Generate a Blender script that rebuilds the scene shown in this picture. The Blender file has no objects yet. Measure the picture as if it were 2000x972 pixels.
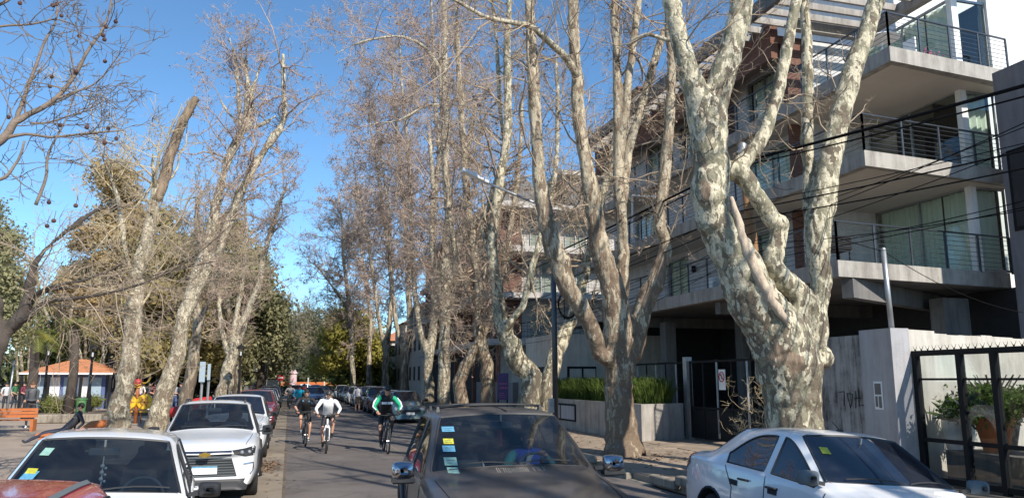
import bpy, bmesh, math, random, time
import numpy as np
from mathutils import Vector, Matrix, noise
from mathutils.bvhtree import BVHTree
random.seed(7); rng = np.random.default_rng(11)
SC = bpy.context.scene; COL = SC.collection
PI = math.pi; R = math.radians

# ---------------------------------------------------------------- camera, sky, sun, exposure
F, CX, CY, H = 1500., 1000., 486., 2.0
PITCH, YAW = R(9.69), R(15.95)
cd = bpy.data.cameras.new('camera'); cam = bpy.data.objects.new('camera', cd); COL.objects.link(cam)
cd.sensor_width = 36; cd.lens = 27; cd.clip_start = .05; cd.clip_end = 3000
cam.location = (0, 0, H); cam.rotation_euler = (PI/2 + PITCH, 0, -YAW)
SC.camera = cam
SUN_EL, SUN_AZ = R(37), R(20)            # azimuth: to the right of straight behind the camera (-Y towards +X)
W = bpy.data.worlds.new('World'); SC.world = W; W.use_nodes = True
nt = W.node_tree; nt.nodes.clear()
sky = nt.nodes.new('ShaderNodeTexSky'); sky.sky_type = 'NISHITA'; sky.sun_disc = False
sky.sun_elevation = SUN_EL; sky.sun_rotation = PI - SUN_AZ
sky.altitude = 2500; sky.air_density = 1.0; sky.dust_density = 0; sky.ozone_density = 3.0
bg = nt.nodes.new('ShaderNodeBackground'); bg.inputs[1].default_value = .135
wo = nt.nodes.new('ShaderNodeOutputWorld')
hs = nt.nodes.new('ShaderNodeHueSaturation'); hs.inputs['Saturation'].default_value = 1.04; hs.inputs['Hue'].default_value = .497; nt.links.new(sky.outputs[0], hs.inputs['Color']); tn = nt.nodes.new('ShaderNodeVectorMath'); tn.operation = 'MULTIPLY'; tn.inputs[1].default_value = (.77, .91, .93); nt.links.new(hs.outputs[0], tn.inputs[0]); nt.links.new(tn.outputs[0], bg.inputs[0]); nt.links.new(bg.outputs[0], wo.inputs[0])
sl = bpy.data.lights.new('sun', 'SUN'); sl.energy = 3.9; sl.angle = R(.55); sl.color = (1, .93, .82)
so = bpy.data.objects.new('sun', sl); COL.objects.link(so)
SUNV = Vector((math.sin(SUN_AZ)*math.cos(SUN_EL), -math.cos(SUN_AZ)*math.cos(SUN_EL), math.sin(SUN_EL)))
so.rotation_euler = SUNV.to_track_quat('Z', 'Y').to_euler()
SC.view_settings.view_transform = 'Standard'; SC.view_settings.look = 'None'
SC.view_settings.exposure = .72; SC.view_settings.gamma = 1
SC.cycles.max_bounces = 6; SC.cycles.transparent_max_bounces = 12

# ---------------------------------------------------------------- measuring helpers (photo pixel at a known plane -> place)
_f = np.array([math.sin(YAW)*math.cos(PITCH), math.cos(YAW)*math.cos(PITCH), math.sin(PITCH)])
_r = np.array([math.cos(YAW), -math.sin(YAW), 0]); _u = np.cross(_r, _f); _c = np.array([0, 0, H])
def ray(x, y): return _f + _r*((x-CX)/F) + _u*((CY-y)/F)
def atY(x, y, Y): r = ray(x, y); return _c + r*(Y/r[1])
def atX(x, y, X): r = ray(x, y); return _c + r*(X/r[0])
def atZ(x, y, Z): r = ray(x, y); return _c + r*((Z-H)/r[2])
def depth(p): return float((np.asarray(p)-_c) @ _f)

# ---------------------------------------------------------------- materials
def nodes(name):
    m = bpy.data.materials.new(name); m.use_nodes = True
    t = m.node_tree; b = t.nodes['Principled BSDF']; return m, t, b
def ln(t, a, b): t.links.new(a, b)
def pmat(name, col, rough=.6, metal=0, var=.12, scale=4, bump=0, coat=0, bscale=None, dirt=None, stretch=(1,1,1), spec=.5):
    m, t, b = nodes(name); N = t.nodes.new
    b.inputs['Roughness'].default_value = rough; b.inputs['Metallic'].default_value = metal
    b.inputs['Coat Weight'].default_value = coat; b.inputs['Coat Roughness'].default_value = .04
    b.inputs['Specular IOR Level'].default_value = spec
    tc = N('ShaderNodeNewGeometry') if dirt == 'world' else N('ShaderNodeTexCoord')
    mp = N('ShaderNodeMapping'); mp.inputs['Scale'].default_value = stretch
    ln(t, tc.outputs['Position' if dirt == 'world' else 'Object'], mp.inputs[0])
    n = N('ShaderNodeTexNoise'); n.inputs['Scale'].default_value = scale; n.inputs['Detail'].default_value = 6; n.inputs['Roughness'].default_value = .65
    ln(t, mp.outputs[0], n.inputs['Vector'])
    mr = N('ShaderNodeMapRange'); mr.inputs['From Min'].default_value = .3; mr.inputs['From Max'].default_value = .7
    mr.inputs['To Min'].default_value = 1-var; mr.inputs['To Max'].default_value = 1+var
    ln(t, n.outputs[0], mr.inputs[0])
    mx = N('ShaderNodeVectorMath'); mx.operation = 'SCALE'; mx.inputs[0].default_value = col
    ln(t, mr.outputs[0], mx.inputs['Scale']); ln(t, mx.outputs[0], b.inputs['Base Color'])
    if bump:
        n2 = N('ShaderNodeTexNoise'); n2.inputs['Scale'].default_value = bscale or scale*6; n2.inputs['Detail'].default_value = 5
        ln(t, mp.outputs[0], n2.inputs['Vector'])
        bp = N('ShaderNodeBump'); bp.inputs['Strength'].default_value = bump; bp.inputs['Distance'].default_value = .02
        ln(t, n2.outputs[0], bp.inputs['Height']); ln(t, bp.outputs[0], b.inputs['Normal'])
    return m
def ramp(t, src, stops, interp='LINEAR'):
    r = t.nodes.new('ShaderNodeValToRGB'); r.color_ramp.interpolation = interp
    e = r.color_ramp.elements
    while len(e) < len(stops): e.new(.5)
    for k, (p, c) in enumerate(stops): e[k].position = p; e[k].color = (*c, 1)
    ln(t, src, r.inputs[0]); return r
def bark(name, cream, grey, brown, sc=2.2, brownness=.42, low=.12, zb=4., bz=1.):
    """plane tree bark: big flakes of cream, grey green and brown"""
    m, t, b = nodes(name); N = t.nodes.new; b.inputs['Roughness'].default_value = .85
    g = N('ShaderNodeNewGeometry'); mp = N('ShaderNodeMapping'); mp.inputs['Scale'].default_value = (1, 1, .5*bz); ln(t, g.outputs['Position'], mp.inputs[0])
    n0 = N('ShaderNodeTexNoise'); n0.inputs['Scale'].default_value = sc*2.2; n0.inputs['Detail'].default_value = 3; ln(t, mp.outputs[0], n0.inputs['Vector'])
    va = N('ShaderNodeVectorMath'); va.operation = 'MULTIPLY_ADD'; va.inputs[1].default_value = (.35, .35, .35); ln(t, n0.outputs['Color'], va.inputs[0]); ln(t, mp.outputs[0], va.inputs[2])
    v = N('ShaderNodeTexVoronoi'); v.inputs['Scale'].default_value = sc*3.4; ln(t, va.outputs[0], v.inputs['Vector'])
    sp = N('ShaderNodeSeparateColor'); ln(t, v.outputs['Color'], sp.inputs[0])
    n1 = N('ShaderNodeTexNoise'); n1.inputs['Scale'].default_value = sc*.9; n1.inputs['Detail'].default_value = 4; ln(t, mp.outputs[0], n1.inputs['Vector'])
    ad = N('ShaderNodeMath'); ad.operation = 'MULTIPLY_ADD'; ad.inputs[1].default_value = .5; ln(t, sp.outputs[0], ad.inputs[0]); n1m = N('ShaderNodeMath'); n1m.operation = 'MULTIPLY'; n1m.inputs[1].default_value = .9; ln(t, n1.outputs[0], n1m.inputs[0])
    sz = N('ShaderNodeSeparateXYZ'); ln(t, g.outputs['Position'], sz.inputs[0]); lz = N('ShaderNodeMapRange'); lz.inputs['From Max'].default_value = zb; lz.inputs['To Min'].default_value = -low; lz.inputs['To Max'].default_value = 0; ln(t, sz.outputs['Z'], lz.inputs[0])
    la = N('ShaderNodeMath'); la.operation = 'ADD'; ln(t, n1m.outputs[0], la.inputs[0]); ln(t, lz.outputs[0], la.inputs[1]); ln(t, la.outputs[0], ad.inputs[2])
    mid = tuple((a+c)/2 for a, c in zip(cream, grey))
    r = ramp(t, ad.outputs[0], [(0, brown), (brownness+.1, grey), (.66, mid), (.71, cream), (.86, tuple(c*1.12 for c in cream)), (.93, grey)], 'CONSTANT')
    r.color_ramp.interpolation = 'CONSTANT'
    n3 = N('ShaderNodeTexNoise'); n3.inputs['Scale'].default_value = 30; n3.inputs['Detail'].default_value = 6; ln(t, g.outputs['Position'], n3.inputs['Vector'])
    mr = N('ShaderNodeMapRange'); mr.inputs['From Min'].default_value = .3; mr.inputs['From Max'].default_value = .7; mr.inputs['To Min'].default_value = .7; mr.inputs['To Max'].default_value = 1.25; ln(t, n3.outputs[0], mr.inputs[0])
    sc_ = N('ShaderNodeVectorMath'); sc_.operation = 'SCALE'; ln(t, r.outputs[0], sc_.inputs[0]); ln(t, mr.outputs[0], sc_.inputs['Scale'])
    ln(t, sc_.outputs[0], b.inputs['Base Color'])
    a2 = N('ShaderNodeMath'); a2.operation = 'MULTIPLY_ADD'; a2.inputs[1].default_value = .5; ln(t, n3.outputs[0], a2.inputs[0]); ln(t, ad.outputs[0], a2.inputs[2])
    bp = N('ShaderNodeBump'); bp.inputs['Strength'].default_value = .7; bp.inputs['Distance'].default_value = .03
    ln(t, a2.outputs[0], bp.inputs['Height']); ln(t, bp.outputs[0], b.inputs['Normal'])
    return m
def glassmat(name, tint=(.5,.55,.55), refl=1.0, body=(.01,.012,.014), opac=.25, base=.06, dust=0):
    """window glass: Fresnel mirror over a tinted see-through film"""
    m, t, b = nodes(name); N = t.nodes.new; t.nodes.remove(b)
    out = t.nodes['Material Output']
    tr = N('ShaderNodeBsdfTransparent'); tr.inputs[0].default_value = (*tint, 1)
    df = N('ShaderNodeBsdfDiffuse'); df.inputs[0].default_value = (*body, 1)
    gl = N('ShaderNodeBsdfGlossy'); gl.inputs['Roughness'].default_value = .02
    gl.inputs[0].default_value = (refl, refl, refl, 1)
    lw = N('ShaderNodeLayerWeight'); lw.inputs[0].default_value = .5; pw = N('ShaderNodeMath'); pw.operation = 'POWER'; pw.inputs[1].default_value = 4.5; ln(t, lw.outputs['Facing'], pw.inputs[0]); fr = N('ShaderNodeMath'); fr.operation = 'MULTIPLY_ADD'; fr.inputs[1].default_value = .9; fr.inputs[2].default_value = base; ln(t, pw.outputs[0], fr.inputs[0])
    m1 = N('ShaderNodeMixShader'); m1.inputs[0].default_value = opac; ln(t, tr.outputs[0], m1.inputs[1]); ln(t, df.outputs[0], m1.inputs[2])
    m2 = N('ShaderNodeMixShader'); ln(t, fr.outputs[0], m2.inputs[0]); ln(t, m1.outputs[0], m2.inputs[1]); ln(t, gl.outputs[0], m2.inputs[2])
    if dust:
        tc = N('ShaderNodeTexCoord'); n = N('ShaderNodeTexNoise'); n.inputs['Scale'].default_value = 3.; n.inputs['Detail'].default_value = 8; n.inputs['Distortion'].default_value = .8; ln(t, tc.outputs['Object'], n.inputs['Vector'])
        mr = N('ShaderNodeMapRange'); mr.inputs['From Min'].default_value = .4; mr.inputs['From Max'].default_value = .75; mr.inputs['To Min'].default_value = dust*.15; mr.inputs['To Max'].default_value = dust; ln(t, n.outputs[0], mr.inputs[0])
        d2 = N('ShaderNodeBsdfDiffuse'); d2.inputs[0].default_value = (.3, .28, .25, 1); m3 = N('ShaderNodeMixShader'); ln(t, mr.outputs[0], m3.inputs[0]); ln(t, m2.outputs[0], m3.inputs[1]); ln(t, d2.outputs[0], m3.inputs[2]); m2 = m3
    ln(t, m2.outputs[0], out.inputs[0]); return m
def leafmat(name, c1, c2, c3, sc=1.2):
    m, t, b = nodes(name); N = t.nodes.new; b.inputs['Roughness'].default_value = .7; b.inputs['Specular IOR Level'].default_value = .25
    g = N('ShaderNodeNewGeometry')
    n = N('ShaderNodeTexNoise'); n.inputs['Scale'].default_value = sc; n.inputs['Detail'].default_value = 8; n.inputs['Roughness'].default_value = .8; ln(t, g.outputs['Position'], n.inputs['Vector'])
    r = ramp(t, n.outputs[0], [(.34, c1), (.5, c2), (.66, c3)]); ln(t, r.outputs[0], b.inputs['Base Color'])
    tl = N('ShaderNodeBsdfTranslucent'); ln(t, r.outputs[0], tl.inputs[0]); ms = N('ShaderNodeMixShader'); ms.inputs[0].default_value = .35
    ln(t, b.outputs[0], ms.inputs[1]); ln(t, tl.outputs[0], ms.inputs[2]); ln(t, ms.outputs[0], t.nodes['Material Output'].inputs[0])
    return m
def stained(name, col, stain, sc=.8, streak=.9, rough=.9):
    """plaster or concrete with vertical dirty streaks and blotches"""
    m, t, b = nodes(name); N = t.nodes.new; b.inputs['Roughness'].default_value = rough
    g = N('ShaderNodeNewGeometry'); mp = N('ShaderNodeMapping'); mp.inputs['Scale'].default_value = (2.5, 2.5, .25); ln(t, g.outputs['Position'], mp.inputs[0])
    n = N('ShaderNodeTexNoise'); n.inputs['Scale'].default_value = sc*2; n.inputs['Detail'].default_value = 7; n.inputs['Roughness'].default_value = .7; ln(t, mp.outputs[0], n.inputs['Vector'])
    n2 = N('ShaderNodeTexNoise'); n2.inputs['Scale'].default_value = 1.7; n2.inputs['Detail'].default_value = 9; n2.inputs['Roughness'].default_value = .7; ln(t, g.outputs['Position'], n2.inputs['Vector'])
    mu = N('ShaderNodeMath'); mu.operation = 'MULTIPLY_ADD'; mu.inputs[1].default_value = .6; ln(t, n.outputs[0], mu.inputs[0])
    m3 = N('ShaderNodeMath'); m3.operation = 'MULTIPLY'; m3.inputs[1].default_value = .4; ln(t, n2.outputs[0], m3.inputs[0]); ln(t, m3.outputs[0], mu.inputs[2])
    lo = .34+.075*streak
    r = ramp(t, mu.outputs[0], [(lo, stain), (.5, tuple((a*.6+c*.4) for a, c in zip(col, stain))), (.58, col), (1, tuple(min(1, a*1.1) for a in col))])
    ln(t, r.outputs[0], b.inputs['Base Color'])
    bp = N('ShaderNodeBump'); bp.inputs['Strength'].default_value = .25; bp.inputs['Distance'].default_value = .02
    n4 = N('ShaderNodeTexNoise'); n4.inputs['Scale'].default_value = 22; n4.inputs['Detail'].default_value = 6; ln(t, g.outputs['Position'], n4.inputs['Vector'])
    ln(t, n4.outputs[0], bp.inputs['Height']); ln(t, bp.outputs[0], b.inputs['Normal'])
    return m
def brickmat(name, c1, c2, mortar, sw='Y'):
    m, t, b = nodes(name); N = t.nodes.new; b.inputs['Roughness'].default_value = .9
    g = N('ShaderNodeNewGeometry'); sx = N('ShaderNodeSeparateXYZ'); ln(t, g.outputs['Position'], sx.inputs[0])
    cx = N('ShaderNodeCombineXYZ')
    ad = N('ShaderNodeMath'); ad.operation = 'ADD'; ln(t, sx.outputs['X'], ad.inputs[0]); ln(t, sx.outputs['Y'], ad.inputs[1])
    ln(t, ad.outputs[0], cx.inputs[0]); ln(t, sx.outputs['Z'], cx.inputs[1])
    br = N('ShaderNodeTexBrick'); br.inputs['Scale'].default_value = 1; br.inputs['Brick Width'].default_value = .24; br.inputs['Row Height'].default_value = .075
    br.inputs['Mortar Size'].default_value = .01; br.inputs['Color1'].default_value = (*c1, 1); br.inputs['Color2'].default_value = (*c2, 1); br.inputs['Mortar'].default_value = (*mortar, 1)
    ln(t, cx.outputs[0], br.inputs['Vector']); ln(t, br.outputs[0], b.inputs['Base Color'])
    bp = N('ShaderNodeBump'); bp.inputs['Strength'].default_value = .5; bp.inputs['Distance'].default_value = .01; bp.invert = True
    ln(t, br.outputs['Fac'], bp.inputs['Height']); ln(t, bp.outputs[0], b.inputs['Normal'])
    return m
M = {}
M['asphalt'] = pmat('asphalt', (.14, .12, .108), .9, var=.22, scale=.55, bump=.5, bscale=60, dirt='world')
M['bay'] = pmat('bay_concrete', (.25, .205, .155), .93, var=.22, scale=.7, bump=.4, bscale=40, dirt='world')
M['pave'] = pmat('paving', (.30, .235, .175), .92, var=.25, scale=.8, bump=.4, bscale=30, dirt='world')
M['plaza'] = pmat('plaza_paving', (.33, .26, .2), .92, var=.2, scale=.5, bump=.4, bscale=30, dirt='world')
M['soil'] = pmat('soil', (.13, .1, .07), .95, var=.4, scale=1.5, bump=.6, dirt='world')
M['kerb'] = stained('kerb_stone', (.33, .29, .23), (.12, .1, .08))
M['paint_line'] = pmat('worn_line', (.19, .165, .125), .8, var=.4, scale=3)
M['concrete'] = stained('concrete', (.40, .375, .34), (.22, .2, .18), streak=.6)
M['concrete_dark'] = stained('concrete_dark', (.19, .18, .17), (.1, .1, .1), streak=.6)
M['soffit'] = pmat('soffit_plaster', (.62, .56, .48), .9, var=.06, scale=1.2)
M['plaster'] = stained('plaster', (.62, .62, .63), (.46, .46, .46), streak=.4)
M['plaster_far'] = stained('plaster_far', (.52, .5, .47), (.36, .34, .32), streak=.6)
M['plaster_white'] = stained('plaster_white', (.8, .8, .79), (.66, .65, .62), streak=.3)
M['dirty_wall'] = stained('dirty_wall', (.4, .385, .37), (.07, .066, .062), sc=1.0, streak=1.15)
M['grey_wall'] = stained('grey_wall', (.42, .41, .43), (.3, .295, .3), streak=.5)
M['slate'] = stained('slate_wall', (.2, .195, .21), (.15, .145, .155), streak=.5)
M['beige'] = stained('beige_wall', (.56, .52, .46), (.38, .35, .3), streak=.5)
M['brick'] = brickmat('brick', (.19, .07, .045), (.13, .05, .035), (.14, .11, .09))
M['rust'] = pmat('rusty_steel', (.2, .085, .05), .8, var=.3, scale=3)
M['dark_metal'] = pmat('dark_metal', (.012, .0125, .014), .8, metal=0, spec=.25, var=.2)
M['rail_metal'] = pmat('rail_metal', (.07, .08, .095), .4, metal=.6, var=.15)
M['galv'] = pmat('galvanised', (.38, .39, .4), .45, metal=.7, var=.15)
M['white_metal'] = pmat('white_metal', (.75, .75, .74), .4, var=.05)
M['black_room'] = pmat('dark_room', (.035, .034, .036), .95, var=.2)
M['curtain'] = pmat('curtain', (.8, .85, .77), .9, var=.12, scale=3, stretch=(6, 6, .2))
M['glass'] = glassmat('window_glass', (.9, .94, .92), .8, opac=.03, base=.05)
M['fence_glass'] = glassmat('fence_glass', (.88, .9, .9), .7, opac=.03)
M['wood_pole'] = pmat('weathered_pole', (.25, .13, .06), .9, var=.3, scale=6, stretch=(1, 1, .1))
M['wire'] = pmat('wire', (.008, .008, .01), .95, spec=.1)
M['terracotta'] = pmat('terracotta', (.5, .14, .04), .8, var=.15)
M['tile'] = pmat('roof_tile', (.5, .2, .09), .85, var=.25, scale=3)
M['white'] = pmat('white_paint', (.8, .8, .79), .5, var=.05)
M['orange'] = pmat('orange_paint', (.45, .14, .04), .5, var=.12)
M['yellow'] = pmat('yellow_paint', (.75, .47, .02), .45, var=.12)
M['red'] = pmat('red_paint', (.45, .03, .03), .45, var=.12)
M['green_plastic'] = pmat('green_plastic', (.08, .22, .08), .5, var=.1)
M['bluegrey'] = pmat('blue_grey_board', (.3, .38, .45), .5, var=.08)
M['bluewall'] = pmat('blue_wall', (.1, .14, .3), .8, var=.3, scale=1)
M['purple'] = pmat('purple_banner', (.1, .07, .2), .6, var=.12)
M['pink'] = pmat('pink', (.7, .12, .3), .6)
M['bark'] = bark('plane_bark', (.53, .475, .35), (.24, .22, .15), (.15, .12, .085), sc=3.1, low=.26, zb=4.6)
M['bark_two'] = bark('plane_bark_rough', (.44, .375, .27), (.27, .215, .15), (.17, .12, .08), sc=3.2, low=.36, zb=7.5, bz=.6)
M['bark_fine'] = bark('plane_bark_small', (.5, .445, .335), (.28, .245, .175), (.17, .13, .09), sc=4, low=.24, zb=5)
M['bark_brown'] = bark('plane_bark_brown', (.42, .35, .26), (.27, .2, .14), (.2, .13, .085), sc=1.8, brownness=.5, bz=.5)
M['bark_far'] = bark('plane_bark_far', (.42, .36, .265), (.29, .24, .17), (.14, .105, .075), sc=2.6, brownness=.46, bz=.5, low=.34, zb=7)
M['bark_dark'] = pmat('dark_bark', (.07, .055, .045), .9, var=.4, scale=4, bump=.6)
M['torn_wood'] = pmat('torn_wood', (.5, .4, .3), .9, var=.4, scale=7, bump=.8, stretch=(2, 2, .4))
M['dead_wood'] = pmat('dead_wood', (.22, .16, .11), .9, var=.6, scale=5, bump=.7, stretch=(2, 2, .4))
M['twig'] = pmat('twig', (.38, .295, .21), .85, var=.3, scale=1)
M['twig_red'] = pmat('twig_red', (.42, .32, .25), .85, var=.3, scale=1)
M['branch'] = pmat('brown_branch', (.2, .155, .12), .85, var=.35, scale=8, bump=.4)
M['twig_pale'] = pmat('twig_pale', (.45, .37, .235), .85, var=.3, scale=1)
M['seed'] = pmat('seed_ball', (.09, .04, .03), .9, var=.4)
M['litter'] = pmat('fallen_leaves', (.2, .13, .08), .9, var=.5, scale=8)
M['bud'] = pmat('dry_leaf_bits', (.27, .17, .15), .85, var=.5, scale=8)
M['leaf_olive'] = leafmat('leaf_olive', (.2, .16, .065), (.33, .27, .1), (.46, .38, .15))
M['leaf_green'] = leafmat('leaf_green', (.1, .12, .035), (.2, .22, .06), (.33, .34, .11))
M['leaf_yellow'] = leafmat('leaf_yellow', (.17, .16, .035), (.3, .27, .06), (.42, .37, .1))
M['leaf_dark'] = leafmat('leaf_dark', (.045, .055, .03), (.09, .105, .055), (.16, .17, .09))
M['leaf_pale'] = leafmat('leaf_pale', (.2, .21, .13), (.31, .31, .2), (.42, .41, .28))
M['leaf_gum'] = leafmat('leaf_gum', (.17, .17, .09), (.29, .28, .15), (.4, .38, .21))
M['leaf_brown'] = leafmat('leaf_brown', (.24, .175, .085), (.38, .28, .13), (.5, .38, .19))
M['leaf_shrub'] = leafmat('leaf_shrub', (.04, .08, .015), (.08, .14, .025), (.14, .2, .04), sc=6)
M['grass'] = leafmat('grass_blade', (.06, .1, .02), (.12, .18, .035), (.22, .26, .06), sc=6)
M['skin'] = pmat('skin', (.55, .3, .2), .6, var=.08)
M['rubber'] = pmat('rubber', (.018, .018, .018), .8)
M['plastic'] = pmat('black_plastic', (.025, .025, .027), .55)
M['chrome'] = pmat('chrome', (.5, .5, .53), .1, metal=1, var=.03)
M['alloy'] = pmat('alloy', (.5, .5, .52), .3, metal=.8, var=.05)
M['interior'] = pmat('car_interior', (.03, .032, .038), .85)
M['interior_grey'] = pmat('car_interior_grey', (.12, .14, .15), .85)
M['lamp_lens'] = pmat('lamp_lens', (.25, .27, .3), .12, coat=1, var=.3, scale=20)
M['red_lens'] = pmat('red_lens', (.4, .02, .02), .15, coat=1, var=.2, scale=20)
M['hair'] = pmat('dark_hair', (.015, .012, .01), .7)
M['car_glass'] = glassmat('car_glass', (.38, .45, .5), 1.0, (.008, .012, .02), .25, .075, .06)
M['car_glass_dark'] = glassmat('tinted_car_glass', (.1, .12, .15), 1.0, (.012, .018, .035), .6, .1, .04)
def cracked(m, sc=.5, amt=.55):
    t = m.node_tree; b = t.nodes['Principled BSDF']; N = t.nodes.new; src = b.inputs['Base Color'].links[0].from_socket
    g = N('ShaderNodeNewGeometry'); n = N('ShaderNodeTexNoise'); n.inputs['Scale'].default_value = 1.3; n.inputs['Detail'].default_value = 5; ln(t, g.outputs['Position'], n.inputs['Vector'])
    va = N('ShaderNodeVectorMath'); va.operation = 'MULTIPLY_ADD'; va.inputs[1].default_value = (1.1, 1.1, 0); ln(t, n.outputs['Color'], va.inputs[0]); ln(t, g.outputs['Position'], va.inputs[2])
    v = N('ShaderNodeTexVoronoi'); v.feature = 'DISTANCE_TO_EDGE'; v.inputs['Scale'].default_value = sc; ln(t, va.outputs[0], v.inputs['Vector'])
    mr = N('ShaderNodeMapRange'); mr.inputs['From Max'].default_value = .014; mr.inputs['To Min'].default_value = amt; mr.inputs['To Max'].default_value = 1; ln(t, v.outputs['Distance'], mr.inputs[0])
    n2 = N('ShaderNodeTexNoise'); n2.inputs['Scale'].default_value = .22; n2.inputs['Detail'].default_value = 3; ln(t, g.outputs['Position'], n2.inputs['Vector'])
    m2 = N('ShaderNodeMapRange'); m2.inputs['From Min'].default_value = .47; m2.inputs['From Max'].default_value = .5; m2.inputs['To Min'].default_value = .86; m2.inputs['To Max'].default_value = 1.04; ln(t, n2.outputs[0], m2.inputs[0])
    mu = N('ShaderNodeMath'); mu.operation = 'MULTIPLY'; ln(t, mr.outputs[0], mu.inputs[0]); ln(t, m2.outputs[0], mu.inputs[1])
    s = N('ShaderNodeVectorMath'); s.operation = 'SCALE'; ln(t, src, s.inputs[0]); ln(t, mu.outputs[0], s.inputs['Scale']); ln(t, s.outputs[0], b.inputs['Base Color'])
cracked(M['asphalt'], .33, .72); cracked(M['bay'], .6, .75)
def paint(name, col, rough=.3, coat=.8, var=.05, dust=None):
    return pmat(name, col, rough, var=var, scale=3, coat=coat)
def colmat(col, rough=.7, cache={}):
    k = tuple(round(c, 3) for c in col)
    if k not in cache: cache[k] = pmat('cloth_%02d' % len(cache), col, rough, var=.08, scale=20)
    return cache[k]

# ---------------------------------------------------------------- mesh helpers
class MB:
    def __init__(s): s.v = []; s.f = []; s.m = []; s.mi = 0
    def add(s, vs, fs):
        o = len(s.v); s.v.extend([tuple(map(float, p)) for p in vs]); s.f.extend([tuple(i+o for i in f) for f in fs]); s.m.extend([s.mi]*len(fs))
    def box(s, a, b, rz=0, c=None, taper=1):
        (x0, y0, z0), (x1, y1, z1) = a, b
        vs = [(x0,y0,z0),(x1,y0,z0),(x1,y1,z0),(x0,y1,z0)]
        mx, my = (x0+x1)/2, (y0+y1)/2
        vs += [(mx+(x-mx)*taper, my+(y-my)*taper, z1) for x, y, _ in vs[:4]]
        if rz:
            cx, cy = c or (mx, my); ca, sa = math.cos(rz), math.sin(rz)
            vs = [(cx+(x-cx)*ca-(y-cy)*sa, cy+(x-cx)*sa+(y-cy)*ca, z) for x, y, z in vs]
        s.add(vs, [(3,2,1,0),(4,5,6,7),(0,1,5,4),(1,2,6,5),(2,3,7,6),(3,0,4,7)])
    def bev(s, a, b, r=.01):
        """box with a chamfer all round the upright edges and top"""
        (x0, y0, z0), (x1, y1, z1) = a, b
        def ring(d, z): return [(x0+d,y0+r,z) if 0 else (x0+d, y0+d+0, z), (x1-d, y0+d, z), (x1-d, y1-d, z), (x0+d, y1-d, z)]
        vs = ring(r, z0)+ring(0, z0+r)+ring(0, z1-r)+ring(r, z1)
        fs = [(3,2,1,0), (12,13,14,15)]
        for k in range(3):
            for i in range(4): j = (i+1) % 4; fs.append((k*4+i, k*4+j, k*4+4+j, k*4+4+i))
        s.add(vs, fs)
    def beam(s, p, q, w, h, up=(0,0,1)):
        p, q = Vector(p), Vector(q); d = (q-p).normalized(); u = Vector(up)
        x = d.cross(u); x = x.normalized() if x.length > 1e-5 else Vector((1,0,0)); y = x.cross(d)
        vs = [a + x*i*w/2 + y*j*h/2 for a in (p, q) for i, j in ((-1,-1),(1,-1),(1,1),(-1,1))]
        s.add(vs, [(0,1,2,3),(7,6,5,4),(0,4,5,1),(1,5,6,2),(2,6,7,3),(3,7,4,0)])
    def tube(s, pts, rad, n=8, cap=True, closed=False):
        pts = [Vector(p) for p in pts]; m = len(pts)
        if not hasattr(rad, '__len__'): rad = [rad]*m
        t0 = (pts[1]-pts[0]).normalized()
        x = t0.orthogonal().normalized(); vs = []
        for i, p in enumerate(pts):
            if closed: t = pts[(i+1) % m]-pts[i-1]
            else: t = pts[min(i+1, m-1)]-pts[max(i-1, 0)]
            if t.length < 1e-9: t = t0
            t.normalize(); x = (x - t*x.dot(t)); x = x.normalized() if x.length > 1e-6 else t.orthogonal().normalized(); y = t.cross(x)
            for k in range(n): a = 2*PI*k/n; vs.append(p + (x*math.cos(a)+y*math.sin(a))*rad[i])
        fs = []
        for i in range(m if closed else m-1):
            j = (i+1) % m
            for k in range(n): l = (k+1) % n; fs.append((i*n+k, i*n+l, j*n+l, j*n+k))
        if cap and not closed: fs.append(tuple(range(n-1, -1, -1))); fs.append(tuple((m-1)*n+k for k in range(n)))
        s.add(vs, fs)
    def rev(s, prof, n=16, c=(0,0,0), axis='z'):
        """lathe: prof = [(r, h)...]"""
        vs = []
        for r, h in prof:
            for k in range(n):
                a = 2*PI*k/n; p = (r*math.cos(a), r*math.sin(a), h)
                if axis == 'y': p = (p[0], p[2], p[1])
                if axis == 'x': p = (p[2], p[0], p[1])
                vs.append((p[0]+c[0], p[1]+c[1], p[2]+c[2]))
        fs = []
        for i in range(len(prof)-1):
            for k in range(n): l = (k+1) % n; fs.append((i*n+k, i*n+l, (i+1)*n+l, (i+1)*n+k))
        fs.append(tuple(range(n-1, -1, -1))); fs.append(tuple((len(prof)-1)*n+k for k in range(n)))
        s.add(vs, fs)
    def ball(s, c, r, n=8, m=6, sq=(1,1,1)):
        vs = [(c[0], c[1], c[2]-r*sq[2])]
        for i in range(1, m):
            t = PI*i/m - PI/2
            for k in range(n): a = 2*PI*k/n; vs.append((c[0]+r*sq[0]*math.cos(t)*math.cos(a), c[1]+r*sq[1]*math.cos(t)*math.sin(a), c[2]+r*sq[2]*math.sin(t)))
        vs.append((c[0], c[1], c[2]+r*sq[2])); fs = []
        for k in range(n): fs.append((0, 1+(k+1) % n, 1+k)); fs.append((len(vs)-1, 1+(m-2)*n+k, 1+(m-2)*n+(k+1) % n))
        for i in range(m-2):
            for k in range(n): l = (k+1) % n; fs.append((1+i*n+k, 1+i*n+l, 1+(i+1)*n+l, 1+(i+1)*n+k))
        s.add(vs, fs)
    def prism(s, poly, p0, p1, frame=None):
        """poly of (a,b) swept from p0 to p1; frame=(A,B) unit vectors"""
        A, B = frame; n = len(poly)
        vs = [Vector(p)+Vector(A)*a+Vector(B)*b for p in (p0, p1) for a, b in poly]
        s.add(vs, [tuple(range(n-1, -1, -1)), tuple(range(n, 2*n))]+[(i, (i+1) % n, n+(i+1) % n, n+i) for i in range(n)])
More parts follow.
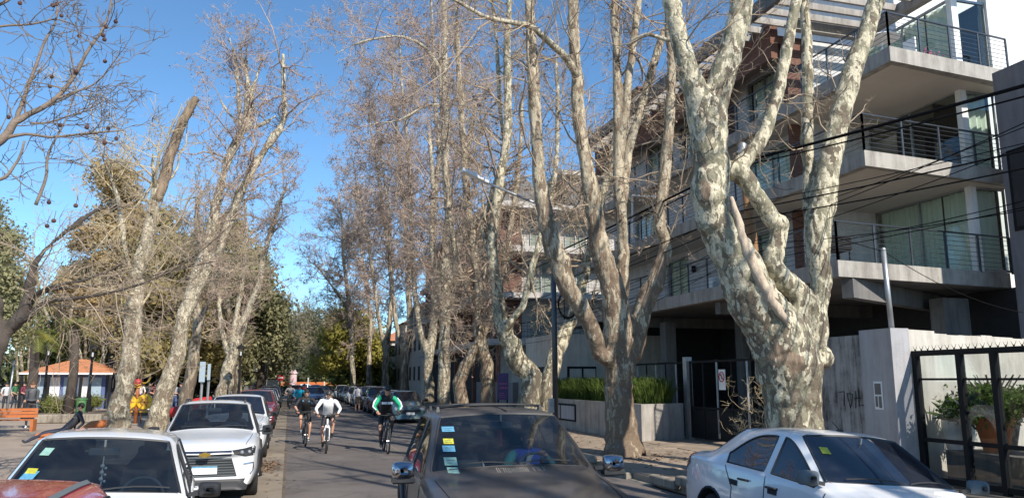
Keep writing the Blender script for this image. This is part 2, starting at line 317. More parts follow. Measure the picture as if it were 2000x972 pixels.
    def build(s, name, mat, parent=None, smooth=False, world=True, **kw):
        me = bpy.data.meshes.new(name); me.from_pydata(s.v, [], s.f)
        for m in (mat if isinstance(mat, (list, tuple)) else [mat]): me.materials.append(m)
        if max(s.m, default=0) > 0: me.polygons.foreach_set('material_index', s.m)
        if smooth: me.polygons.foreach_set('use_smooth', [True]*len(me.polygons))
        me.update(); return link(name, me, parent, world, **kw)
def link(name, me, parent=None, world=True, **kw):
    o = bpy.data.objects.new(name, me); COL.objects.link(o)
    if parent:
        o.parent = parent
        if world and parent.parent is None: o.matrix_parent_inverse = parent.matrix_basis.inverted()
    for k, v in kw.items(): o[k] = v
    return o
def thing(name, label, cat, loc=(0,0,0), rz=0, group=None):
    o = bpy.data.objects.new(name, None); COL.objects.link(o); o.location = loc; o.rotation_euler = (0,0,rz)
    o.empty_display_size = .2
    o.matrix_basis = Matrix.Translation(Vector([float(c) for c in loc])) @ Matrix.Rotation(rz, 4, 'Z')
    o['label'] = label; o['category'] = cat
    if group: o['group'] = group
    return o
def tag(o, label, cat, group=None):
    o['label'] = label; o['category'] = cat
    if group: o['group'] = group
    return o
def dup(root, loc=None, rz=None, label=None, group=None):
    r = root.copy(); COL.objects.link(r)
    if loc is not None: r.location = loc
    if rz is not None: r.rotation_euler = (0, 0, rz)
    if label: r['label'] = label
    if group: r['group'] = group
    for ch in list(root.children):
        c = ch.copy(); COL.objects.link(c); c.parent = r
        for g in list(ch.children): d = g.copy(); COL.objects.link(d); d.parent = c
    return r
def struct(name, mb, mat, **kw): o = mb.build(name, mat, **kw); o['kind'] = 'structure'; return o
def npmesh(name, V, Fc, mat, parent=None, smooth=False, world=True, **kw):
    """fast mesh: V (n,3), Fc (m,k) same-sized faces"""
    me = bpy.data.meshes.new(name); n, k = Fc.shape
    me.vertices.add(len(V)); me.vertices.foreach_set('co', np.ascontiguousarray(V, np.float32).ravel())
    me.loops.add(n*k); me.loops.foreach_set('vertex_index', np.ascontiguousarray(Fc, np.int32).ravel())
    me.polygons.add(n); me.polygons.foreach_set('loop_start', np.arange(0, n*k, k, dtype=np.int32))
    me.polygons.foreach_set('loop_total', np.full(n, k, np.int32))
    if smooth: me.polygons.foreach_set('use_smooth', np.ones(n, bool))
    me.materials.append(mat); me.update(calc_edges=True); return link(name, me, parent, world, **kw)
def tubes_np(P, Rd, k=3):
    """P (m,n,3) polylines, Rd (m,n) radii -> verts, quads"""
    m, n, _ = P.shape
    T = np.empty_like(P); T[:, 1:-1] = P[:, 2:]-P[:, :-2]; T[:, 0] = P[:, 1]-P[:, 0]; T[:, -1] = P[:, -1]-P[:, -2]
    T /= np.linalg.norm(T, axis=2, keepdims=True)+1e-9
    ref = np.tile(np.array([.31, .27, .91]), (m, n, 1)); X = np.cross(T, ref); X /= np.linalg.norm(X, axis=2, keepdims=True)+1e-9
    Yv = np.cross(T, X); a = np.arange(k)*2*PI/k
    V = P[:, :, None, :] + Rd[:, :, None, None]*(X[:, :, None, :]*np.cos(a)[None, None, :, None]+Yv[:, :, None, :]*np.sin(a)[None, None, :, None])
    idx = np.arange(m*n*k).reshape(m, n, k); nx = np.roll(idx, -1, axis=2)
    Q = np.stack([idx[:, :-1], nx[:, :-1], nx[:, 1:], idx[:, 1:]], axis=-1).reshape(-1, 4)
    return V.reshape(-1, 3), Q
def join_np(parts):
    Vs, Fs, o = [], [], 0
    for V, Fq in parts: Vs.append(V); Fs.append(Fq+o); o += len(V)
    return np.concatenate(Vs), np.concatenate(Fs)
def evaluated(o):
    dg = bpy.context.evaluated_depsgraph_get(); me = bpy.data.meshes.new_from_object(o.evaluated_get(dg))
    return me
# ---------------------------------------------------------------- cars: x forward, y left, z up, ground z=0, origin mid length
def lerp(a, b, t): return a+(b-a)*t
def car(name, label, group, D, loc, heading, roll=0, detail=2, interior=False, cat='car'):
    """D: dims. heading in degrees: 0 drives towards -Y, positive turns the nose towards +X"""
    root = thing(name, label, cat, (0,0,0), 0, group)
    L, Wd, Hr = D['L']/2, D['W']/2, D['H']
    xc, xh = D['cowl'], D['header']; xrh, xrg = D['rheader'], D['rglass']
    bf, br = D['belt']; hf, hr = D['hood']; yt = D.get('yt', Wd-.26); bx = D.get('bx', -.35)
    def belt(x): return lerp(bf, br, min(1, max(0, (xc-x)/(xc+L))))
    sill = D.get('sill', .22); wz = D.get('wz', .62)
    def ys(x):    # plan taper
        t = abs(x)/L; return Wd*(1-.10*max(0, (t-.62)/.38)**2)
    def low(x, k=1.): y = ys(x)*k; return [(y-.07, sill), (y-.012, sill+.14), (y, wz), (y-.03, belt(x)-.05)]
    def hood(x, z): y = ys(x); return low(x)[:3]+[(y-.03, min(belt(x)-.05, z-.09)), (y-.09, z-.03), (y-.2, z-.0), (y-.3, z+.012), (y*.4, z+.03), (0, z+.035)]
    def cab(x, zr, y5, y6): b = belt(x); y = ys(x); return low(x)+[(y-.06, b), (y5, zr-.09 if zr > b+.2 else b+.02), (y6, zr-.02), (y6*.5, zr+.005), (0, zr+.012)]
    St = []
    nz = D.get('nose', hf-.16)
    def nose(x, k, zt, zb):
        y = ys(x)*k; return [(y-.1, zb), (y-.03, zb+.12), (y, lerp(zb, zt, .5)), (y-.02, zt-.1), (y-.06, zt-.05), (y-.14, zt-.02), (y*.7, zt), (y*.35, zt+.01), (0, zt+.015)]
    St.append((L, nose(L, .93, nz, sill)))
    St.append((L-.07, nose(L, .985, nz+.05, sill-.03)))
    St.append((L-.28, hood(L-.28, hf)))
    St.append((L-.75, hood(L-.75, lerp(hf, hr, .45))))
    St.append((xc+.22, hood(xc+.22, hr-.015)))
    b = belt(xc); y = ys(xc); St.append((xc, low(xc)+[(y-.05, b), (y-.075, b+.015), (y-.13, b+.05), (y*.5, hr+.06), (0, hr+.075)]))
    St.append((xh, cab(xh, Hr-.035, yt+.015, yt-.045)))
    St.append((bx+.06, cab(bx+.06, Hr, yt+.02, yt-.05))); St.append((bx-.06, cab(bx-.06, Hr, yt+.02, yt-.05)))
    xq = D.get('xq', xrh+.25)
    St.append((xq, cab(xq, Hr-.005, yt+.02, yt-.05)))
    St.append((xrh, cab(xrh, Hr-.04, yt-.0, yt-.06)))
    if D.get('deck'): q_ = St[-1][1]; q_[5] = (q_[4][0]-.03, q_[4][1]+.1)
    if D.get('deck'):
        dk = D['deck']; b = belt(xrg); y = ys(xrg)
        St.append((xrg, low(xrg)+[(y-.07, b), (y-.12, b+.02), (y-.18, dk-.02), (y*.5, dk), (0, dk+.01)]))
        St.append((-L+.2, low(-L+.2)+[(y-.09, b-.01), (y-.15, b+.02), (y-.22, dk-.0), (y*.5, dk+.01), (0, dk+.015)]))
        St.append((-L+.05, nose(-L, .97, dk-.05, sill+.03)))
        St.append((-L, nose(-L, .93, dk-.12, sill+.06)))
    else:
        b = belt(xrg); y = ys(xrg)
        St.append((xrg, low(xrg)+[(y-.08, b), (y-.13, b+.04), (y-.2, b+.03), (y*.5, b+.03), (0, b+.03)]))
        St.append((-L+.03, nose(-L, .97, b-.12, sill+.03)))
        St.append((-L, nose(-L, .94, b-.3, sill+.06)))
    bowf, bowr = D.get('bow', .22), .12
    bm = bmesh.new(); rows = []
    for i, (x, pr) in enumerate(St):
        row = []
        for s in (1, -1):
            r = []
            for j, (yy, zz) in enumerate(pr):
                if s == -1 and j == 8: continue
                t = abs(yy)/Wd; xx = x
                if x > xh-.01: xx -= bowf*t*t*(1 if x > xc-.01 else .45)-(0)
                if x < xrh+.01: xx += bowr*t*t
                r.append(bm.verts.new((xx, s*yy, zz)))
            row.append(r)
        rows.append(row[0]+row[1][::-1])      # 0..8, then 7'..0'
    n = 17; ns = len(St); gl = {}
    def mati(i, j):   # i segment between stations, j 0..15
        jj = j if j < 8 else 15-j
        s = 0 if j < 8 else 1
        if i == 5 and jj in (6, 7): return 1
        if jj == 4:
            if i in (5, 6): return 2+s
            if i == 8: return 4+s
            if i == 9 and D.get('deck'): return 4+s
            if i == 9 and D.get('quarter'): return 6+s
        if i == 10 and jj in (6, 7): return 8
        return 0
    cr = bm.edges.layers.float.new('crease_edge') if not bm.edges.layers.float.get('crease_edge') else bm.edges.layers.float['crease_edge']
    for i in range(ns-1):
        for j in range(n-1):
            f = bm.faces.new((rows[i][j], rows[i][j+1], rows[i+1][j+1], rows[i+1][j])); f.material_index = mati(i, j); f.smooth = True
    for i in (0, ns-1):
        for j in range(8):
            a = [rows[i][j], rows[i][j+1], rows[i][15-j], rows[i][16-j]]
            a = list(dict.fromkeys(a))
            if i: a = a[::-1]
            if len(a) > 2: f = bm.faces.new(a[::-1]); f.smooth = True
    bmesh.ops.recalc_face_normals(bm, faces=bm.faces)
    for e in bm.edges:
        ms = {f.material_index for f in e.link_faces}
        if len(ms) > 1: e[cr] = .9
    for i in range(1, ns-1):      # belt and hood shut lines kept crisp
        for j in (3, 4, 12, 13):
            e = bm.edges.get((rows[i-1][j], rows[i][j]))
            if e: e[cr] = max(e[cr], .35)
    vc = bm.verts.layers.float.get('crease_vert') or bm.verts.layers.float.new('crease_vert')
    for v in bm.verts:
        gs = [f.material_index for f in v.link_faces]; q = sum(1 for g_ in gs if g_)
        if q == 1 and len(gs) == 4: v[vc] = .62
        elif len(set(gs)) > 2 and 0 in gs: v[vc] = .5
    me = bpy.data.meshes.new('cage'); bm.to_mesh(me); bm.free()
    o = bpy.data.objects.new('cage', me); COL.objects.link(o)
    md = o.modifiers.new('s', 'SUBSURF'); md.levels = detail; md.render_levels = detail
    em = evaluated(o); bpy.data.objects.remove(o)
    # wheel arches
    Rw = D['wheel']; ax = D['axles']; Ra = Rw+.065
    bm = bmesh.new(); bm.from_mesh(em); kill = []
    ins = set()
    for v in bm.verts:
        if abs(v.co.y) < Wd*.72: continue
        for a in ax:
            dx, dz = v.co.x-a, v.co.z-Rw
            d = math.hypot(dx, dz)
            if d < Ra: ins.add(v); v.co.x = a+dx/max(d, 1e-4)*Ra; v.co.z = Rw+dz/max(d, 1e-4)*Ra
    kill = [f for f in bm.faces if all(v in ins for v in f.verts) or (max(v.co.z for v in f.verts) < sill+.3 and sum(v in ins for v in f.verts) >= 3)]
    bmesh.ops.delete(bm, geom=kill, context='FACES')
    bvh = BVHTree.FromBMesh(bm)
    pm = D['paint']
    names = {0: 'body', 1: 'windscreen', 2: 'side_window', 3: 'side_window', 4: 'side_window', 5: 'side_window', 6: 'quarter_window', 7: 'quarter_window', 8: 'rear_window'}
    gm = D.get('glass', M['car_glass']); seal = MB()
    for k in range(9):
        fs = [f for f in bm.faces if f.material_index == k]
        if not fs: continue
        b2 = bmesh.new(); mp = {}
        for f in fs:
            vs = []
            for v in f.verts:
                if v not in mp: mp[v] = b2.verts.new(v.co - (v.normal*.006 if k else Vector((0,0,0))))
                vs.append(mp[v])
            nf = b2.faces.new(vs); nf.smooth = True
        if k and k != 8 or k == 8:
            if k:
                es = {}
                for e in b2.edges:
                    if len(e.link_faces) == 1:
                        for v in e.verts: es.setdefault(v, []).append(e)
                done = set()
                for st in list(es):
                    if st in done: continue
                    lp = [st]; done.add(st); cur = st; ok = True
                    while ok:
                        ok = False
                        for e in es[cur]:
                            w = e.other_vert(cur)
                            if w not in done: lp.append(w); done.add(w); cur = w; ok = True; break
                    if len(lp) > 5: seal.tube([p.co for p in lp], .013 if detail > 1 else .016, 4, closed=True)
        m2 = bpy.data.meshes.new(names[k]); b2.to_mesh(m2); b2.free()
        m2.materials.append(pm if k == 0 else gm)
        link(names[k], m2, root, False)
    if seal.v: seal.build('window_seal', M['plastic'], root, world=False)
    bm.free()
    def hit(p, d):
        h = bvh.ray_cast(Vector(p), Vector(d)); return (h[0], h[1]) if h[0] is not None else (None, None)
    def side(x, z, s, off=.004):
        h, nn = hit((x, s*3, z), (0, -s, 0))
        for _ in range(12):
            if h is not None: break
            x *= .985; h, nn = hit((x, s*3, z), (0, -s, 0))
        if h is None: return Vector((x, s*Wd, z))
        return h+Vector((0, s, 0))*off*.5+(nn if nn.y*s > 0 else -nn)*off
    def front(y, z, off=.006, back=False):
        h, nn = hit((-6 if back else 6, y, z), (1 if back else -1, 0, 0))
        if h is None: return Vector(((-L if back else L), y, z))
        return h+Vector((-off if back else off, 0, 0))
    def top(x, y, off=.004):
        h, nn = hit((x, y, 4), (0, 0, -1)); return (h+Vector((0,0,off))) if h is not None else Vector((x, y, Hr))
    def patch(fn, topc, botc, nu=10, nv=4):
        """quad sheet between two 2D curves, projected with fn(a,b)"""
        def samp(c, t):
            t *= len(c)-1; i = min(int(t), len(c)-2); u = t-i; return lerp(c[i][0], c[i+1][0], u), lerp(c[i][1], c[i+1][1], u)
        mb = MB(); vs = []
        for j in range(nv+1):
            for i in range(nu+1):
                a = samp(topc, i/nu); b_ = samp(botc, i/nu); vs.append(fn(lerp(a[0], b_[0], j/nv), lerp(a[1], b_[1], j/nv)))
        mb.add(vs, [(j*(nu+1)+i, j*(nu+1)+i+1, (j+1)*(nu+1)+i+1, (j+1)*(nu+1)+i) for j in range(nv) for i in range(nu)]); return mb
    def strip(fn, pts, r=.004, seg=6):
        q = []
        for (a, b_), (c, d) in zip(pts, pts[1:]):
            for k in range(seg): q.append(fn(lerp(a, c, k/seg), lerp(b_, d, k/seg)))
        q.append(fn(*pts[-1])); return q
    K = dict(root=root, side=side, front=front, top=top, patch=patch, strip=strip, belt=belt, L=L, W=Wd, H=Hr, D=D)
    # underside, arches
    mb = MB(); mb.box((-L+.25, -Wd+.25, .16), (L-.3, Wd-.25, .34)); mb.box((-L+.25, -Wd+.12, .3), (xc, Wd-.12, .5)); mb.box((xc, -Wd+.16, .3), (L-.3, Wd-.16, hf-.16))
    if not interior: mb.box((xrg+.3, -Wd+.14, .4), (xc-.1, Wd-.14, bf-.12)); 
    mb.build('underbody', M['plastic'], root, world=False)
    if detail > 1:
        for a in ax:
            for s in (1, -1):
                mb = MB(); pts = []
                for k in range(13):
                    t = PI*(-.06+1.12*k/12); x = a+math.cos(t)*Ra; z = Rw+math.sin(t)*Ra; p = side(x+math.cos(t)*.01, z+math.sin(t)*.012, s, .0); pts.append(Vector((x, p.y, z)))
                mb.tube(pts, .018 if D.get('clad') is None else .05, 5)
                vs = []; 
                for p in pts: vs += [p-Vector((0, s*.01, 0)), Vector((p.x, s*(Wd-.3), p.z))]
                mb.add(vs, [(2*i, 2*i+2, 2*i+3, 2*i+1) for i in range(12)])
                mb.build('wheel_arch', M['plastic'] if D.get('clad') else M['interior'], root, smooth=True, world=False)
    # wheels
    tw = .2
    for a in ax:
        for s in (1, -1):
            y0 = s*(Wd-.03); t = MB(); n_ = 24 if detail > 1 else 14
            t.rev([(Rw*.62, -tw/2), (Rw*.9, -tw/2), (Rw*.98, -tw/2+.025), (Rw, -tw/2+.06), (Rw, tw/2-.06), (Rw*.98, tw/2-.025), (Rw*.9, tw/2), (Rw*.62, tw/2)], n_, (a, y0-s*tw/2, Rw), 'y')
            w = t.build('wheel', M['rubber'], root, smooth=True, world=False)
            t = MB(); yy = y0-s*.015
            t.rev([(Rw*.66, -.01), (Rw*.66, .01), (Rw*.6, .012), (Rw*.58, -.01)], n_, (a, yy, Rw), 'y')
            for k in range(5 if detail > 1 else 0):
                an = 2*PI*k/5+.3; t.beam((a, yy-s*.01, Rw), (a+math.cos(an)*Rw*.62, yy, Rw+math.sin(an)*Rw*.62), .05, .03, (0, 1, 0))
            t.rev([(Rw*.14, -.02), (Rw*.14, .02)], 10, (a, yy, Rw), 'y')
            if detail <= 1: t.rev([(Rw*.6, -.02), (Rw*.6, .0)], n_, (a, yy, Rw), 'y')
            t.build('rim', M['alloy'], w, smooth=False, world=False)
    # mirrors
    for s in (1, -1):
        mx, mz = xc-.22, belt(xc)+.06+D.get('mz', 0); p = side(mx, belt(mx)-.0, s)
        mb = MB(); mb.beam((mx+.02, p.y-s*.02, mz-.02), (mx+.04, p.y+s*.1, mz), .05, .035); 
        mb.build('mirror_arm', M['plastic'], root, world=False)
        mb = MB(); w, h = D.get('msize', (.2, .14)); y0 = p.y+s*.06; y1 = y0+s*w
        prof = [(0, .5, .5), (.02, .92, .92), (.06, 1, 1), (.1, .95, .95), (.14, .7, .7), (.155, .35, .35)]
        vs = []; nn = 12
        for dx, a_, b_ in prof:
            for k in range(nn):
                t = 2*PI*k/nn; c_, s_ = math.cos(t), math.sin(t); c_ = math.copysign(abs(c_)**.38, c_); s_ = math.copysign(abs(s_)**.38, s_)
                vs.append((mx-.02+dx, (y0+y1)/2+c_*w/2*a_, mz+.03+s_*h/2*b_))
        mb.add(vs, [(i*nn+k, i*nn+(k+1) % nn, (i+1)*nn+(k+1) % nn, (i+1)*nn+k) for i in range(5) for k in range(nn)]+[tuple(range(nn)), tuple(5*nn+k for k in range(nn-1, -1, -1))])
        mo = mb.build('mirror', D.get('mirror_mat', pm), root, smooth=True, world=False)
        if 'clad' in D: mb = MB(); mb.bev((mx-.03, min(y0, y1)+.0, mz+.03-h*.5-.035), (mx+.1, max(y0, y1)-.0, mz+.03-h*.5+.03), .015); mb.build('mirror_base', M['plastic'], mo, world=False)
    if detail > 1:
        # door and bonnet seams, handles, wipers
        mb = MB()
        for s in (1, -1):
            f = lambda a, b_: side(a, b_, s, .001)
            for pts in ([(xc-.12, belt(xc)-.04), (xc-.1, .6), (xc-.16, .32)], [(bx, belt(bx)-.03), (bx+.02, .6), (bx+.02, .3)], [(xrh+.1, belt(xrh)-.03), (ax[1]+Ra+.12, .75), (ax[1]+Ra+.1, .32)], [(xc-.16, .32), (ax[1]+Ra+.1, .32)]):
                mb.tube(strip(f, pts), .0055, 4)
        g = lambda a, b_: top(a, b_, .0)
        for s in (1, -1): mb.tube(strip(g, [(L-.42, s*(Wd-.26)), (L-.9, s*(Wd-.2)), (xc+.1, s*(Wd-.16))]), .006, 4)
        mb.build('panel_gap', M['rubber'], root, world=False)['kind'] = 'stuff'
        for s in (1, -1):
            for x in (bx+.16, xq+.12):
                z = belt(x)-.13; p = side(x, z, s, .0); h = MB()
                h.tube([(x-.09, p.y-s*.004, z), (x-.075, p.y+s*.03, z+.004), (x+.075, p.y+s*.03, z+.004), (x+.09, p.y-s*.004, z)], [.012, .014, .014, .012], 6)
                h.build('door_handle', D.get('handle', pm), root, smooth=True, world=False)
        for s, y0, y1 in ((1, .05, .62), (1, -.55, .02)):
            zc = hr+.085; pts = []
            for k in range(5):
                y = lerp(y0, y1, k/4); zz = zc+.02*math.sin(PI*k/4); q, _ = hit((4, y, zz), (-1, 0, 0)); pts.append((q+Vector((.02, 0, .012))) if q else Vector((xc, y, zz)))
            mb = MB(); mb.tube(pts, .009, 4); mb.build('wiper', M['plastic'], root, world=False)
    if interior:
        ig = M['interior']; mb = MB()
        mb.box((xrg+.35, -Wd+.16, .42), (xc+.1, Wd-.16, .5)); mb.box((xc-.42, -Wd+.13, .5), (xc-.02, Wd-.13, hr-.06)); mb.box((xrg+.1, -Wd+.2, .5), (xrg+.4, Wd-.2, bf-.05))
        for s in (1, -1): mb.box((xrg+.4, s*(Wd-.13)-.02, .45), (xc-.1, s*(Wd-.13)+.02, bf-.06))
        mb.build('cabin', ig, root, world=False)
        for s in (1, -1):
            for x in (bx+.02, bx-.85):
                mb = MB(); mb.bev((x-.05, s*.37-.24, .5), (x+.42, s*.37+.24, .66), .05)
                vs = []
                for t, w, th in ((0, .23, .08), (.25, .25, .09), (.5, .23, .07), (.58, .17, .05)):
                    zz = .62+t; xx = x-.08-t*.28
                    for a_, b_ in ((1, 1), (-1, 1), (-1, -1), (1, -1)): vs.append((xx+b_*th, s*.37+a_*w, zz))
                mb.add(vs, [(i*4+k, i*4+(k+1) % 4, i*4+4+(k+1) % 4, i*4+4+k) for i in range(3) for k in range(4)]+[(12, 13, 14, 15)])
                mb.bev((x-.34, s*.37-.12, 1.22), (x-.24, s*.37+.12, 1.4 if Hr > 1.5 else 1.34), .02)
                mb.build('seat', ig, root, smooth=False, world=False)
        mb = MB(); cx_, cz_ = xc-.62, hr-.04; c = Vector((cx_, .37, cz_)); pts = [c+Vector((-.16*math.sin(a)*.45, .19*math.cos(a), .17*math.sin(a))) for a in np.linspace(0, 2*PI, 24, endpoint=False)]
        mb.tube(pts, .016, 6, closed=True); mb.beam(pts[0], pts[12], .035, .02); mb.beam(c, pts[18], .035, .02)
        mb.build('steering_wheel', M['interior_grey'], root, smooth=True, world=False); K['wheel_c'] = c; K['wheel_pts'] = pts
        mb = MB(); xm = xh+.1; mb.bev((xm, -.13, Hr-.2), (xm+.03, .13, Hr-.125), .012); mb.tube([(xm+.02, 0, Hr-.13), (xm+.04, 0, Hr-.05)], .012, 5)
        mb.build('rear_view_mirror', M['interior_grey'], root, world=False)
    root.location = loc; root.rotation_euler = (R(roll), 0, -PI/2+R(heading))
    return K
def crossbars(K, mat):
    for x in (K['D']['header']-.55, K['D']['rheader']+.35):
        y = K['D']['yt']-.06; z = K['top'](x, 0, 0).z+.03; mb = MB(); mb.tube([(x, -y, z-.02), (x, -y*.5, z+.0), (x, 0, z+.004), (x, y*.5, z+.0), (x, y, z-.02)], [.015]*5, 6); c = mb.build('roof_crossbar', mat, K['root'], smooth=True, world=False)
        for s in (1, -1): p = K['top'](x, s*(y-.03), 0); mb = MB(); mb.box((x-.06, p.y-.025, p.z-.02), (x+.06, p.y+.025, z-.01), taper=.5); mb.build('foot', mat, c, world=False)
def rails(K, mat, h=.05):
    for s in (1, -1):
        D = K['D']; x0, x1 = D['header']-.15, D['rheader']-.0; y = s*(D.get('yt', K['W']-.26)-.09)
        mb = MB(); pts = []
        for k in range(9): x = lerp(x0, x1, k/8); pts.append(K['top'](x, y, 0)+Vector((0, 0, h*min(1, 3*math.sin(PI*min(max(k/8, .0), 1))))))
        mb.tube(pts, .016, 6); mb.build('roof_rail', mat, K['root'], smooth=True, world=False)
        mb = MB()
        for x in (lerp(x0, x1, .06), lerp(x0, x1, .5), lerp(x0, x1, .94)): p = K['top'](x, y, 0); mb.box((x-.07, y-.02, p.z-.01), (x+.07, y+.02, p.z+h), taper=.5)
        mb.build('rail_foot', mat, K['root'], world=False)
def lamps(K, hz=None, hh=.16, mat=None, y0=.45, y1=.86, slant=.04):
    """headlamps and grille on the front, tail lamps on the back"""
    D = K['D']; z = hz or D['hood'][0]-.12; W_ = K['W']; fr = K['front']
    for s in (1, -1):
        tp = [(s*W_*y0, z+hh*.3), (s*W_*y1, z+hh*.5+slant)]; bt = [(s*W_*(y0+.04), z-hh*.25), (s*W_*(y1-.02), z-hh*.5+slant)]
        K['patch'](fr, tp, bt, 8, 3).build('headlight', mat or M['lamp_lens'], K['root'], smooth=True, world=False)
def tails(K, z=.92, hh=.22):
    W_ = K['W']
    for s in (1, -1):
        f = lambda a, b: K['side'](a, b, s, .008)
        x0 = -K['L']+.28
        K['patch'](f, [(x0, z+hh*.3), (-K['L']+.06, z+hh*.5)], [(x0+.03, z-hh*.1), (-K['L']+.06, z-hh*.5)], 6, 3).build('tail_light', M['red_lens'], K['root'], smooth=True, world=False)
def grille(K, z0, z1, w0, w1, nbar=4, mat=None, bar=None):
    fr = K['front']
    g = K['patch'](lambda a, b: fr(a, b, .006), [(-w1, z1), (w1, z1)], [(-w0, z0), (w0, z0)], 14, 4).build('grille', mat or M['plastic'], K['root'], smooth=True, world=False)
    mb = MB()
    for k in range(nbar):
        z = lerp(z0, z1, (k+.5)/nbar); w = lerp(w0, w1, (k+.5)/nbar)*.96
        mb.tube([fr(lerp(-w, w, i/10), z, .012) for i in range(11)], .008, 4)
    mb.build('grille_bar', bar or M['interior_grey'], g, world=False)
def simple_text(s, size, mat, name, loc, rot, parent=None, ext=.002, world=True):
    cu = bpy.data.curves.new(name, 'FONT'); cu.body = s; cu.size = size; cu.extrude = ext; cu.align_x = 'CENTER'; cu.align_y = 'CENTER'; cu.resolution_u = 2
    o = bpy.data.objects.new(name, cu); COL.objects.link(o); o.location = loc; o.rotation_euler = rot
    bpy.context.view_layer.update(); me = evaluated(o); mw = o.matrix_world.copy(); bpy.data.objects.remove(o); me.transform(mw); me.materials.clear(); me.materials.append(mat)
    return link(name, me, parent, world)

# ---------------------------------------------------------------- people: x forward, y left, z up
def skinned(verts, edges, rad, root=0, lev=1):
    me = bpy.data.meshes.new('sk'); me.from_pydata(verts, edges, []); o = bpy.data.objects.new('sk', me); COL.objects.link(o)
    bm = bmesh.new(); bm.from_mesh(me); ly = bm.verts.layers.skin.verify(); bm.verts.ensure_lookup_table()
    for i, v in enumerate(bm.verts): r = rad[i]; v[ly].radius = r if hasattr(r, '__len__') else (r, r); v[ly].use_root = (i == root)
    bm.to_mesh(me); bm.free()
    o.modifiers.new('k', 'SKIN').use_smooth_shade = True
    m = o.modifiers.new('s', 'SUBSURF'); m.levels = lev; m.render_levels = lev
    r = evaluated(o); bpy.data.objects.remove(o); return r
def person(label, J, C, loc, heading, group=None, helmet=None, hair=True, lev=1, grip=False, scale=1.0, hat=None):
    """J: joints; C: colours dict torso, arm, forearm, thigh, shin, foot; each a material"""
    root = thing('person', label, 'person', (0,0,0), 0, group)
    V = []; E = []; Rr = []; bones = []
    def P(p, r): V.append(tuple(p)); Rr.append(r); return len(V)-1
    pel = P(J['pelvis'], (.155, .125)); pv, ch, nk = Vector(J['pelvis']), Vector(J['chest']), Vector(J['neck'])
    wa = P(pv.lerp(ch, .5), (.15, .125)); cc = P(ch, (.18, .145)); n0 = P(ch.lerp(nk, .72), (.1, .09)); n1 = P(nk, .052)
    hd = Vector(J['head']); up = (hd-nk).normalized(); fwd = Vector(J.get('face', (1, 0, -.05))).normalized()
    h0 = P(nk.lerp(hd, .45)+fwd*.02, (.062, .07)); h1 = P(hd, (.078, .095)); h2 = P(hd+up*.075, (.06, .072))
    for a, b in ((pel, wa), (wa, cc), (cc, n0), (n0, n1), (n1, h0), (h0, h1), (h1, h2)): E.append((a, b))
    bones += [(pv+Vector((0, -.05, -.03)), pv+Vector((.02, .05, 0)), 'thigh', .165), (pv.lerp(ch, .3), ch, 'torso', .17), (ch, nk.lerp(ch, .3), 'torso', .15), (nk, hd, 'skin', .1), (hd, hd+up*.1, 'skin', .1)]
    hands = []
    for s, k in ((1, 'l'), (-1, 'r')):
        sh, el, wr = (Vector(J[k+q]) for q in ('sh', 'el', 'wr'))
        a = P(sh, .07); b = P(sh.lerp(el, .5), .06); c = P(el, .047); d = P(el.lerp(wr, .5), .037); e = P(wr, .027); hv = (wr-el).normalized()
        f = P(wr+hv*.075+Vector((0, 0, -.005)), (.024, .036))
        E.extend([(n0, a), (a, b), (b, c), (c, d), (d, e), (e, f)])
        bones += [(sh, el, 'arm', .06), (el, wr, 'forearm', .04), (wr+hv*.015, wr+hv*.16, 'skin', .03)]; hands.append((wr, hv, s))
        hp, kn, an = (Vector(J[k+q]) for q in ('hp', 'kn', 'an')); to = Vector(J[k+'to'])
        a = P(hp, .09); b = P(hp.lerp(kn, .5), .076); c = P(kn, .053); d = P(kn.lerp(an, .4), .05); e = P(an, .034); he = P(an+(an-kn).normalized()*.045, (.036, .034)); f = P(an.lerp(to, .6)+Vector((0,0,-.01)), (.038, .03)); g_ = P(to, (.034, .022))
        E.extend([(pel, a), (a, b), (b, c), (c, d), (d, e), (e, he), (he, f), (f, g_)])
        bones += [(hp, hp.lerp(kn, .62), 'thigh', .08), (hp.lerp(kn, .68), kn, 'knee', .055), (kn, an+(kn-an)*.25, 'shin', .045), (an+(kn-an)*.22, an, 'sock', .034), (an, to, 'foot', .035)]
    me = skinned(V, E, Rr, 0, lev)
    # fingers, eyes, mouth, nose, ears added to the same mesh
    mb = MB()
    lat = Vector((0, 1, 0))
    for wr, hv, s in hands:
        palm = wr+hv*.075; side_ = hv.cross(Vector((0, 0, 1))); side_ = side_.normalized() if side_.length > .2 else Vector((0, 1, 0)); dn = side_.cross(hv)
        dn = -dn if dn.z > 0 else dn
        for k, ln_ in enumerate((.034, .04, .037, .03)):
            b = palm+side_*(k-1.5)*.019+hv*.015
            if grip: mb.tube([b, b+hv*ln_+dn*.004, b+hv*(ln_+.012)+dn*.03, b+hv*.018+dn*.042], [.0095, .009, .0085, .007], 5)
            else: mb.tube([b, b+hv*ln_, b+hv*ln_*1.8+dn*.012, b+hv*ln_*2.3+dn*.028], [.0095, .009, .008, .006], 5)
        t = side_*(-s)
        mb.tube([wr+hv*.03+t*.018, wr+hv*.055+t*.038+dn*.012, wr+hv*.08+t*.036+dn*.03], [.012, .01, .008], 5)
    rt_ = fwd.cross(up).normalized()
    mb.ball(hd+fwd*.098-up*.012, .014, 6, 5, (1.2, .8, 1.5))
    for s in (1, -1): mb.ball(hd+rt_*s*.082-up*.01, .02, 6, 5, (.8, .45, 1.3))
    nf = len(mb.f)
    for s in (1, -1): mb.ball(hd+fwd*.083+rt_*s*.032+up*.012, .012, 6, 4)
    mb.ball(hd+fwd*.086-up*.05, .016, 6, 4, (.4, 1.2, .35))
    n0_, f0_ = len(me.vertices), len(me.polygons)
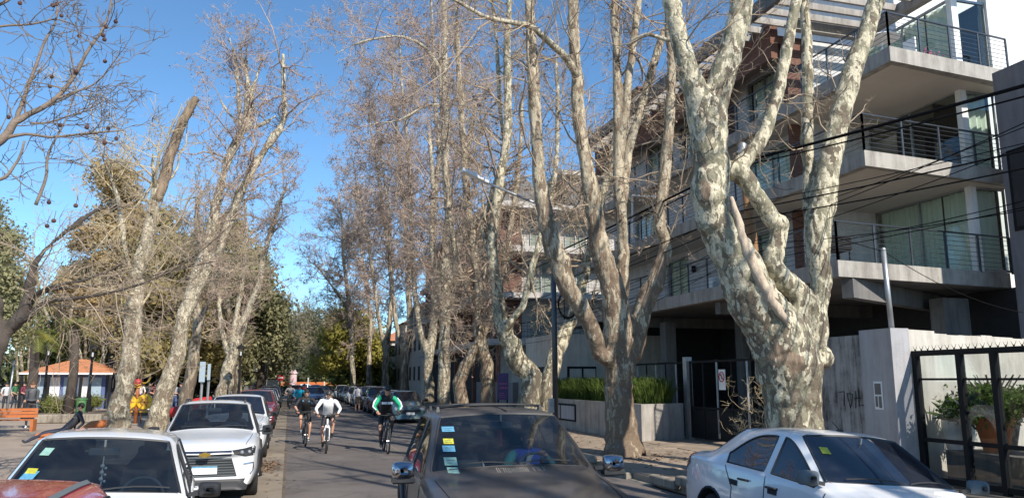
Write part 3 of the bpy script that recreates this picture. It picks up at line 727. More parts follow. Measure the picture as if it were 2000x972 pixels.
    vs = [tuple(v.co) for v in me.vertices]+mb.v; fs = [tuple(p.vertices) for p in me.polygons]+[tuple(i+n0_ for i in f) for f in mb.f]
    m2 = bpy.data.meshes.new('body'); m2.from_pydata(vs, [], fs); bpy.data.meshes.remove(me)
    order = ['skin', 'torso', 'arm', 'forearm', 'thigh', 'knee', 'shin', 'sock', 'foot', 'dark']
    Cm = dict(C); Cm['skin'] = C.get('skin', M['skin']); Cm.setdefault('knee', Cm['thigh']); Cm.setdefault('sock', Cm['shin']); Cm['dark'] = M['hair']
    for k in order: m2.materials.append(Cm[k])
    A = np.array([b[0] for b in bones]); B = np.array([b[1] for b in bones]); rr = np.array([b[3] for b in bones]); kk = [order.index(b[2]) for b in bones]
    cen = np.array([p.center for p in m2.polygons]); d = B-A; L2 = (d*d).sum(1)
    t = np.clip(((cen[:, None]-A[None])*d[None]).sum(2)/L2[None], 0, 1); dist = np.linalg.norm(cen[:, None]-(A[None]+t[..., None]*d[None]), axis=2)-rr[None]
    mi = np.array(kk)[dist.argmin(1)]; mi[f0_:] = 0; mi[f0_+nf:] = 9
    m2.polygons.foreach_set('material_index', mi.astype(np.int32)); m2.polygons.foreach_set('use_smooth', np.ones(len(mi), bool)); m2.update()
    link('body', m2, root, False)
    if helmet:
        mb = MB(); c = hd+up*.045; X = fwd; Y = rt_; nn = 14; vs = []
        for i in range(6):
            t = i/5*PI/2; rz_ = math.cos(t)
            for k in range(nn): a = 2*PI*k/nn; vs.append(c+(X*math.cos(a)*.135+Y*math.sin(a)*.108)*rz_+up*(.105*math.sin(t)-.01))
        mb.add(vs, [(i*nn+k, i*nn+(k+1) % nn, (i+1)*nn+(k+1) % nn, (i+1)*nn+k) for i in range(5) for k in range(nn)]+[tuple(range(nn))])
        hm = mb.build('helmet', helmet, root, smooth=True, world=False)
        mb = MB()
        for q in (-.5, 0, .5): mb.tube([c+X*.13*math.cos(t)+Y*q*.1+up*(.012+.1*math.sin(t)*math.sqrt(max(.1, 1-q*q*.7))) for t in np.linspace(.3, 2.7, 7)], .008, 4)
        mb.build('helmet_vent', M['plastic'], hm, world=False)
        mb = MB()
        for s in (1, -1): mb.tube([hd+fwd*.097+rt_*s*.005+up*.014, hd+fwd*.09+rt_*s*.06+up*.016], [.018, .016], 6)
        mb.build('glasses', M['plastic'], root, world=False)
    elif hair:
        mb = MB(); mb.ball(hd+up*.035-fwd*.022, .1, 10, 7, (.98, .86, .95)); mb.build('hair', C.get('hair', M['hair']), root, smooth=True, world=False)
    root.scale = (scale,)*3
    root.location = loc; root.rotation_euler = (0, 0, -PI/2+R(heading)); return root
def stand(lean=0, stride=.0, arm=.1, bend=.2, w=.17):
    J = dict(pelvis=(0, 0, .95), chest=(lean*.6, 0, 1.28), neck=(lean*.9, 0, 1.49), head=(lean*1.0+.02, 0, 1.62))
    for s, k in ((1, 'l'), (-1, 'r')):
        st = stride*s
        J[k+'sh'] = (lean*.75, s*.19, 1.41); J[k+'el'] = (lean*.7-st*.5-.02, s*(.23+arm*.3), 1.13); J[k+'wr'] = (lean*.7-st*.9+bend, s*(.24+arm*.2), .93+bend*.6)
        J[k+'hp'] = (0, s*.09, .88); J[k+'kn'] = (st*.6+.04, s*.1, .48); J[k+'an'] = (st, s*.1, .09+abs(min(0, st))*.15); J[k+'to'] = (st+.15, s*.12, .035)
    return J
def ride(knee_up=1, lean=.3, turn=0):
    J = dict(pelvis=(-.32, 0, .98), chest=(-.08, 0, 1.29), neck=(.04, 0, 1.47), head=(.10, 0, 1.60), face=(1, 0, -.12))
    for s, k in ((1, 'l'), (-1, 'r')):
        J[k+'sh'] = (.0, s*.205, 1.40); J[k+'el'] = (.14, s*.345, 1.19); J[k+'wr'] = (.33, s*.28, 1.075)
        J[k+'hp'] = (-.3, s*.1, .92); upk = (s == knee_up)
        J[k+'kn'] = (.1, s*.16, .86) if upk else (-.02, s*.15, .6); J[k+'an'] = (.0, s*.12, .44) if upk else (-.1, s*.12, .2); J[k+'to'] = (.15, s*.12, .4) if upk else (.05, s*.12, .13)
    return J
def bicycle(label, frame, loc, heading, group='bicycles ridden down the street', up=1):
    root = thing('bicycle', label, 'bicycle', (0,0,0), 0, group); wr_ = .34
    for x, nm in ((.58, 'wheel'), (-.47, 'wheel')):
        mb = MB(); mb.tube([(x+wr_*math.cos(a), 0, wr_+wr_*math.sin(a)) for a in np.linspace(0, 2*PI, 26, endpoint=False)], .024, 6, closed=True); w = mb.build(nm, M['rubber'], root, smooth=True, world=False)
        mb = MB(); mb.tube([(x+(wr_-.035)*math.cos(a), 0, wr_+(wr_-.035)*math.sin(a)) for a in np.linspace(0, 2*PI, 26, endpoint=False)], .011, 4, closed=True)
        for k in range(14): a = 2*PI*k/14; mb.tube([(x, .03*(-1)**k, wr_), (x+(wr_-.04)*math.cos(a), 0, wr_+(wr_-.04)*math.sin(a))], .0025, 3)
        mb.tube([(x, -.05, wr_), (x, .05, wr_)], .025, 8); mb.build('rim', M['alloy'], w, world=False)
    mb = MB(); hd, st, bb, ra = (.36, 0, .86), (-.2, 0, .82), (-.06, 0, .29), (-.47, 0, wr_)
    mb.tube([hd, bb], .024, 7); mb.tube([hd, st], .02, 7); mb.tube([st, bb], .02, 7)
    for s in (1, -1): mb.tube([st, (-.47, s*.06, wr_)], .011, 5); mb.tube([bb, (-.47, s*.06, wr_)], .011, 5)
    mb.tube([(.34, 0, .92), (.4, 0, .76)], .028, 8); mb.build('frame', frame, root, smooth=True, world=False)
    mb = MB()
    for s in (1, -1): mb.tube([(.4, s*.03, .76), (.43, s*.065, .66), (.58, s*.065, wr_)], [.02, .022, .014], 6)
    mb.beam((.42, -.07, .69), (.42, .07, .69), .05, .04); mb.build('fork', frame, root, smooth=True, world=False)
    mb = MB(); mb.tube([(.34, 0, .9), (.34, 0, 1.0), (.4, 0, 1.03)], .016, 6); mb.tube([(.38, -.34, 1.05), (.42, -.1, 1.03), (.42, .1, 1.03), (.38, .34, 1.05)], .013, 6)
    for s in (1, -1): mb.tube([(.38, s*.34, 1.05), (.385, s*.22, 1.045)], .019, 6); mb.tube([(.4, s*.24, 1.04), (.47, s*.27, 1.0)], .007, 4)
    mb.build('handlebar', M['plastic'], root, smooth=True, world=False)
    mb = MB(); mb.ball((-.27, 0, .97), .1, 10, 6, (1.4, .75, .32)); mb.tube([(-.24, 0, .95), st], .014, 6); mb.build('saddle', M['plastic'], root, smooth=True, world=False)
    mb = MB()
    for s in (1, -1):
        q = 1 if s == up else -1
        mb.beam((-.06, s*.08, .29), (-.06+.05, s*.08, .29+q*.13), .025, .014, (0, 1, 0)); mb.box((-.05+.0, s*.12-.045, .28+q*.13), (.05, s*.12+.045, .3+q*.13))
    mb.rev([(.09, -.008), (.09, .008)], 16, (-.06, -.06, .29), 'y'); mb.tube([(-.06, -.08, .29), (-.06, .08, .29)], .02, 6)
    mb.build('crank', M['plastic'], root, world=False)
    root.location = loc; root.rotation_euler = (0, 0, -PI/2+R(heading)); return root
# ================================================================ SETTING: ground, road, pavements
KL, BAY, KR, BL = -2.6, 0.0, 6.75, 11.0     # left kerb, edge of parking bay, right kerb, right building line
mb = MB(); mb.box((-900, -300, -1.0), (900, 1500, -.03)); struct('ground', mb, M['soil'])
def sheet(name, x0, x1, y0, y1, z, mat, n=1, th=.02):
    mb = MB(); mb.box((x0, y0, z-th), (x1, y1, z)); return struct(name, mb, mat)
sheet('road', BAY, KR+.02, -40, 140, 0.0, M['asphalt'])
sheet('parking_bay', KL, BAY+.02, -40, 140, .004, M['bay'])
sheet('cross_road', -60, 90, 112, 124, .006, M['asphalt'])
sheet('pavement', KR+.15, 40, -40, 160, .13, M['pave'], th=.14)
sheet('plaza', -120, KL-.14, -40, 110, .13, M['plaza'], th=.14)
mb = MB(); mb.box((3.06, 4, -.001), (3.14, 110, .004)); struct('road_seam', mb, M['paint_line'])
mb = MB(); mb.box((-.03, 4, -.001), (.02, 110, .012)); struct('bay_edge', mb, M['soil'])
kerb = thing('kerb', 'worn stone kerb edging the right pavement', 'kerb', (KR, 10, 0)); kerb['kind'] = 'structure'
me0 = None
for k in range(70):
    y = 4+k*1.0
    if me0 is None:
        mb = MB(); mb.bev((KR-.0, 0.006, -.02), (KR+.15, .992, .145), .018); o = mb.build('kerb_stone', M['kerb'], kerb, world=False); me0 = o.data; o.parent = kerb
    else: o = bpy.data.objects.new('kerb_stone', me0); COL.objects.link(o); o.parent = kerb
    o.matrix_parent_inverse = kerb.matrix_basis.inverted(); o.location = (random.uniform(-.012, .012), y, random.uniform(-.015, .01)); o.rotation_euler = (0, random.uniform(-.03, .03), random.uniform(-.01, .01))
mb = MB(); mb.box((KL-.15, -30, -.02), (KL, 110, .15)); struct('left_kerb', mb, M['kerb'])
# joints of the right pavement: slabs near the camera are separate pieces
pv = thing('pavement_slabs', 'worn brown paving slabs of the right pavement', 'pavement', (9, 20, .13)); pv['kind'] = 'structure'
sm = {}
for i in range(6):
    for j in range(26):
        x0, y0 = KR+.18+i*.7, 9+j*.9
        if i > 3 and y0 > 22: continue
        if math.hypot(x0+.35-8.3, y0+.45-18.5) < .75 or math.hypot(x0+.35-8.9, y0+.45-12.1) < .9 or math.hypot(x0+.35-8.3, y0+.45-26.7) < .8: continue
        if 'm' not in sm: mb = MB(); mb.bev((.006, .006, -.02), (.694, .894, .022), .006); o = mb.build('slab', M['pave'], pv, world=False); sm['m'] = o.data
        else: o = bpy.data.objects.new('slab', sm['m']); COL.objects.link(o); o.parent = pv
        o.matrix_parent_inverse = pv.matrix_basis.inverted(); o.location = (x0, y0, .128+random.uniform(-.008, .006)); o.rotation_euler = (random.uniform(-.008, .008), random.uniform(-.008, .008), 0)
# ================================================================ APARTMENT BUILDING (right)
B = thing('apartment_building', 'modern grey apartment block with wraparound balconies, brick parapet and pergola behind the big plane tree', 'building', (15, 25, .13))
YN, YF = 16.0, 37.0
LV = [(13.2, 5.0, 16.2), (14.1, 7.9, 16.0), (15.0, 10.8, 15.8)]     # balcony edge X, floor height, near end Y
XW = 16.2; XG, YG = 18.5, 17.0                                       # street wall; glass corner
def skew(x0, y0, x1): return y0+(x1-x0)*.1
for k, (xe, z, yn) in enumerate(LV):
    mb = MB(); h = .42
    if k == 0:   # angled first-floor slab with deeper beam
        poly = [(xe, yn), (19.6, yn+.75), (19.6, YF), (xe-.0, YF)]
    else: poly = [(xe, yn), (19.8, skew(xe, yn, 19.8)), (19.8, YF), (xe, YF)]
    mb.prism([(a-poly[0][0], b-poly[0][1]) for a, b in poly], (poly[0][0], poly[0][1], z-h), (poly[0][0], poly[0][1], z), ((1, 0, 0), (0, 1, 0)))
    mb.build('balcony_slab', M['concrete'], B)
    mb = MB(); q = .22
    mb.prism([(a, b) for a, b in ((q, q), (19.6-xe-.05, q+.5), (19.6-xe-.05, YF-yn-.1), (q, YF-yn-.1))], (xe, yn, z-h-.015), (xe, yn, z-h-.003), ((1, 0, 0), (0, 1, 0)))
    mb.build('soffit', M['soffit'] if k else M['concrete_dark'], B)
# deeper beams below the first floor, columns, carport
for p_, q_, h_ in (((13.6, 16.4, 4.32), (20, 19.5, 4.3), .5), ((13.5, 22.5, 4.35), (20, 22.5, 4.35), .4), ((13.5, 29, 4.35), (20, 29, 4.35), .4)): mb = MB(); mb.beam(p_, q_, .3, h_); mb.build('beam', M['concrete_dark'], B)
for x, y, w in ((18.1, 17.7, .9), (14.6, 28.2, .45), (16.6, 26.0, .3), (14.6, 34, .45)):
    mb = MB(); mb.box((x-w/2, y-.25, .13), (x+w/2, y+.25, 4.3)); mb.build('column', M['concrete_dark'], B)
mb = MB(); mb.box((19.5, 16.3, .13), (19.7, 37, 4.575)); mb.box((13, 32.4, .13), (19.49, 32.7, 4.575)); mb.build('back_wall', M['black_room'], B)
def window(y0, y1, z0, z1, X, cur=True, axis='Y', par=B, nx=2):
    """sliding window in a street wall (plane X) or an end wall (plane Y=X)"""
    def T(a, b, c): return (X+b, a, c) if axis == 'Y' else (a, X+b, c)
    def bx(m, a0, a1, b0, b1, c0, c1):
        p, q = T(a0, b0, c0), T(a1, b1, c1); m.box(tuple(min(i, j) for i, j in zip(p, q)), tuple(max(i, j) for i, j in zip(p, q)))
    fr = MB(); w = .07
    bx(fr, y0, y1, -.03, .05, z1-w, z1); bx(fr, y0, y1, -.03, .05, z0, z0+w)
    for i in range(nx+1): y = y0+(y1-y0)*i/nx; bx(fr, max(y0, y-w/2), min(y1, y+w/2), -.028, .048, z0+w, z1-w)
    f = fr.build('window', M['galv'], par)
    for i in range(nx):
        a, b = y0+(y1-y0)*i/nx+w/2, y0+(y1-y0)*(i+1)/nx-w/2
        g = MB(); bx(g, a, b, .0, .012, z0+w, z1-w); g.build('pane', M['glass'], f)
    if cur:
        c = MB(); n = int((y1-y0)/.07); pts = []
        for i in range(n+1): pts.append((y0+.08+(y1-y0-.16)*i/n, .14+.045*math.sin(i*1.9)+.02*math.sin(i*.7)))
        vs = []
        for a, b in pts: vs += [T(a, b, z0+.08), T(a, b, z1-.06)]
        c.add(vs, [(2*i, 2*i+2, 2*i+3, 2*i+1) for i in range(n)]); c.build('curtain', M['curtain'], f)
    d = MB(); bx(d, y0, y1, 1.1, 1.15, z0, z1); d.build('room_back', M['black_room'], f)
# storey walls
for k, (xe, z, yn) in enumerate(LV):
    z1 = z+2.48
    mb = MB()
    # street wall, with window openings left out
    ops = {0: [(22.4, 24.2, 0), (29.2, 31.2, 0)], 1: [(21.6, 24.6, 0), (26.0, 28.2, 0), (32.4, 34.4, 0)], 2: [(22.3, 24.3, 0), (27.6, 29.6, .0), (31.0, 32.8, 0)]}[k]
    y = 20.7
    mb.box((XW, YF-.25, z), (19.6, YF, z1))
    for a, b, c in ops: mb.box((XW, y, z), (XW+.25, a, z1)); mb.box((XW, a, z1-.2), (XW+.25, b, z1)); y = b
    mb.box((XW, y, z), (XW+.25, YF-.255, z1)); mb.box((XW+.25, 20.7, z), (XG+.1, 20.95, z1)); mb.build('wall', M['plaster'] if k < 2 else M['plaster'], B)
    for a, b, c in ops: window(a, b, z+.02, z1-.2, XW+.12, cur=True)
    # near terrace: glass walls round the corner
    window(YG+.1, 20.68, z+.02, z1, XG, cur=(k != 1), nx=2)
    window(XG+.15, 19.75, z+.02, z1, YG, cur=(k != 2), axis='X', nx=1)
    mb = MB(); mb.box((XG-.08, YG-.1, z), (XG+.14, YG+.09, z1+.02)); mb.build('corner_post', M['plaster_white'], B)
    if k == 2: mb = MB(); mb.box((19.76, YG-.1, z), (21.2, YG+.2, z+3)); mb.build('wall', M['plaster_white'], B)
    # railing
    xr = xe+.09
    path = [(19.7, skew(xe, yn, 19.7)+.1), (xr, yn+.1), (xr, YF-.2)]
    rl = MB()
    for a, b in zip(path, path[1:]):
        for j in range(7): zz = z+.14+j*.13; rl.tube([(a[0], a[1], zz), (b[0], b[1], zz)], .008, 4)
        rl.beam((a[0], a[1], z+1.03), (b[0], b[1], z+1.03), .055, .035)
    r = rl.build('railing', M['rail_metal'], B)
    for a, b in zip(path, path[1:]):
        Lg = math.hypot(b[0]-a[0], b[1]-a[1]); n = max(2, round(Lg/1.25))
        for i in range(n+1):
            t = i/n; x, y = lerp(a[0], b[0], t), lerp(a[1], b[1], t)
            mb = MB(); mb.box((x-.025, y-.02, z-.03), (x+.025, y+.02, z+1.02)); mb.build('railing_post', M['rail_metal'], r)
# brick parapet, brick end walls
mb = MB(); mb.box((15.2, 21.2, 12.75), (15.5, YF, 14.05)); mb.box((15.5, 21.2, 13.3), (20, YF, 13.6)); mb.build('brick_parapet', M['brick'], B)
mb = MB(); mb.box((15.18, 21.18, 14.05), (15.55, YF, 14.12)); mb.build('parapet_cap', M['concrete_dark'], B)
for a_, b_ in (((15.55, 20.9, 10.8), (16.19, 21.15, 13.3)), ((15.6, 20.9, 7.9), (16.19, 21.1, 10.4)), ((15.55, 20.9, 5.0), (16.19, 21.1, 7.45)), ((15.55, 25.1, 10.8), (16.15, 27.2, 12.7))): mb = MB(); mb.box(a_, b_); mb.build('brick_wall', M['brick'], B)
for p_, q_, w_ in (((14.3, 15.65, 13.9), (20, 16.2, 13.9), .2), ((15.6, 20.6, 13.75), (18.6, 20.6, 13.75), .25), ((18.5, 16.2, 13.8), (18.5, 20.4, 13.8), .25)): pg = MB(); pg.beam(p_, q_, w_, .42); pg.build('pergola_beam', M['concrete'], B)
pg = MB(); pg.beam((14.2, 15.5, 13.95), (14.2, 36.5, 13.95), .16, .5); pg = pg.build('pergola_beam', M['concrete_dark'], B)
for k in range(31):
    y = 16.3+k*.66
    mb = MB(); mb.box((14.29, y-.05, 13.78), (15.19 if y > 21 else 18.35, y+.05, 14.0)); mb.build('pergola_slat', M['concrete'], pg)
# roof lamp, wall lamps, air conditioners, terrace furniture on the balconies
def wall_lamp(x, y, z, lab):
    t = thing('wall_lamp', lab, 'lamp', (x, y, z)); mb = MB(); mb.rev([(.05, -.13), (.085, -.12), (.085, .12), (.05, .13)], 10, (x-.1, y, z)); mb.box((x-.09, y-.03, z-.03), (x, y+.03, z+.03)); mb.build('lamp_body', M['dark_metal'], t)
wall_lamp(XW, 25.2, 12.35, 'small dark cylinder lamp on the top floor wall beside the window')
wall_lamp(XW, 28.6, 6.6, 'small black square lamp on the first floor wall above the railing')
def aircon(x, y, z, lab):
    t = thing('air_conditioner', lab, 'air conditioner', (x, y, z), 0, 'air conditioners on the first floor balcony')
    mb = MB(); mb.bev((x-.32, y, z), (x+.32, y+.32, z+.62), .02); mb.bev((x-.3, y-.012, z+.03), (x+.3, y+.002, z+.58), .01); mb.build('casing', M['white_metal'], t)
    mb = MB()
    for r in (.08, .14, .2, .25): mb.tube([(x-.05+r*math.cos(a), y-.02, z+.31+r*math.sin(a)) for a in np.linspace(0, 2*PI, 18, endpoint=False)], .006, 4, closed=True)
    mb.build('grille', M['dark_metal'], t)
aircon(14.9, 24.6, 5.05, 'white air conditioner unit on the first floor balcony, nearer one'); aircon(15.3, 31.3, 5.05, 'white air conditioner unit on the first floor balcony, farther left')
t = thing('garden_chair', 'white chair behind the flowers on the top corner balcony', 'chair', (16.6, 16.9, 10.8)); mb = MB()
mb.bev((16.3, 16.7, 11.2), (16.8, 17.15, 11.25), .01); mb.build('seat', M['white'], t)
mb = MB(); mb.bev((16.76, 16.7, 11.25), (16.8, 17.15, 11.7), .01); mb.build('backrest', M['white'], t)
for x, y in ((16.33, 16.73), (16.77, 16.73), (16.33, 17.12), (16.77, 17.12)): mb = MB(); mb.tube([(x, y, 10.8), (x, y, 11.2)], .018, 5); mb.build('leg', M['white'], t)
t = thing('garden_table', 'round white table on the top corner balcony', 'table', (15.9, 16.8, 10.8)); mb = MB(); mb.rev([(.45, 11.5), (.48, 11.52), (.45, 11.55)], 20, (15.7, 16.8, 0)); mb.build('table_top', M['white'], t); mb = MB(); mb.tube([(15.7, 16.8, 10.8), (15.7, 16.8, 11.5)], .03, 6); mb.build('leg', M['white'], t)
fl = MB()
for k in range(30):
    x = 16.9+random.gauss(0, .25); z = 11.03+random.random()*.2; fl.ball((x, 16.42+random.random()*.15, z), .022, 5, 4)
t = thing('flower_box', 'planter of pink and red flowers on the top corner balcony', 'flowers', (16.9, 16.45, 10.8)); fl.build('flowers', M['pink'], t); mb = MB(); mb.box((16.45, 16.4, 10.82), (17.35, 16.58, 11.02)); mb.build('box', M['plastic'], t)
t = thing('barbecue', 'dark barbecue grill at the end of the first floor balcony', 'barbecue', (14.0, 17, 5)); mb = MB(); mb.bev((13.7, 17.2, 5.45), (14.5, 17.7, 5.85), .04); mb.build('bowl', M['dark_metal'], t)
for x, y in ((13.75, 17.25), (14.45, 17.25), (13.75, 17.65), (14.45, 17.65)): mb = MB(); mb.tube([(x, y, 5), (x, y, 5.5)], .02, 5); mb.build('leg', M['dark_metal'], t)
# rooftop chimney
t = thing('chimney', 'white rooftop chimney with a brick and tile cap', 'chimney', (16.9, 33, 13.6)); mb = MB(); mb.box((16.0, 33, 13.6), (16.9, 34.6, 16.0)); mb.build('stack', M['plaster_white'], t)
mb = MB()
for k in range(5): mb.box((15.9+k*.22, 32.95, 16.0), (16.0+k*.22, 34.65, 16.18))
mb.box((15.85, 32.9, 16.18), (17.05, 34.7, 16.3)); mb.build('cap', M['brick'], t)
t = thing('roof_canopy', 'grey rooftop canopy box on the roof of the brick block', 'canopy', (18, 49, 13.1)); mb = MB(); mb.box((16.9, 47, 15.6), (21.5, 52, 15.9)); mb.build('slab', M['beige'], t)
mb = MB(); mb.box((17.5, 47.5, 13.1), (21, 51.6, 15.6)); mb.build('room', M['concrete_dark'], t)
# ---------------------------------------------------------------- ground-floor block with door behind the planter
G = thing('entrance_block', 'sunlit beige entrance wall with a framed door behind the planter', 'building', (12.5, 33, .13))
mb = MB(); mb.box((11.0, 32.0, .13), (16.4, 36, 4.0)); mb.build('wall', M['beige'], G)
mb = MB(); mb.box((11.65, 31.95, .9), (13.0, 32.0, 2.6)); fr = mb.build('door', M['dark_metal'], G)
for a in (11.75, 12.4): mb = MB(); mb.box((a, 31.93, 1.0), (a+.55, 31.948, 2.5)); mb.build('pane', M['beige'], fr)
mb = MB(); mb.box((10.96, 33.0, 1.3), (11.0, 34.2, 2.6)); mb.build('window', M['black_room'], G)
# ---------------------------------------------------------------- planter with ornamental grass
PX0, PX1, PY0, PY1, PZ = 10.5, 12.35, 22.2, 31.9, 1.27
Pl = thing('planter', 'long low concrete planter along the pavement beside the second plane tree', 'planter', (11.4, 27, .13))
mb = MB(); mb.prism([(0, 0), (PX1-PX0, .75), (PX1-PX0, .93), (.18, .2), (.18, PY1-PY0), (0, PY1-PY0)], (PX0, PY0, .13), (PX0, PY0, PZ), ((1, 0, 0), (0, 1, 0))); mb.build('wall', M['concrete'], Pl)
mb = MB(); mb.prism([(.16, .3), (PX1-PX0, .9), (PX1-PX0, PY1-PY0), (.16, PY1-PY0)], (PX0, PY0, .5), (PX0, PY0, PZ-.12), ((1, 0, 0), (0, 1, 0))); mb.build('soil', M['soil'], Pl)
mb = MB(); mb.box((PX0-.03, 27.9, .45), (PX0-.001, 31.2, 1.1)); f = mb.build('meter_cabinet', M['dark_metal'], Pl)
for k in range(2): mb = MB(); mb.box((PX0-.045, 28.0+k*1.62, .52), (PX0-.032, 29.5+k*1.62, 1.03)); mb.build('door', M['grey_wall'], f)
def blades(name, cx, cy, rx, ry, z, n, h, lab):
    P_ = []; Rd = []
    for k in range(n):
        a, q = random.random()*2*PI, math.sqrt(random.random()); x, y = cx+rx*q*math.cos(a), cy+ry*q*math.sin(a)
        b = random.random()*2*PI; hh = h*random.uniform(.6, 1.15); o = random.uniform(.05, .5)*h
        P_.append([(x, y, z), (x+math.cos(b)*o*.25, y+math.sin(b)*o*.25, z+hh*.5), (x+math.cos(b)*o*.65, y+math.sin(b)*o*.65, z+hh*.88), (x+math.cos(b)*o*1.1, y+math.sin(b)*o*1.1, z+hh*random.uniform(.75, 1))]); Rd.append([.009, .009, .007, .002])
    V, Q = tubes_np(np.array(P_), np.array(Rd), 3); o = npmesh(name, V, Q, M['grass']); tag(o, lab, 'plants'); o['kind'] = 'stuff'; return o
for k, (y, n) in enumerate(((24.0, 1500), (26.3, 900), (28.6, 1400), (30.6, 1200))):
    blades('ornamental_grass', 11.45, y, .75, 1.25, PZ-.14, n, .95, ['tall green strap leaved clump at the near end of the planter', 'green strap leaved clump in the planter hidden partly by the plane trunk', 'green strap leaved clump in the planter left of the plane trunk', 'green strap leaved clump at the far end of the planter'][k])
# ---------------------------------------------------------------- dark metal gate and fence at the carport
def gate(y0, y1, X, lab, n, leaf=True):
    g = thing('metal_gate', lab, 'gate', (X, (y0+y1)/2, .13)); f = MB(); z0, z1 = .2, 2.62
    for z in (z0+.04, 1.15, z1-.04): f.beam((X, y0, z), (X, y1, z), .05, .07)
    for y in (y0+.03, y1-.03): f.box((X-.03, y-.03, z0), (X+.03, y+.03, z1))
    f.build('frame', M['dark_metal'], g)
    for k in range(1, n): y = lerp(y0, y1, k/n); mb = MB(); mb.box((X-.02, y-.02, z0), (X+.02, y+.02, z1)); mb.build('bar', M['galv'] if k % 2 else M['dark_metal'], g)
    for k in range(n): a, b = lerp(y0, y1, k/n)+.04, lerp(y0, y1, (k+1)/n)-.04; mb = MB(); mb.box((X+.0, a, z0+.05), (X+.012, b, 1.1)); mb.build('panel', M['dark_metal'], g)
    return g
gt = gate(18.6, 22.7, 12.5, 'dark metal carport gate with a round no parking sign', 5)
gate(23.1, 27.6, 12.6, 'dark metal fence panel behind the planter grass', 6)
t = tag(MB().build('x', M['galv']) if 0 else (lambda m: (m.box((12.42, 22.78, .13), (12.62, 23.02, 2.75)), m.build('gate_post', M['galv']))[1])(MB()), 'light grey steel post between gate and planter', 'post')
t = thing('no_parking_sign', 'small white no parking notice with a letter E on the gate', 'sign', (12.45, 20.7, 2.0)); mb = MB(); mb.box((12.44, 20.5, 1.72), (12.455, 20.86, 2.32)); bd = mb.build('board', M['white'], t)
mb = MB(); mb.tube([(12.432, 20.68+.14*math.cos(a), 2.1+.14*math.sin(a)) for a in np.linspace(0, 2*PI, 20, endpoint=False)], .016, 4, closed=True); mb.tube([(12.43, 20.58, 2.0), (12.43, 20.78, 2.2)], .012, 4); mb.build('ring', M['red'], bd)
simple_text('E', .2, M['rubber'], 'letter', (12.436, 20.68, 2.1), (PI/2, 0, -PI/2), bd)
# ---------------------------------------------------------------- graffiti wall and pillar
GW = thing('boundary_wall', 'stained plaster boundary wall with a scribbled tag and poster', 'wall', (11, 13, .13))
mb = MB(); mb.box((11.0, 12.95, .13), (11.25, 14.35, 2.9)); mb.build('wall', M['dirty_wall'], GW)
mb = MB(); mb.box((10.93, 12.1, .13), (11.35, 12.95, 2.98)); mb.build('pillar', M['grey_wall'], GW)
def back(x): return 12.1+(x-11.35)*.32
mb = MB(); n = 14
for i in range(n):
    x0, x1 = 11.35+i*(6.2/n), 11.35+(i+1)*(6.2/n); q = 2.96 if i < 2 else 2.92+random.uniform(-.02, .02)
    mb.add([(x0, back(x0), .13), (x1, back(x1), .13), (x1, back(x1), q), (x0, back(x0), q), (x0, back(x0)+.2, .13), (x1, back(x1)+.2, .13), (x1, back(x1)+.2, q), (x0, back(x0)+.2, q)], [(0,1,2,3), (5,4,7,6), (3,2,6,7), (0,3,7,4), (1,5,6,2)])
mb.build('return_wall', M['beige'], GW)
def strokes(name, S, X, r, mat, par, y0, z0, sc):
    mb = MB()
    for s in S: mb.tube([(X, y0-a*sc, z0+b*sc) for a, b in s], r, 4)
    return mb.build(name, mat, par)
strokes('graffiti', [[(0, .9), (.5, .95), (.45, .5), (.4, .1)], [(.75, .85), (1.2, .8), (1.1, .3), (.95, .0), (.8, .5), (.75, .85)], [(1.5, 1.0), (1.45, .4), (1.4, 0)], [(1.75, 1.1), (1.7, .5), (1.7, .1)], [(1.3, .55), (1.9, .6)], [(1.85, .2), (2.3, .15)]], 10.997, .011, M['rubber'], GW, 13.75, 1.45, .34)
po = thing('wall_poster', 'small framed black and white poster with red on the pillar', 'poster', (10.92, 12.5, 1.7)); mb = MB(); mb.box((10.915, 12.42, 1.45), (10.928, 12.64, 1.98)); mb.build('sheet', M['white'], po)
mb = MB(); mb.box((10.908, 12.45, 1.73), (10.914, 12.61, 1.94)); mb.box((10.908, 12.45, 1.48), (10.914, 12.52, 1.7)); mb.box((10.908, 12.55, 1.5), (10.914, 12.61, 1.7)); mb.build('print', M['concrete_dark'], po)
t = tag((lambda m: (m.tube([(11.15, 12.3, 2.9), (11.12, 12.32, 4.5)], .05, 8), m.ball((11.12, 12.32, 4.53), .05, 8, 5), m.build('service_mast', M['galv'], smooth=True))[2])(MB()), 'thin pale metal mast standing on the wall pillar', 'mast')
# ---------------------------------------------------------------- black steel and glass fence with raised patio
FX = 11.42
Fn = thing('glazed_fence', 'black steel fence with glass panels and spikes at the right edge', 'fence', (FX, 9, .13))
FY = [12.05, 11.05, 10.35, 9.2, 8.2, 7.2, 6.2, 5.2]
mb = MB(); mb.beam((FX, 12.1, 2.5), (FX, 5, 2.5), .1, .1); mb.beam((FX, 12.1, .92), (FX, 5, .92), .08, .07); mb.beam((FX, 12.1, .22), (FX, 5, .22), .08, .1); mb.beam((FX-.002, 12.1, 2.02), (FX-.002, 5, 2.02), .04, .04); mb.build('rail', M['dark_metal'], Fn)
for y in FY: mb = MB(); mb.box((FX-.055, y-.05, .13), (FX+.055, y+.05, 2.55)); mb.build('post', M['dark_metal'], Fn)
for a, b in zip(FY, FY[1:]):
    for z0, z1 in ((.96, 2.0), (2.04, 2.45), (.28, .88)): mb = MB(); mb.box((FX-.006, b+.05, z0), (FX+.006, a-.05, z1)); mb.build('pane', M['fence_glass'], Fn)
sp = MB()
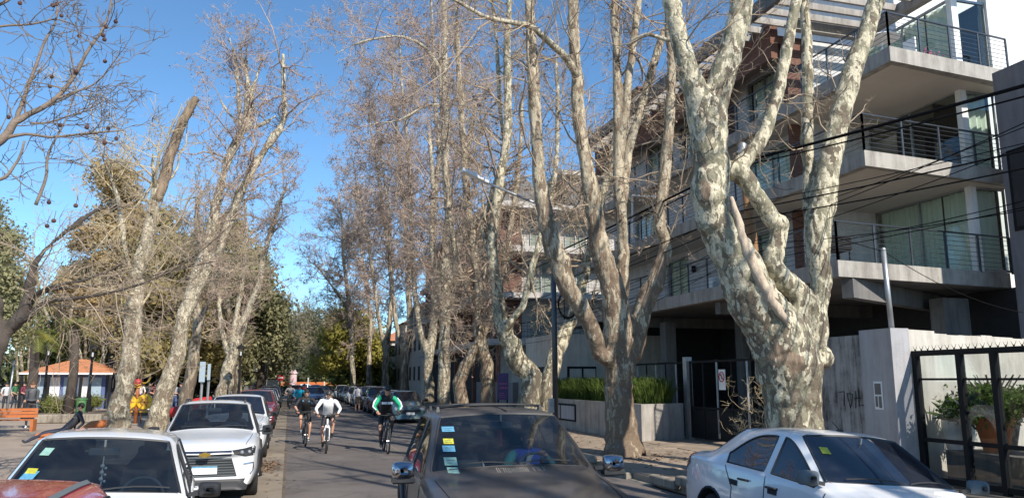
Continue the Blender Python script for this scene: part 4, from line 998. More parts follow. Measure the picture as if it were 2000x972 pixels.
for k in range(46):
    y = 12.05-k*.15
    for d in (-.05, .05): sp.tube([(FX, y, 2.54), (FX, y+d, 2.64)], [.007, .002], 4)
    sp.tube([(FX, y, 2.5), (FX, y, 2.58)], .008, 4)
sp.build('spikes', M['dark_metal'], Fn)
mb = MB(); mb.box((FX+.25, 5, .13), (18.2, 11.8, .74)); o = mb.build('patio', M['concrete_dark']); tag(o, 'raised concrete patio behind the glazed fence', 'patio')
def leafcloud(name, blobs, n, size, mat, parent=None, flat=.6, droop=0, **kw):
    """blobs: (x,y,z,rx,ry,rz); small leaf quads spread mostly through the outer shells"""
    bl = np.array(blobs, float); w = (bl[:, 3]*bl[:, 4]*bl[:, 5])**.66; w /= w.sum(); idx = rng.choice(len(bl), n, p=w)
    d = rng.normal(size=(n, 3)); d /= np.linalg.norm(d, axis=1, keepdims=True)
    r = rng.random(n)**.6*(1+.22*rng.normal(size=n)); c = bl[idx, :3]+d*r[:, None]*bl[idx, 3:6]
    c[:, 2] += np.abs(rng.normal(size=n))*-droop
    nn = d*.8+rng.normal(size=(n, 3))*flat; nn /= np.linalg.norm(nn, axis=1, keepdims=True)
    t = np.cross(nn, rng.normal(size=(n, 3))); t /= np.linalg.norm(t, axis=1, keepdims=True); b = np.cross(nn, t)
    s = size*rng.uniform(.55, 1.3, n)[:, None]; t = t*s; b = b*s*.55
    V = np.stack([c-t, c-b*.9+nn*s*.15, c+t, c+b*.9+nn*s*.1], axis=1).reshape(-1, 3); Q = np.arange(4*n).reshape(n, 4)
    return npmesh(name, V, Q, mat, parent, **kw)
for k, (x, y, h, pot, lab) in enumerate(((12.15, 11.15, .9, M['terracotta'], 'big leafy shrub in an orange pot behind the glazed fence'), (13.0, 11.75, .9, M['plastic'], 'leafy shrub in a dark pot beside the orange pot'), (12.6, 9.9, 1.1, M['plastic'], 'leafy shrub in a dark pot at the right edge of the photo'))):
    s = thing('potted_shrub', lab, 'potted plant', (x, y, .74), 0, 'potted shrubs on the patio')
    mb = MB(); mb.rev([(.2, .74), (.3, 1.22), (.34, 1.23), (.34, 1.34), (.3, 1.34), (.29, 1.27)], 18, (x, y, 0)); mb.build('pot', pot, s, smooth=False)
    mb = MB()
    for j in range(5): a = j*1.26; mb.tube([(x, y, 1.25), (x+.12*math.cos(a), y+.12*math.sin(a), 1.7), (x+.4*math.cos(a), y+.4*math.sin(a), 2.1)], [.025, .02, .01], 5)
    mb.build('stem', M['bark_dark'], s)
    blobs = [(x+random.gauss(0, .32), y+random.gauss(0, .25), 1.2+h*.45+random.gauss(0, .13), .3, .3, .24) for _ in range(14)]
    leafcloud('foliage', blobs, 5200, .05, M['leaf_shrub'], s)
ag = thing('agave', 'spiky agave in a tall pale pot between the shrubs', 'potted plant', (11.95, 11.85, .74)); mb = MB(); mb.rev([(.14, .74), (.2, 1.2), (.2, 1.25)], 14, (11.95, 11.85, 0)); mb.build('pot', M['white'], ag)
for k in range(14):
    a = k*2.4; e = random.uniform(.3, 1.1); dx, dy = math.cos(a), math.sin(a); mb = MB(); L_ = .6
    pts = [(11.95+dx*t*L_*math.cos(e), 11.85+dy*t*L_*math.cos(e), 1.25+t*L_*math.sin(e)-.15*t*t) for t in (0, .35, .7, 1)]
    mb.tube(pts, [.03, .045, .03, .004], 4); mb.build('leaf', M['leaf_shrub'], ag)
# dark neighbour at the right edge
DB = thing('corner_house', 'dark grey neighbouring house with a black window at the right edge', 'building', (19.5, 12, .13))
mb = MB(); mb.box((18.4, 12.4, .13), (26, 15.8, 10.4)); mb.build('wall', M['slate'], DB)
mb = MB(); mb.box((18.36, 13.2, 5.9), (18.41, 15.6, 8.1)); f = mb.build('window', M['dark_metal'], DB); mb = MB(); mb.box((18.345, 13.3, 6.0), (18.358, 14.18, 8.0)); mb.box((18.345, 14.24, 6.0), (18.358, 15.5, 8.0)); mb.build('pane', M['black_room'], f)
simple_text('H', .62, M['white'], 'house_letter', (18.36, 15.0, 4.5), (PI/2, 0, -PI/2), DB, .03)
o = (lambda m: (m.box((20.2, 20.9, .13), (34, 32, 19)), m.build('white_building', M['plaster_white']))[1])(MB()); tag(o, 'bright sunlit white building wall behind the top corner balcony', 'building')
# ================================================================ SECOND BUILDING (middle, behind trees)
B2 = thing('brick_apartment_block', 'apartment block of brick and pale panels with white slabs seen through bare trees', 'building', (14, 60, .13))
X2, Y2 = 12.0, 46.0
for z in (4.5, 7.4, 10.3, 13.1):
    mb = MB(); mb.box((X2-.5, Y2-.8, z-.38), (21.5, 72, z)); mb.build('floor_slab', M['plaster_far'], B2)
for k, z in enumerate((.13, 4.5, 7.4, 10.3)):
    z1 = (4.12, 7.02, 9.92, 12.72)[k]
    mb = MB(); mb.box((X2+.2, Y2+.9, z), (X2+.5, 71.5, z1)); mb.build('street_wall', M['brick'] if k else M['black_room'], B2)
    mb = MB(); mb.box((X2+.5, Y2+.95, z), (21.4, Y2+1.2, z1)); mb.build('end_wall', M['plaster_far'] if k else M['beige'], B2)
    if k: mb = MB(); mb.box((X2+.1, Y2+.7, z), (14.0, Y2+.945, z1)); mb.build('brick_panel', M['brick'], B2)
    if k:
        for a in (14.6, 17.0): window(a, a+1.5, z+.1, z1-.3, Y2+.86, cur=False, axis='X', par=B2, nx=2)
        rl = MB()
        for j in range(5): rl.tube([(X2-.4, Y2-.7, z+.2+j*.2), (18.8, Y2-.7, z+.2+j*.2)], .012, 4); rl.tube([(X2-.4, Y2-.7, z+.2+j*.2), (X2-.4, 71, z+.2+j*.2)], .012, 4)
        for j in range(12): rl.tube([(X2-.4+j*.58, Y2-.7, z), (X2-.4+j*.58, Y2-.7, z+1.05)], .015, 4)
        rl.build('railing', M['rail_metal'], B2)
        sl_ = MB()
        for j in range(38):
            if j % 7 < 5: sl_.box((X2-.1, 47+j*.65, z+.02), (X2+.1, 47.12+j*.65, z1))
        sl_.build('slat_screen', M['rust'], B2)['kind'] = 'stuff'
    for j, y in enumerate((48.5, 53, 57.5, 62, 66.5)):
        if k: mb = MB(); mb.box((X2+.16, y, z+.3), (X2+.19, y+1.8, z1-.3)); mb.build('window', M['black_room'], B2)
for x, y in ((12.15, 45.6), (12.15, 52), (12.15, 58)): mb = MB(); mb.box((x-.12, y-.12, .13), (x+.12, y+.12, 12.7)); mb.build('column', M['rust'], B2)
rl = MB()
for j in range(40): rl.tube([(11.7+j*.18, Y2-.6, 13.1), (11.7+j*.18, Y2-.6, 14.15)], .012, 4)
rl.beam((11.6, Y2-.6, 14.15), (19, Y2-.6, 14.15), .04, .04); rl.build('roof_railing', M['rail_metal'], B2)
mb = MB(); mb.add([(12.2, 48, 13.1), (12.2, 71, 13.1), (14.5, 71, 15.6), (14.5, 48, 15.6), (17, 48, 13.1), (17, 71, 13.1)], [(0,3,2,1), (3,4,5,2), (0,4,3), (1,2,5)]); mb.build('pitched_roof', M['concrete_dark'], B2)
# low grey garage wall beyond and white tiled houses far off
o = (lambda m: (m.box((10.9, 38, .13), (11.2, 46, 1.9)), m.build('garden_wall', M['slate']))[1])(MB()); tag(o, 'low dark grey wall behind the row of plane trees', 'wall')
for k, (x0, y0, y1, z, lab) in enumerate(((12.5, 76, 85, 9.5, 'white house with an orange tiled roof, nearer of the far pair'), (12.5, 88, 97, 8.5, 'white house with an orange tiled roof, farther of the far pair'), (10.8, 100, 110, 7, 'small white house at the far end of the street'))):
    t = thing('far_house', lab, 'house', (x0+4, (y0+y1)/2, .13)); mb = MB(); mb.box((x0, y0, .13), (x0+9, y1, z)); mb.build('wall', M['plaster_far'], t)
    mb = MB(); mb.add([(x0-.4, y0-.4, z), (x0+9.4, y0-.4, z), (x0+9.4, y1+.4, z), (x0-.4, y1+.4, z), (x0+3, (y0+y1)/2, z+1.6), (x0+6, (y0+y1)/2, z+1.6)], [(0,1,5,4), (1,2,5), (2,3,4,5), (3,0,4), (3,2,1,0)]); mb.build('roof', M['tile'], t)
    for j in range(3):
        for zz in (2, 5, 7.6):
            if zz+1.5 < z: mb = MB(); mb.box((x0-.03, y0+1.2+j*3, zz), (x0, y0+2.3+j*3, zz+1.4)); mb.build('window', M['black_room'], t); mb = MB(); mb.box((x0+1+j*2.6, y0-.03, zz), (x0+2.2+j*2.6, y0, zz+1.4)); mb.build('window', M['black_room'], t)
# ================================================================ TREES
def px(points, Y):
    """photo points (x, y, width, [dY]) -> 3D polyline and radii in the vertical plane at distance Y"""
    P, Rr = [], []
    for p in points:
        q = atY(p[0], p[1], Y+(p[3] if len(p) > 3 else 0)); P.append(q); Rr.append(p[2]/2*depth(q)/F)
    return np.array(P), np.array(Rr)
def smooth(P, Rr, n=4, jit=0.):
    """Catmull-Rom resample with a little waviness"""
    m = len(P); out, ro = [], []
    for i in range(m-1):
        p0, p1, p2, p3 = P[max(i-1, 0)], P[i], P[i+1], P[min(i+2, m-1)]
        for k in range(n):
            t = k/n; out.append(.5*((2*p1)+(-p0+p2)*t+(2*p0-5*p1+4*p2-p3)*t*t+(-p0+3*p1-3*p2+p3)*t**3)); ro.append(lerp(Rr[i], Rr[i+1], t))
    out.append(P[-1]); ro.append(Rr[-1]); out = np.array(out); ro = np.array(ro)
    if jit: out[1:-1] += rng.normal(size=(len(out)-2, 3))*(ro[1:-1, None]*jit)
    return out, ro
def grow(S, D, Ln, R0, n, wob, trop, taper=.3):
    """m branches at once: start S, direction D, length Ln, radius R0 -> polylines (m,n,3)"""
    m = len(S); P = np.empty((m, n, 3)); P[:, 0] = S; D = D/(np.linalg.norm(D, axis=1, keepdims=True)+1e-9)
    st = (Ln/(n-1))[:, None]
    for k in range(1, n):
        D = D+rng.normal(size=(m, 3))*wob; D[:, 2] += trop; D /= np.linalg.norm(D, axis=1, keepdims=True); P[:, k] = P[:, k-1]+D*st
    Rd = R0[:, None]*(1-(1-taper)*np.linspace(0, 1, n)[None]); return P, Rd
def children(P, Rd, c, lo=.15, hi=1., spread=.9, lscale=(.3, .6), rs=.55):
    m, n, _ = P.shape; t = lo+(hi-lo)*rng.random((m, c)); f = t*(n-1); i = np.minimum(f.astype(int), n-2); u = (f-i)[..., None]
    a = np.arange(m)[:, None]; S = P[a, i]*(1-u)+P[a, i+1]*u; T = P[a, i+1]-P[a, i]; T = T/(np.linalg.norm(T, axis=2, keepdims=True)+1e-9)
    r = Rd[a, i]*(1-u[..., 0])+Rd[a, i+1]*u[..., 0]
    D = T+rng.normal(size=(m, c, 3))*spread
    Lp = np.linalg.norm(np.diff(P, axis=1), axis=2).sum(1)[:, None]; Ln = Lp*rng.uniform(*lscale, (m, c))*(1.15-.5*t)
    return S.reshape(-1, 3), D.reshape(-1, 3), Ln.ravel(), np.maximum(r*rs, .0035).ravel()
def twigs(limbs, n1, n2, n3, L1, parent, mat, rmin=.006, lo=.3, n4=0, buds=0, trop=.05, spread1=1.0, hmin=None, r1=None, name='twigs', balls=0, k1=4, budsize=.035, wob=.2):
    """bare crown grown off given limbs [(P,R)]"""
    parts = []; Ss, Ds, Rs = [], [], []
    tot = sum(np.linalg.norm(np.diff(P, axis=0), axis=1).sum() for P, _ in limbs)
    for P, Rr in limbs:
        ln_ = np.linalg.norm(np.diff(P, axis=0), axis=1).sum(); c = max(2, int(round(n1*ln_/tot)))
        t = lo+(1-lo)*rng.random(c); f = t*(len(P)-1); i = np.minimum(f.astype(int), len(P)-2); u = (f-i)[:, None]
        S = P[i]*(1-u)+P[i+1]*u; T = P[i+1]-P[i]; T /= np.linalg.norm(T, axis=1, keepdims=True)
        ok = S[:, 2] > hmin if hmin is not None else np.ones(c, bool)
        D = T*.6+rng.normal(size=(c, 3))*spread1*.6; Ss.append(S[ok]); Ds.append(D[ok]); Rs.append((Rr[i]*.4)[ok])
    S = np.concatenate(Ss); D = np.concatenate(Ds); R0 = np.clip(np.concatenate(Rs), rmin*2, r1 or .05)
    P1, Q1 = grow(S, D, L1*rng.uniform(.5, 1.2, len(S)), R0, 8, wob, trop, .3); parts.append(tubes_np(P1, Q1, k1))
    s, d, l, r = children(P1, Q1, n2); P2, Q2 = grow(s, d, l, np.minimum(r, R0.mean()), 6, wob*1.1, trop, .45); parts.append(tubes_np(P2, Q2, 3))
    s, d, l, r = children(P2, Q2, n3); P3, Q3 = grow(s, d, l, np.maximum(np.minimum(r, .012), rmin), 4, .28, trop, .6); parts.append(tubes_np(P3, Q3, 3)); last = P3
    if n4: s, d, l, r = children(P3, Q3, n4); P4, Q4 = grow(s, d, l*1.15, np.full(len(s), rmin), 3, .3, 0, .7); parts.append(tubes_np(P4, Q4, 3)); last = P4
    V, Q = join_np(parts); o = npmesh(name, V, Q, mat, parent); o['kind'] = 'stuff'
    if buds:
        e = last[rng.choice(len(last), buds)]; i = rng.integers(1, e.shape[1], buds); c = e[np.arange(buds), i]+rng.normal(size=(buds, 3))*.03
        t = rng.normal(size=(buds, 3)); t /= np.linalg.norm(t, axis=1, keepdims=True); b = np.cross(t, rng.normal(size=(buds, 3))); b /= np.linalg.norm(b, axis=1, keepdims=True)
        s_ = budsize*rng.uniform(.4, 1.4, buds)[:, None]; V = np.stack([c-t*s_, c-b*s_*.7, c+t*s_, c+b*s_*.7], 1).reshape(-1, 3)
        o = npmesh('dry_leaves', V, np.arange(4*buds).reshape(-1, 4), M['bud'], parent); o['kind'] = 'stuff'
    if balls:
        mb = MB()
        for k in rng.choice(len(last), balls):
            p = last[k, -1]; mb.tube([p, (p[0], p[1], p[2]-.09)], .003, 3); mb.ball((p[0], p[1], p[2]-.11), .022, 6, 5)
        o = mb.build('seed_balls', M['seed'], parent); o['kind'] = 'stuff'
    return last
def woody(name, limbs, mat, parent, voxel=.05, disp=.03, dscale=1.6, fine=.008, n=14, knobs=(), scars=()):
    """fuse trunk and limbs into one skin with bumps"""
    mb = MB()
    for P, Rr in limbs: mb.tube([tuple(p) for p in P], list(Rr), n)
    for c, r in knobs: mb.ball(tuple(c), r, 10, 8)
    me = bpy.data.meshes.new('w'); me.from_pydata(mb.v, [], mb.f); o = bpy.data.objects.new('w', me); COL.objects.link(o)
    m = o.modifiers.new('r', 'REMESH'); m.mode = 'VOXEL'; m.voxel_size = voxel; s = o.modifiers.new('s', 'SMOOTH'); s.factor = .5; s.iterations = 3
    me = evaluated(o); bpy.data.objects.remove(o)
    nv = len(me.vertices); co = np.empty(nv*3, np.float32); me.vertices.foreach_get('co', co); no = np.empty(nv*3, np.float32); me.vertices.foreach_get('normal', no)
    co = co.reshape(-1, 3); no = no.reshape(-1, 3); d = np.empty(nv)
    for i in range(nv):
        p = co[i]; d[i] = disp*noise.noise((p[0]*dscale, p[1]*dscale, p[2]*dscale*.6))+disp*.5*noise.noise((p[0]*dscale*3, p[1]*dscale*3, p[2]*dscale*1.5))+fine*noise.noise((p[0]*14, p[1]*14, p[2]*9))
    co += no*d[:, None]; me.vertices.foreach_set('co', co.ravel()); me.materials.clear(); me.materials.append(mat)
    if scars:
        me.materials.append(M['dead_wood']); np_ = len(me.polygons); cc = np.empty(np_*3, np.float32); me.polygons.foreach_get('center', cc); cc = cc.reshape(-1, 3); mi = np.zeros(np_, np.int32)
        for c, rx_, rz_ in scars:
            q = (cc-np.asarray(c))/np.array([rx_, rx_, rz_]); dd = np.sqrt((q*q).sum(1))
            for i in np.nonzero(dd < 1.5)[0]:
                p = cc[i]
                if dd[i] < 1+.8*noise.noise((p[0]*3.5, p[1]*3.5, p[2]*3.5))+.45*noise.noise((p[0]*13, p[1]*13, p[2]*9)): mi[i] = 1
        me.polygons.foreach_set('material_index', mi)
    me.polygons.foreach_set('use_smooth', np.ones(len(me.polygons), bool)); me.update(); return link(name, me, parent)
def limbset(Ls, Y, jit=.12, n=4): return [smooth(*px(L, Y), n=n, jit=jit) for L in Ls]
def treebase(name, label, limbs, group=None, cat='tree'):
    p = limbs[0][0][0]; return thing(name, label, cat, (p[0], p[1], .1), 0, group)
GR = 'plane trees along the right pavement'
# --- 1: the big plane in front
Y = 12.1
A = [
 [(1556, 985, 185), (1552, 900, 140), (1551, 840, 114), (1548, 780, 116), (1542, 720, 132), (1518, 655, 128), (1488, 608, 112), (1460, 560, 102), (1434, 505, 88), (1407, 450, 78), (1388, 410, 68), (1384, 370, 78, .0), (1388, 330, 74), (1384, 270, 76), (1382, 225, 82), (1360, 180, 52), (1338, 120, 43), (1322, 55, 38), (1312, 0, 36), (1300, -70, 32), (1280, -220, 24)],
 [(1384, 240, 70), (1398, 195, 60), (1422, 115, 54), (1443, 35, 48), (1452, -25, 45), (1462, -120, 38), (1455, -260, 28)],
 [(1560, 735, 56), (1562, 660, 50), (1563, 600, 46), (1569, 582, 48), (1540, 553, 46), (1512, 520, 42), (1515, 486, 38), (1521, 448, 42), (1503, 420, 38), (1478, 385, 38), (1456, 350, 40), (1440, 335, 38), (1460, 308, 32), (1482, 278, 29), (1502, 232, 28), (1524, 160, 26), (1540, 80, 24), (1555, 0, 22), (1575, -90, 18), (1600, -200, 12)],
 [(1456, 345, 36), (1430, 332, 32), (1412, 322, 28), (1398, 314, 22)],
 [(1578, 770, 46, .2), (1588, 700, 48, .3), (1592, 650, 46, .35), (1598, 590, 38, .4), (1604, 540, 44, .4), (1598, 480, 54, .4), (1602, 420, 56, .45), (1616, 340, 50, .5), (1634, 250, 44, .5), (1662, 150, 41, .55), (1694, 55, 39, .6), (1712, 0, 36, .6), (1740, -90, 32, .7), (1775, -220, 22, .8)],
 [(1590, 470, 34, .5), (1582, 410, 28, .7), (1580, 340, 27, .8), (1576, 250, 25, .8), (1578, 150, 24, .8), (1574, 60, 22, .8), (1568, -40, 20, .8), (1560, -200, 14, .8)],
 [(1600, 705, 40, -.1), (1612, 692, 34, -.15), (1604, 680, 24, -.1)],
]
A = [[(p[0], p[1], p[2]*.93)+tuple(p[3:]) for p in q] for q in A]
L1 = limbset(A, Y, .05, 4)
T1 = treebase('plane_tree', 'huge mottled plane tree with crooked limbs beside the white sedan', L1, GR)
kn = [(px([(1384, 385, 1)], Y-.12)[0][0], .27), (px([(1378, 345, 1)], Y-.1)[0][0], .2), (px([(1521, 440, 1)], Y)[0][0], .22), (px([(1512, 495, 1)], Y)[0][0], .2), (px([(1570, 590, 1)], Y)[0][0], .24), (px([(1608, 700, 1)], Y)[0][0], .2), (px([(1440, 335, 1)], Y)[0][0], .2)]
sc_ = [(px([(x, y, 1)], Y+dy)[0][0], a, b) for x, y, dy, a, b in ((1377, 375, -.3, .1, .26), (1478, 662, -.5, .36, .3), (1500, 690, -.55, .36, .2), (1458, 640, -.4, .22, .26), (1535, 700, -.5, .3, .2), (1490, 640, -.5, .2, .16), (1400, 318, -.1, .15, .12), (1503, 760, -.6, .09, .5), (1565, 700, -.4, .1, .3))]
woody('trunk', L1, M['bark'], T1, .032, .03, 1.3, .012, 16, kn, sc_)
# torn hanging strip, dead wound and burl scars
mb = MB(); P_, R_ = smooth(*px([(1428, 385, 8, -.2), (1443, 440, 17, -.3), (1464, 505, 22, -.38), (1492, 560, 22, -.46), (1518, 602, 20, -.52), (1538, 628, 10, -.56)], Y), n=4, jit=.15); mb.tube([tuple(p) for p in P_], list(R_), 9)
for k in range(5): e = P_[-1]+rng.normal(size=3)*.05; mb.tube([tuple(P_[-3]), tuple(e+np.array([.02, 0, -.06]))], [.03, .006], 5)
mb.build('torn_strip', M['torn_wood'], T1, smooth=True)
for (x, y, w, h, dy) in ():
    c, r = px([(x, y, w)], Y+dy); mb = MB(); mb.ball(tuple(c[0]+np.array([0, .05, 0])), 1, 14, 10, (r[0]*1.1, .09, h/2*depth(c[0])/F)); mb.build('dead_wound', M['dead_wood'], T1, smooth=True)
twigs(L1, 60, 5, 4, 1.6, T1, M['twig'], rmin=.004, lo=.35, hmin=5.6, trop=.03, r1=.02, buds=0)
# --- 2: second plane
Y = 18.5
A = [
 [(1222, 905, 110), (1216, 880, 76), (1213, 840, 62), (1210, 790, 56), (1209, 740, 56), (1210, 690, 66), (1208, 645, 60), (1200, 590, 52), (1190, 540, 46), (1176, 500, 42), (1168, 455, 36), (1157, 390, 32), (1146, 325, 29), (1132, 240, 27), (1126, 150, 25), (1121, 60, 23), (1118, -20, 21), (1112, -120, 16)],
 [(1196, 700, 38, -.2), (1174, 690, 32, -.3), (1150, 630, 33, -.35), (1112, 562, 36, -.4), (1092, 512, 40, -.4), (1076, 468, 35, -.4), (1062, 405, 31, -.4), (1052, 330, 27, -.4), (1046, 240, 25, -.4), (1041, 140, 23, -.4), (1035, 20, 20, -.4), (1030, -80, 16, -.4)],
 [(1222, 680, 44), (1240, 690, 30), (1249, 635, 36), (1266, 578, 38), (1288, 528, 32), (1300, 480, 25), (1289, 435, 24), (1297, 350, 23), (1303, 290, 21), (1308, 220, 20), (1311, 140, 18), (1306, 50, 16), (1300, -60, 13)],
 [(1208, 620, 34, .4), (1214, 545, 28, .5), (1216, 475, 24, .5), (1211, 400, 22, .5), (1208, 330, 21, .5), (1207, 250, 20, .5), (1205, 150, 18, .5), (1202, 20, 16, .5), (1200, -80, 12, .5)],
 [(1209, 300, 18, .5), (1219, 235, 18, .4), (1230, 140, 17, .3), (1241, 50, 16, .2), (1252, -40, 12, 0)],
 [(1216, 400, 20, .6), (1228, 290, 18, .7), (1258, 195, 17, .8), (1280, 115, 16, .9), (1300, 55, 13, 1)],
 [(1128, 150, 16, -.3), (1106, 116, 15, -.5), (1066, 76, 13, -.8), (1035, 52, 11, -1), (1000, 44, 10, -1.2), (955, 36, 9, -1.4), (925, 22, 8, -1.6), (895, 4, 7, -1.8), (870, -10, 5, -2)],
 [(1226, 90, 8, 0), (1262, 68, 8, -.5), (1300, 78, 8, -.8), (1318, 80, 7, -1)],
]
L2 = limbset(A, Y, .07, 4)
T2 = treebase('plane_tree', 'thick brown trunked plane tree splitting into several pale limbs beside the planter', L2, GR)
woody('trunk', [L2[0], L2[1], L2[2], L2[3], L2[4], L2[5]], M['bark_two'], T2, .04, .035, 1.3, .014, 14, [(px([(1216, 892, 1)], Y-.2)[0][0], .42)], [(px([(x, y, 1)], Y+dy)[0][0], a, b) for x, y, dy, a, b in ((1292, 515, -.1, .22, .45), (1268, 590, -.3, .16, .4))])
mb = MB()
for P_, R_ in L2[6:]: mb.tube([tuple(p) for p in P_], list(R_), 7)
mb.build('limb', M['bark_fine'], T2, smooth=True)
twigs(L2, 80, 8, 6, 3.0, T2, M['twig'], rmin=.0045, lo=.35, hmin=5.5, n4=2, trop=.02, r1=.03, buds=1500, balls=30)
# --- 3..: the row behind
rows = [
 (26.7, 'plane tree with a pale trunk leaning left then rising, beside the lamp pole', [
  [(1040, 815, 60), (1040, 775, 44), (1034, 740, 42), (1010, 703, 42), (990, 660, 36), (976, 615, 30), (972, 560, 24), (962, 490, 20), (966, 430, 20), (978, 340, 18), (992, 240, 17), (990, 120, 16), (994, 10, 12), (990, -80, 9)],
  [(1066, 815, 34, .6), (1070, 760, 34, .6), (1086, 690, 30, .8), (1108, 640, 26, 1), (1128, 590, 22, 1), (1150, 500, 18, 1), (1166, 420, 16, 1), (1190, 330, 14, 1), (1206, 250, 12, 1)],
  [(985, 640, 18, -.3), (1020, 600, 15, -.4), (1040, 520, 13, -.4), (1062, 440, 12, -.4), (1084, 340, 11, -.3), (1090, 230, 9, 0), (1086, 120, 7, 0)],
  [(968, 520, 14, .3), (945, 450, 13, .4), (960, 380, 12, .5), (985, 300, 10, .6), (975, 200, 9, .6), (970, 80, 8, .6), (955, -40, 6, .6)]], M['bark'], 72),
 (33.6, 'double trunked brown plane tree third beyond the lamp pole', [
  [(952, 805, 36), (952, 750, 28), (945, 690, 26), (932, 630, 20), (935, 560, 18), (925, 480, 17), (912, 390, 15), (905, 280, 14), (898, 160, 12), (893, 40, 9)],
  [(905, 800, 30, -.5), (900, 745, 26, -.5), (915, 700, 20, -.4), (940, 660, 16, 0), (965, 600, 14, .3), (985, 520, 12, .5), (1000, 420, 11, .5), (1015, 300, 9, .5), (1020, 180, 7, .5)],
  [(925, 590, 12), (895, 520, 12), (880, 440, 11), (870, 330, 10), (862, 200, 8), (858, 80, 6)]], M['bark_two'], 60),
 (41.9, 'tall straight plane tree rising through the middle of the row', [
  [(868, 795, 30), (866, 740, 24), (868, 670, 22), (872, 600, 22), (866, 520, 20), (878, 430, 19), (870, 340, 17), (872, 240, 16), (868, 140, 14), (868, 40, 12), (864, -40, 9)],
  [(872, 560, 14), (895, 480, 13), (908, 400, 12), (914, 300, 10), (930, 200, 8)],
  [(868, 150, 10), (832, 95, 8), (785, 72, 6), (735, 76, 5), (690, 88, 4), (652, 108, 2)], [(869, 210, 8), (835, 205, 6), (780, 235, 4), (730, 240, 3)],
  [(868, 620, 13), (850, 540, 12), (842, 450, 11), (846, 360, 10), (838, 260, 7)]], M['bark_fine'], 95),
 (50.5, 'pale plane tree with two upright stems left of the tall one', [
  [(838, 785, 24), (836, 730, 20), (842, 660, 18), (850, 580, 16), (846, 480, 14), (850, 380, 12), (858, 290, 11), (850, 200, 9), (846, 100, 7), (842, 0, 6), (838, -80, 4)],
  [(836, 700, 13), (818, 630, 12), (808, 540, 11), (803, 430, 10), (800, 330, 9), (790, 230, 7), (784, 140, 5), (778, 60, 4)]], M['bark_fine'], 120),
 (60., 'slim plane tree in the row in front of the white tiled house', [
  [(792, 778, 20), (790, 720, 15), (800, 640, 13), (798, 540, 12), (792, 440, 11), (784, 350, 9), (776, 260, 7), (770, 180, 5), (765, 110, 4)],
  [(792, 700, 10), (772, 620, 9), (762, 520, 8), (760, 420, 7), (748, 330, 5), (735, 240, 4), (728, 180, 3)]], M['bark_far'], 115),
 (72., 'forked plane tree toward the far end of the right row', [
  [(752, 770, 16), (752, 715, 13), (760, 640, 11), (765, 560, 10), (757, 470, 9), (745, 390, 7), (735, 320, 5), (722, 240, 4), (715, 190, 3)],
  [(752, 690, 8), (738, 610, 8), (728, 530, 7), (715, 450, 5), (700, 380, 4), (690, 320, 3)]], M['bark_far'], 100),
 (84., 'thin plane tree near the far end of the right row', [
  [(722, 765, 13), (720, 700, 10), (724, 630, 8), (716, 560, 7), (706, 490, 5), (700, 430, 4), (692, 370, 3)]], M['bark_far'], 75),
 (78., 'isolated slender bare plane tree against the blue sky by the yellow green crown', [
  [(690, 765, 11), (688, 700, 10), (684, 620, 9), (678, 560, 8), (670, 490, 7), (668, 430, 5), (660, 380, 3)],
  [(678, 600, 6), (650, 560, 5), (620, 520, 3)]], M['bark_fine'], 80),
]
RT = []
for k, (Y, lab, A, bm_, n1) in enumerate(rows):
    Ls = limbset(A, Y, .12, 3); t = treebase('plane_tree', lab, Ls, GR); RT.append(t)
    woody('trunk', Ls, bm_, t, .055 if k < 3 else .085, .035, 1.4, .012, 10)
    L1_ = 3.2 if k < 2 else 3.6
    rm = .0055+.0019*k*.6
    twigs(Ls, n1, 9, 6, L1_, t, M['twig_red'] if k else M['twig'], rmin=rm, lo=.25, n4=2, trop=.03, hmin=4.2, buds=[2500, 3500, 5000, 5500, 5500, 4500, 2500, 2500][k], budsize=.04+.004*k, r1=.05, spread1=1.15)
# low tangles of shoots round the mid trunks
for Y, x0, x1, t in ((31, 985, 860, RT[1]), (42, 920, 800, RT[2])):
    st = [smooth(*px([(x0+(x1-x0)*random.random(), random.uniform(690, 640), 5, random.uniform(-2, 2)), (x0+(x1-x0)*random.random(), random.uniform(600, 560), 4, random.uniform(-2, 2)), (x0+(x1-x0)*random.random(), random.uniform(500, 420), 2, random.uniform(-2, 2))], Y), n=3) for _ in range(6)]
    twigs(st, 34, 8, 5, 2.0, t, M['twig'], rmin=.007, lo=.1, trop=-.01, r1=.02, name='shoots', spread1=1.3)
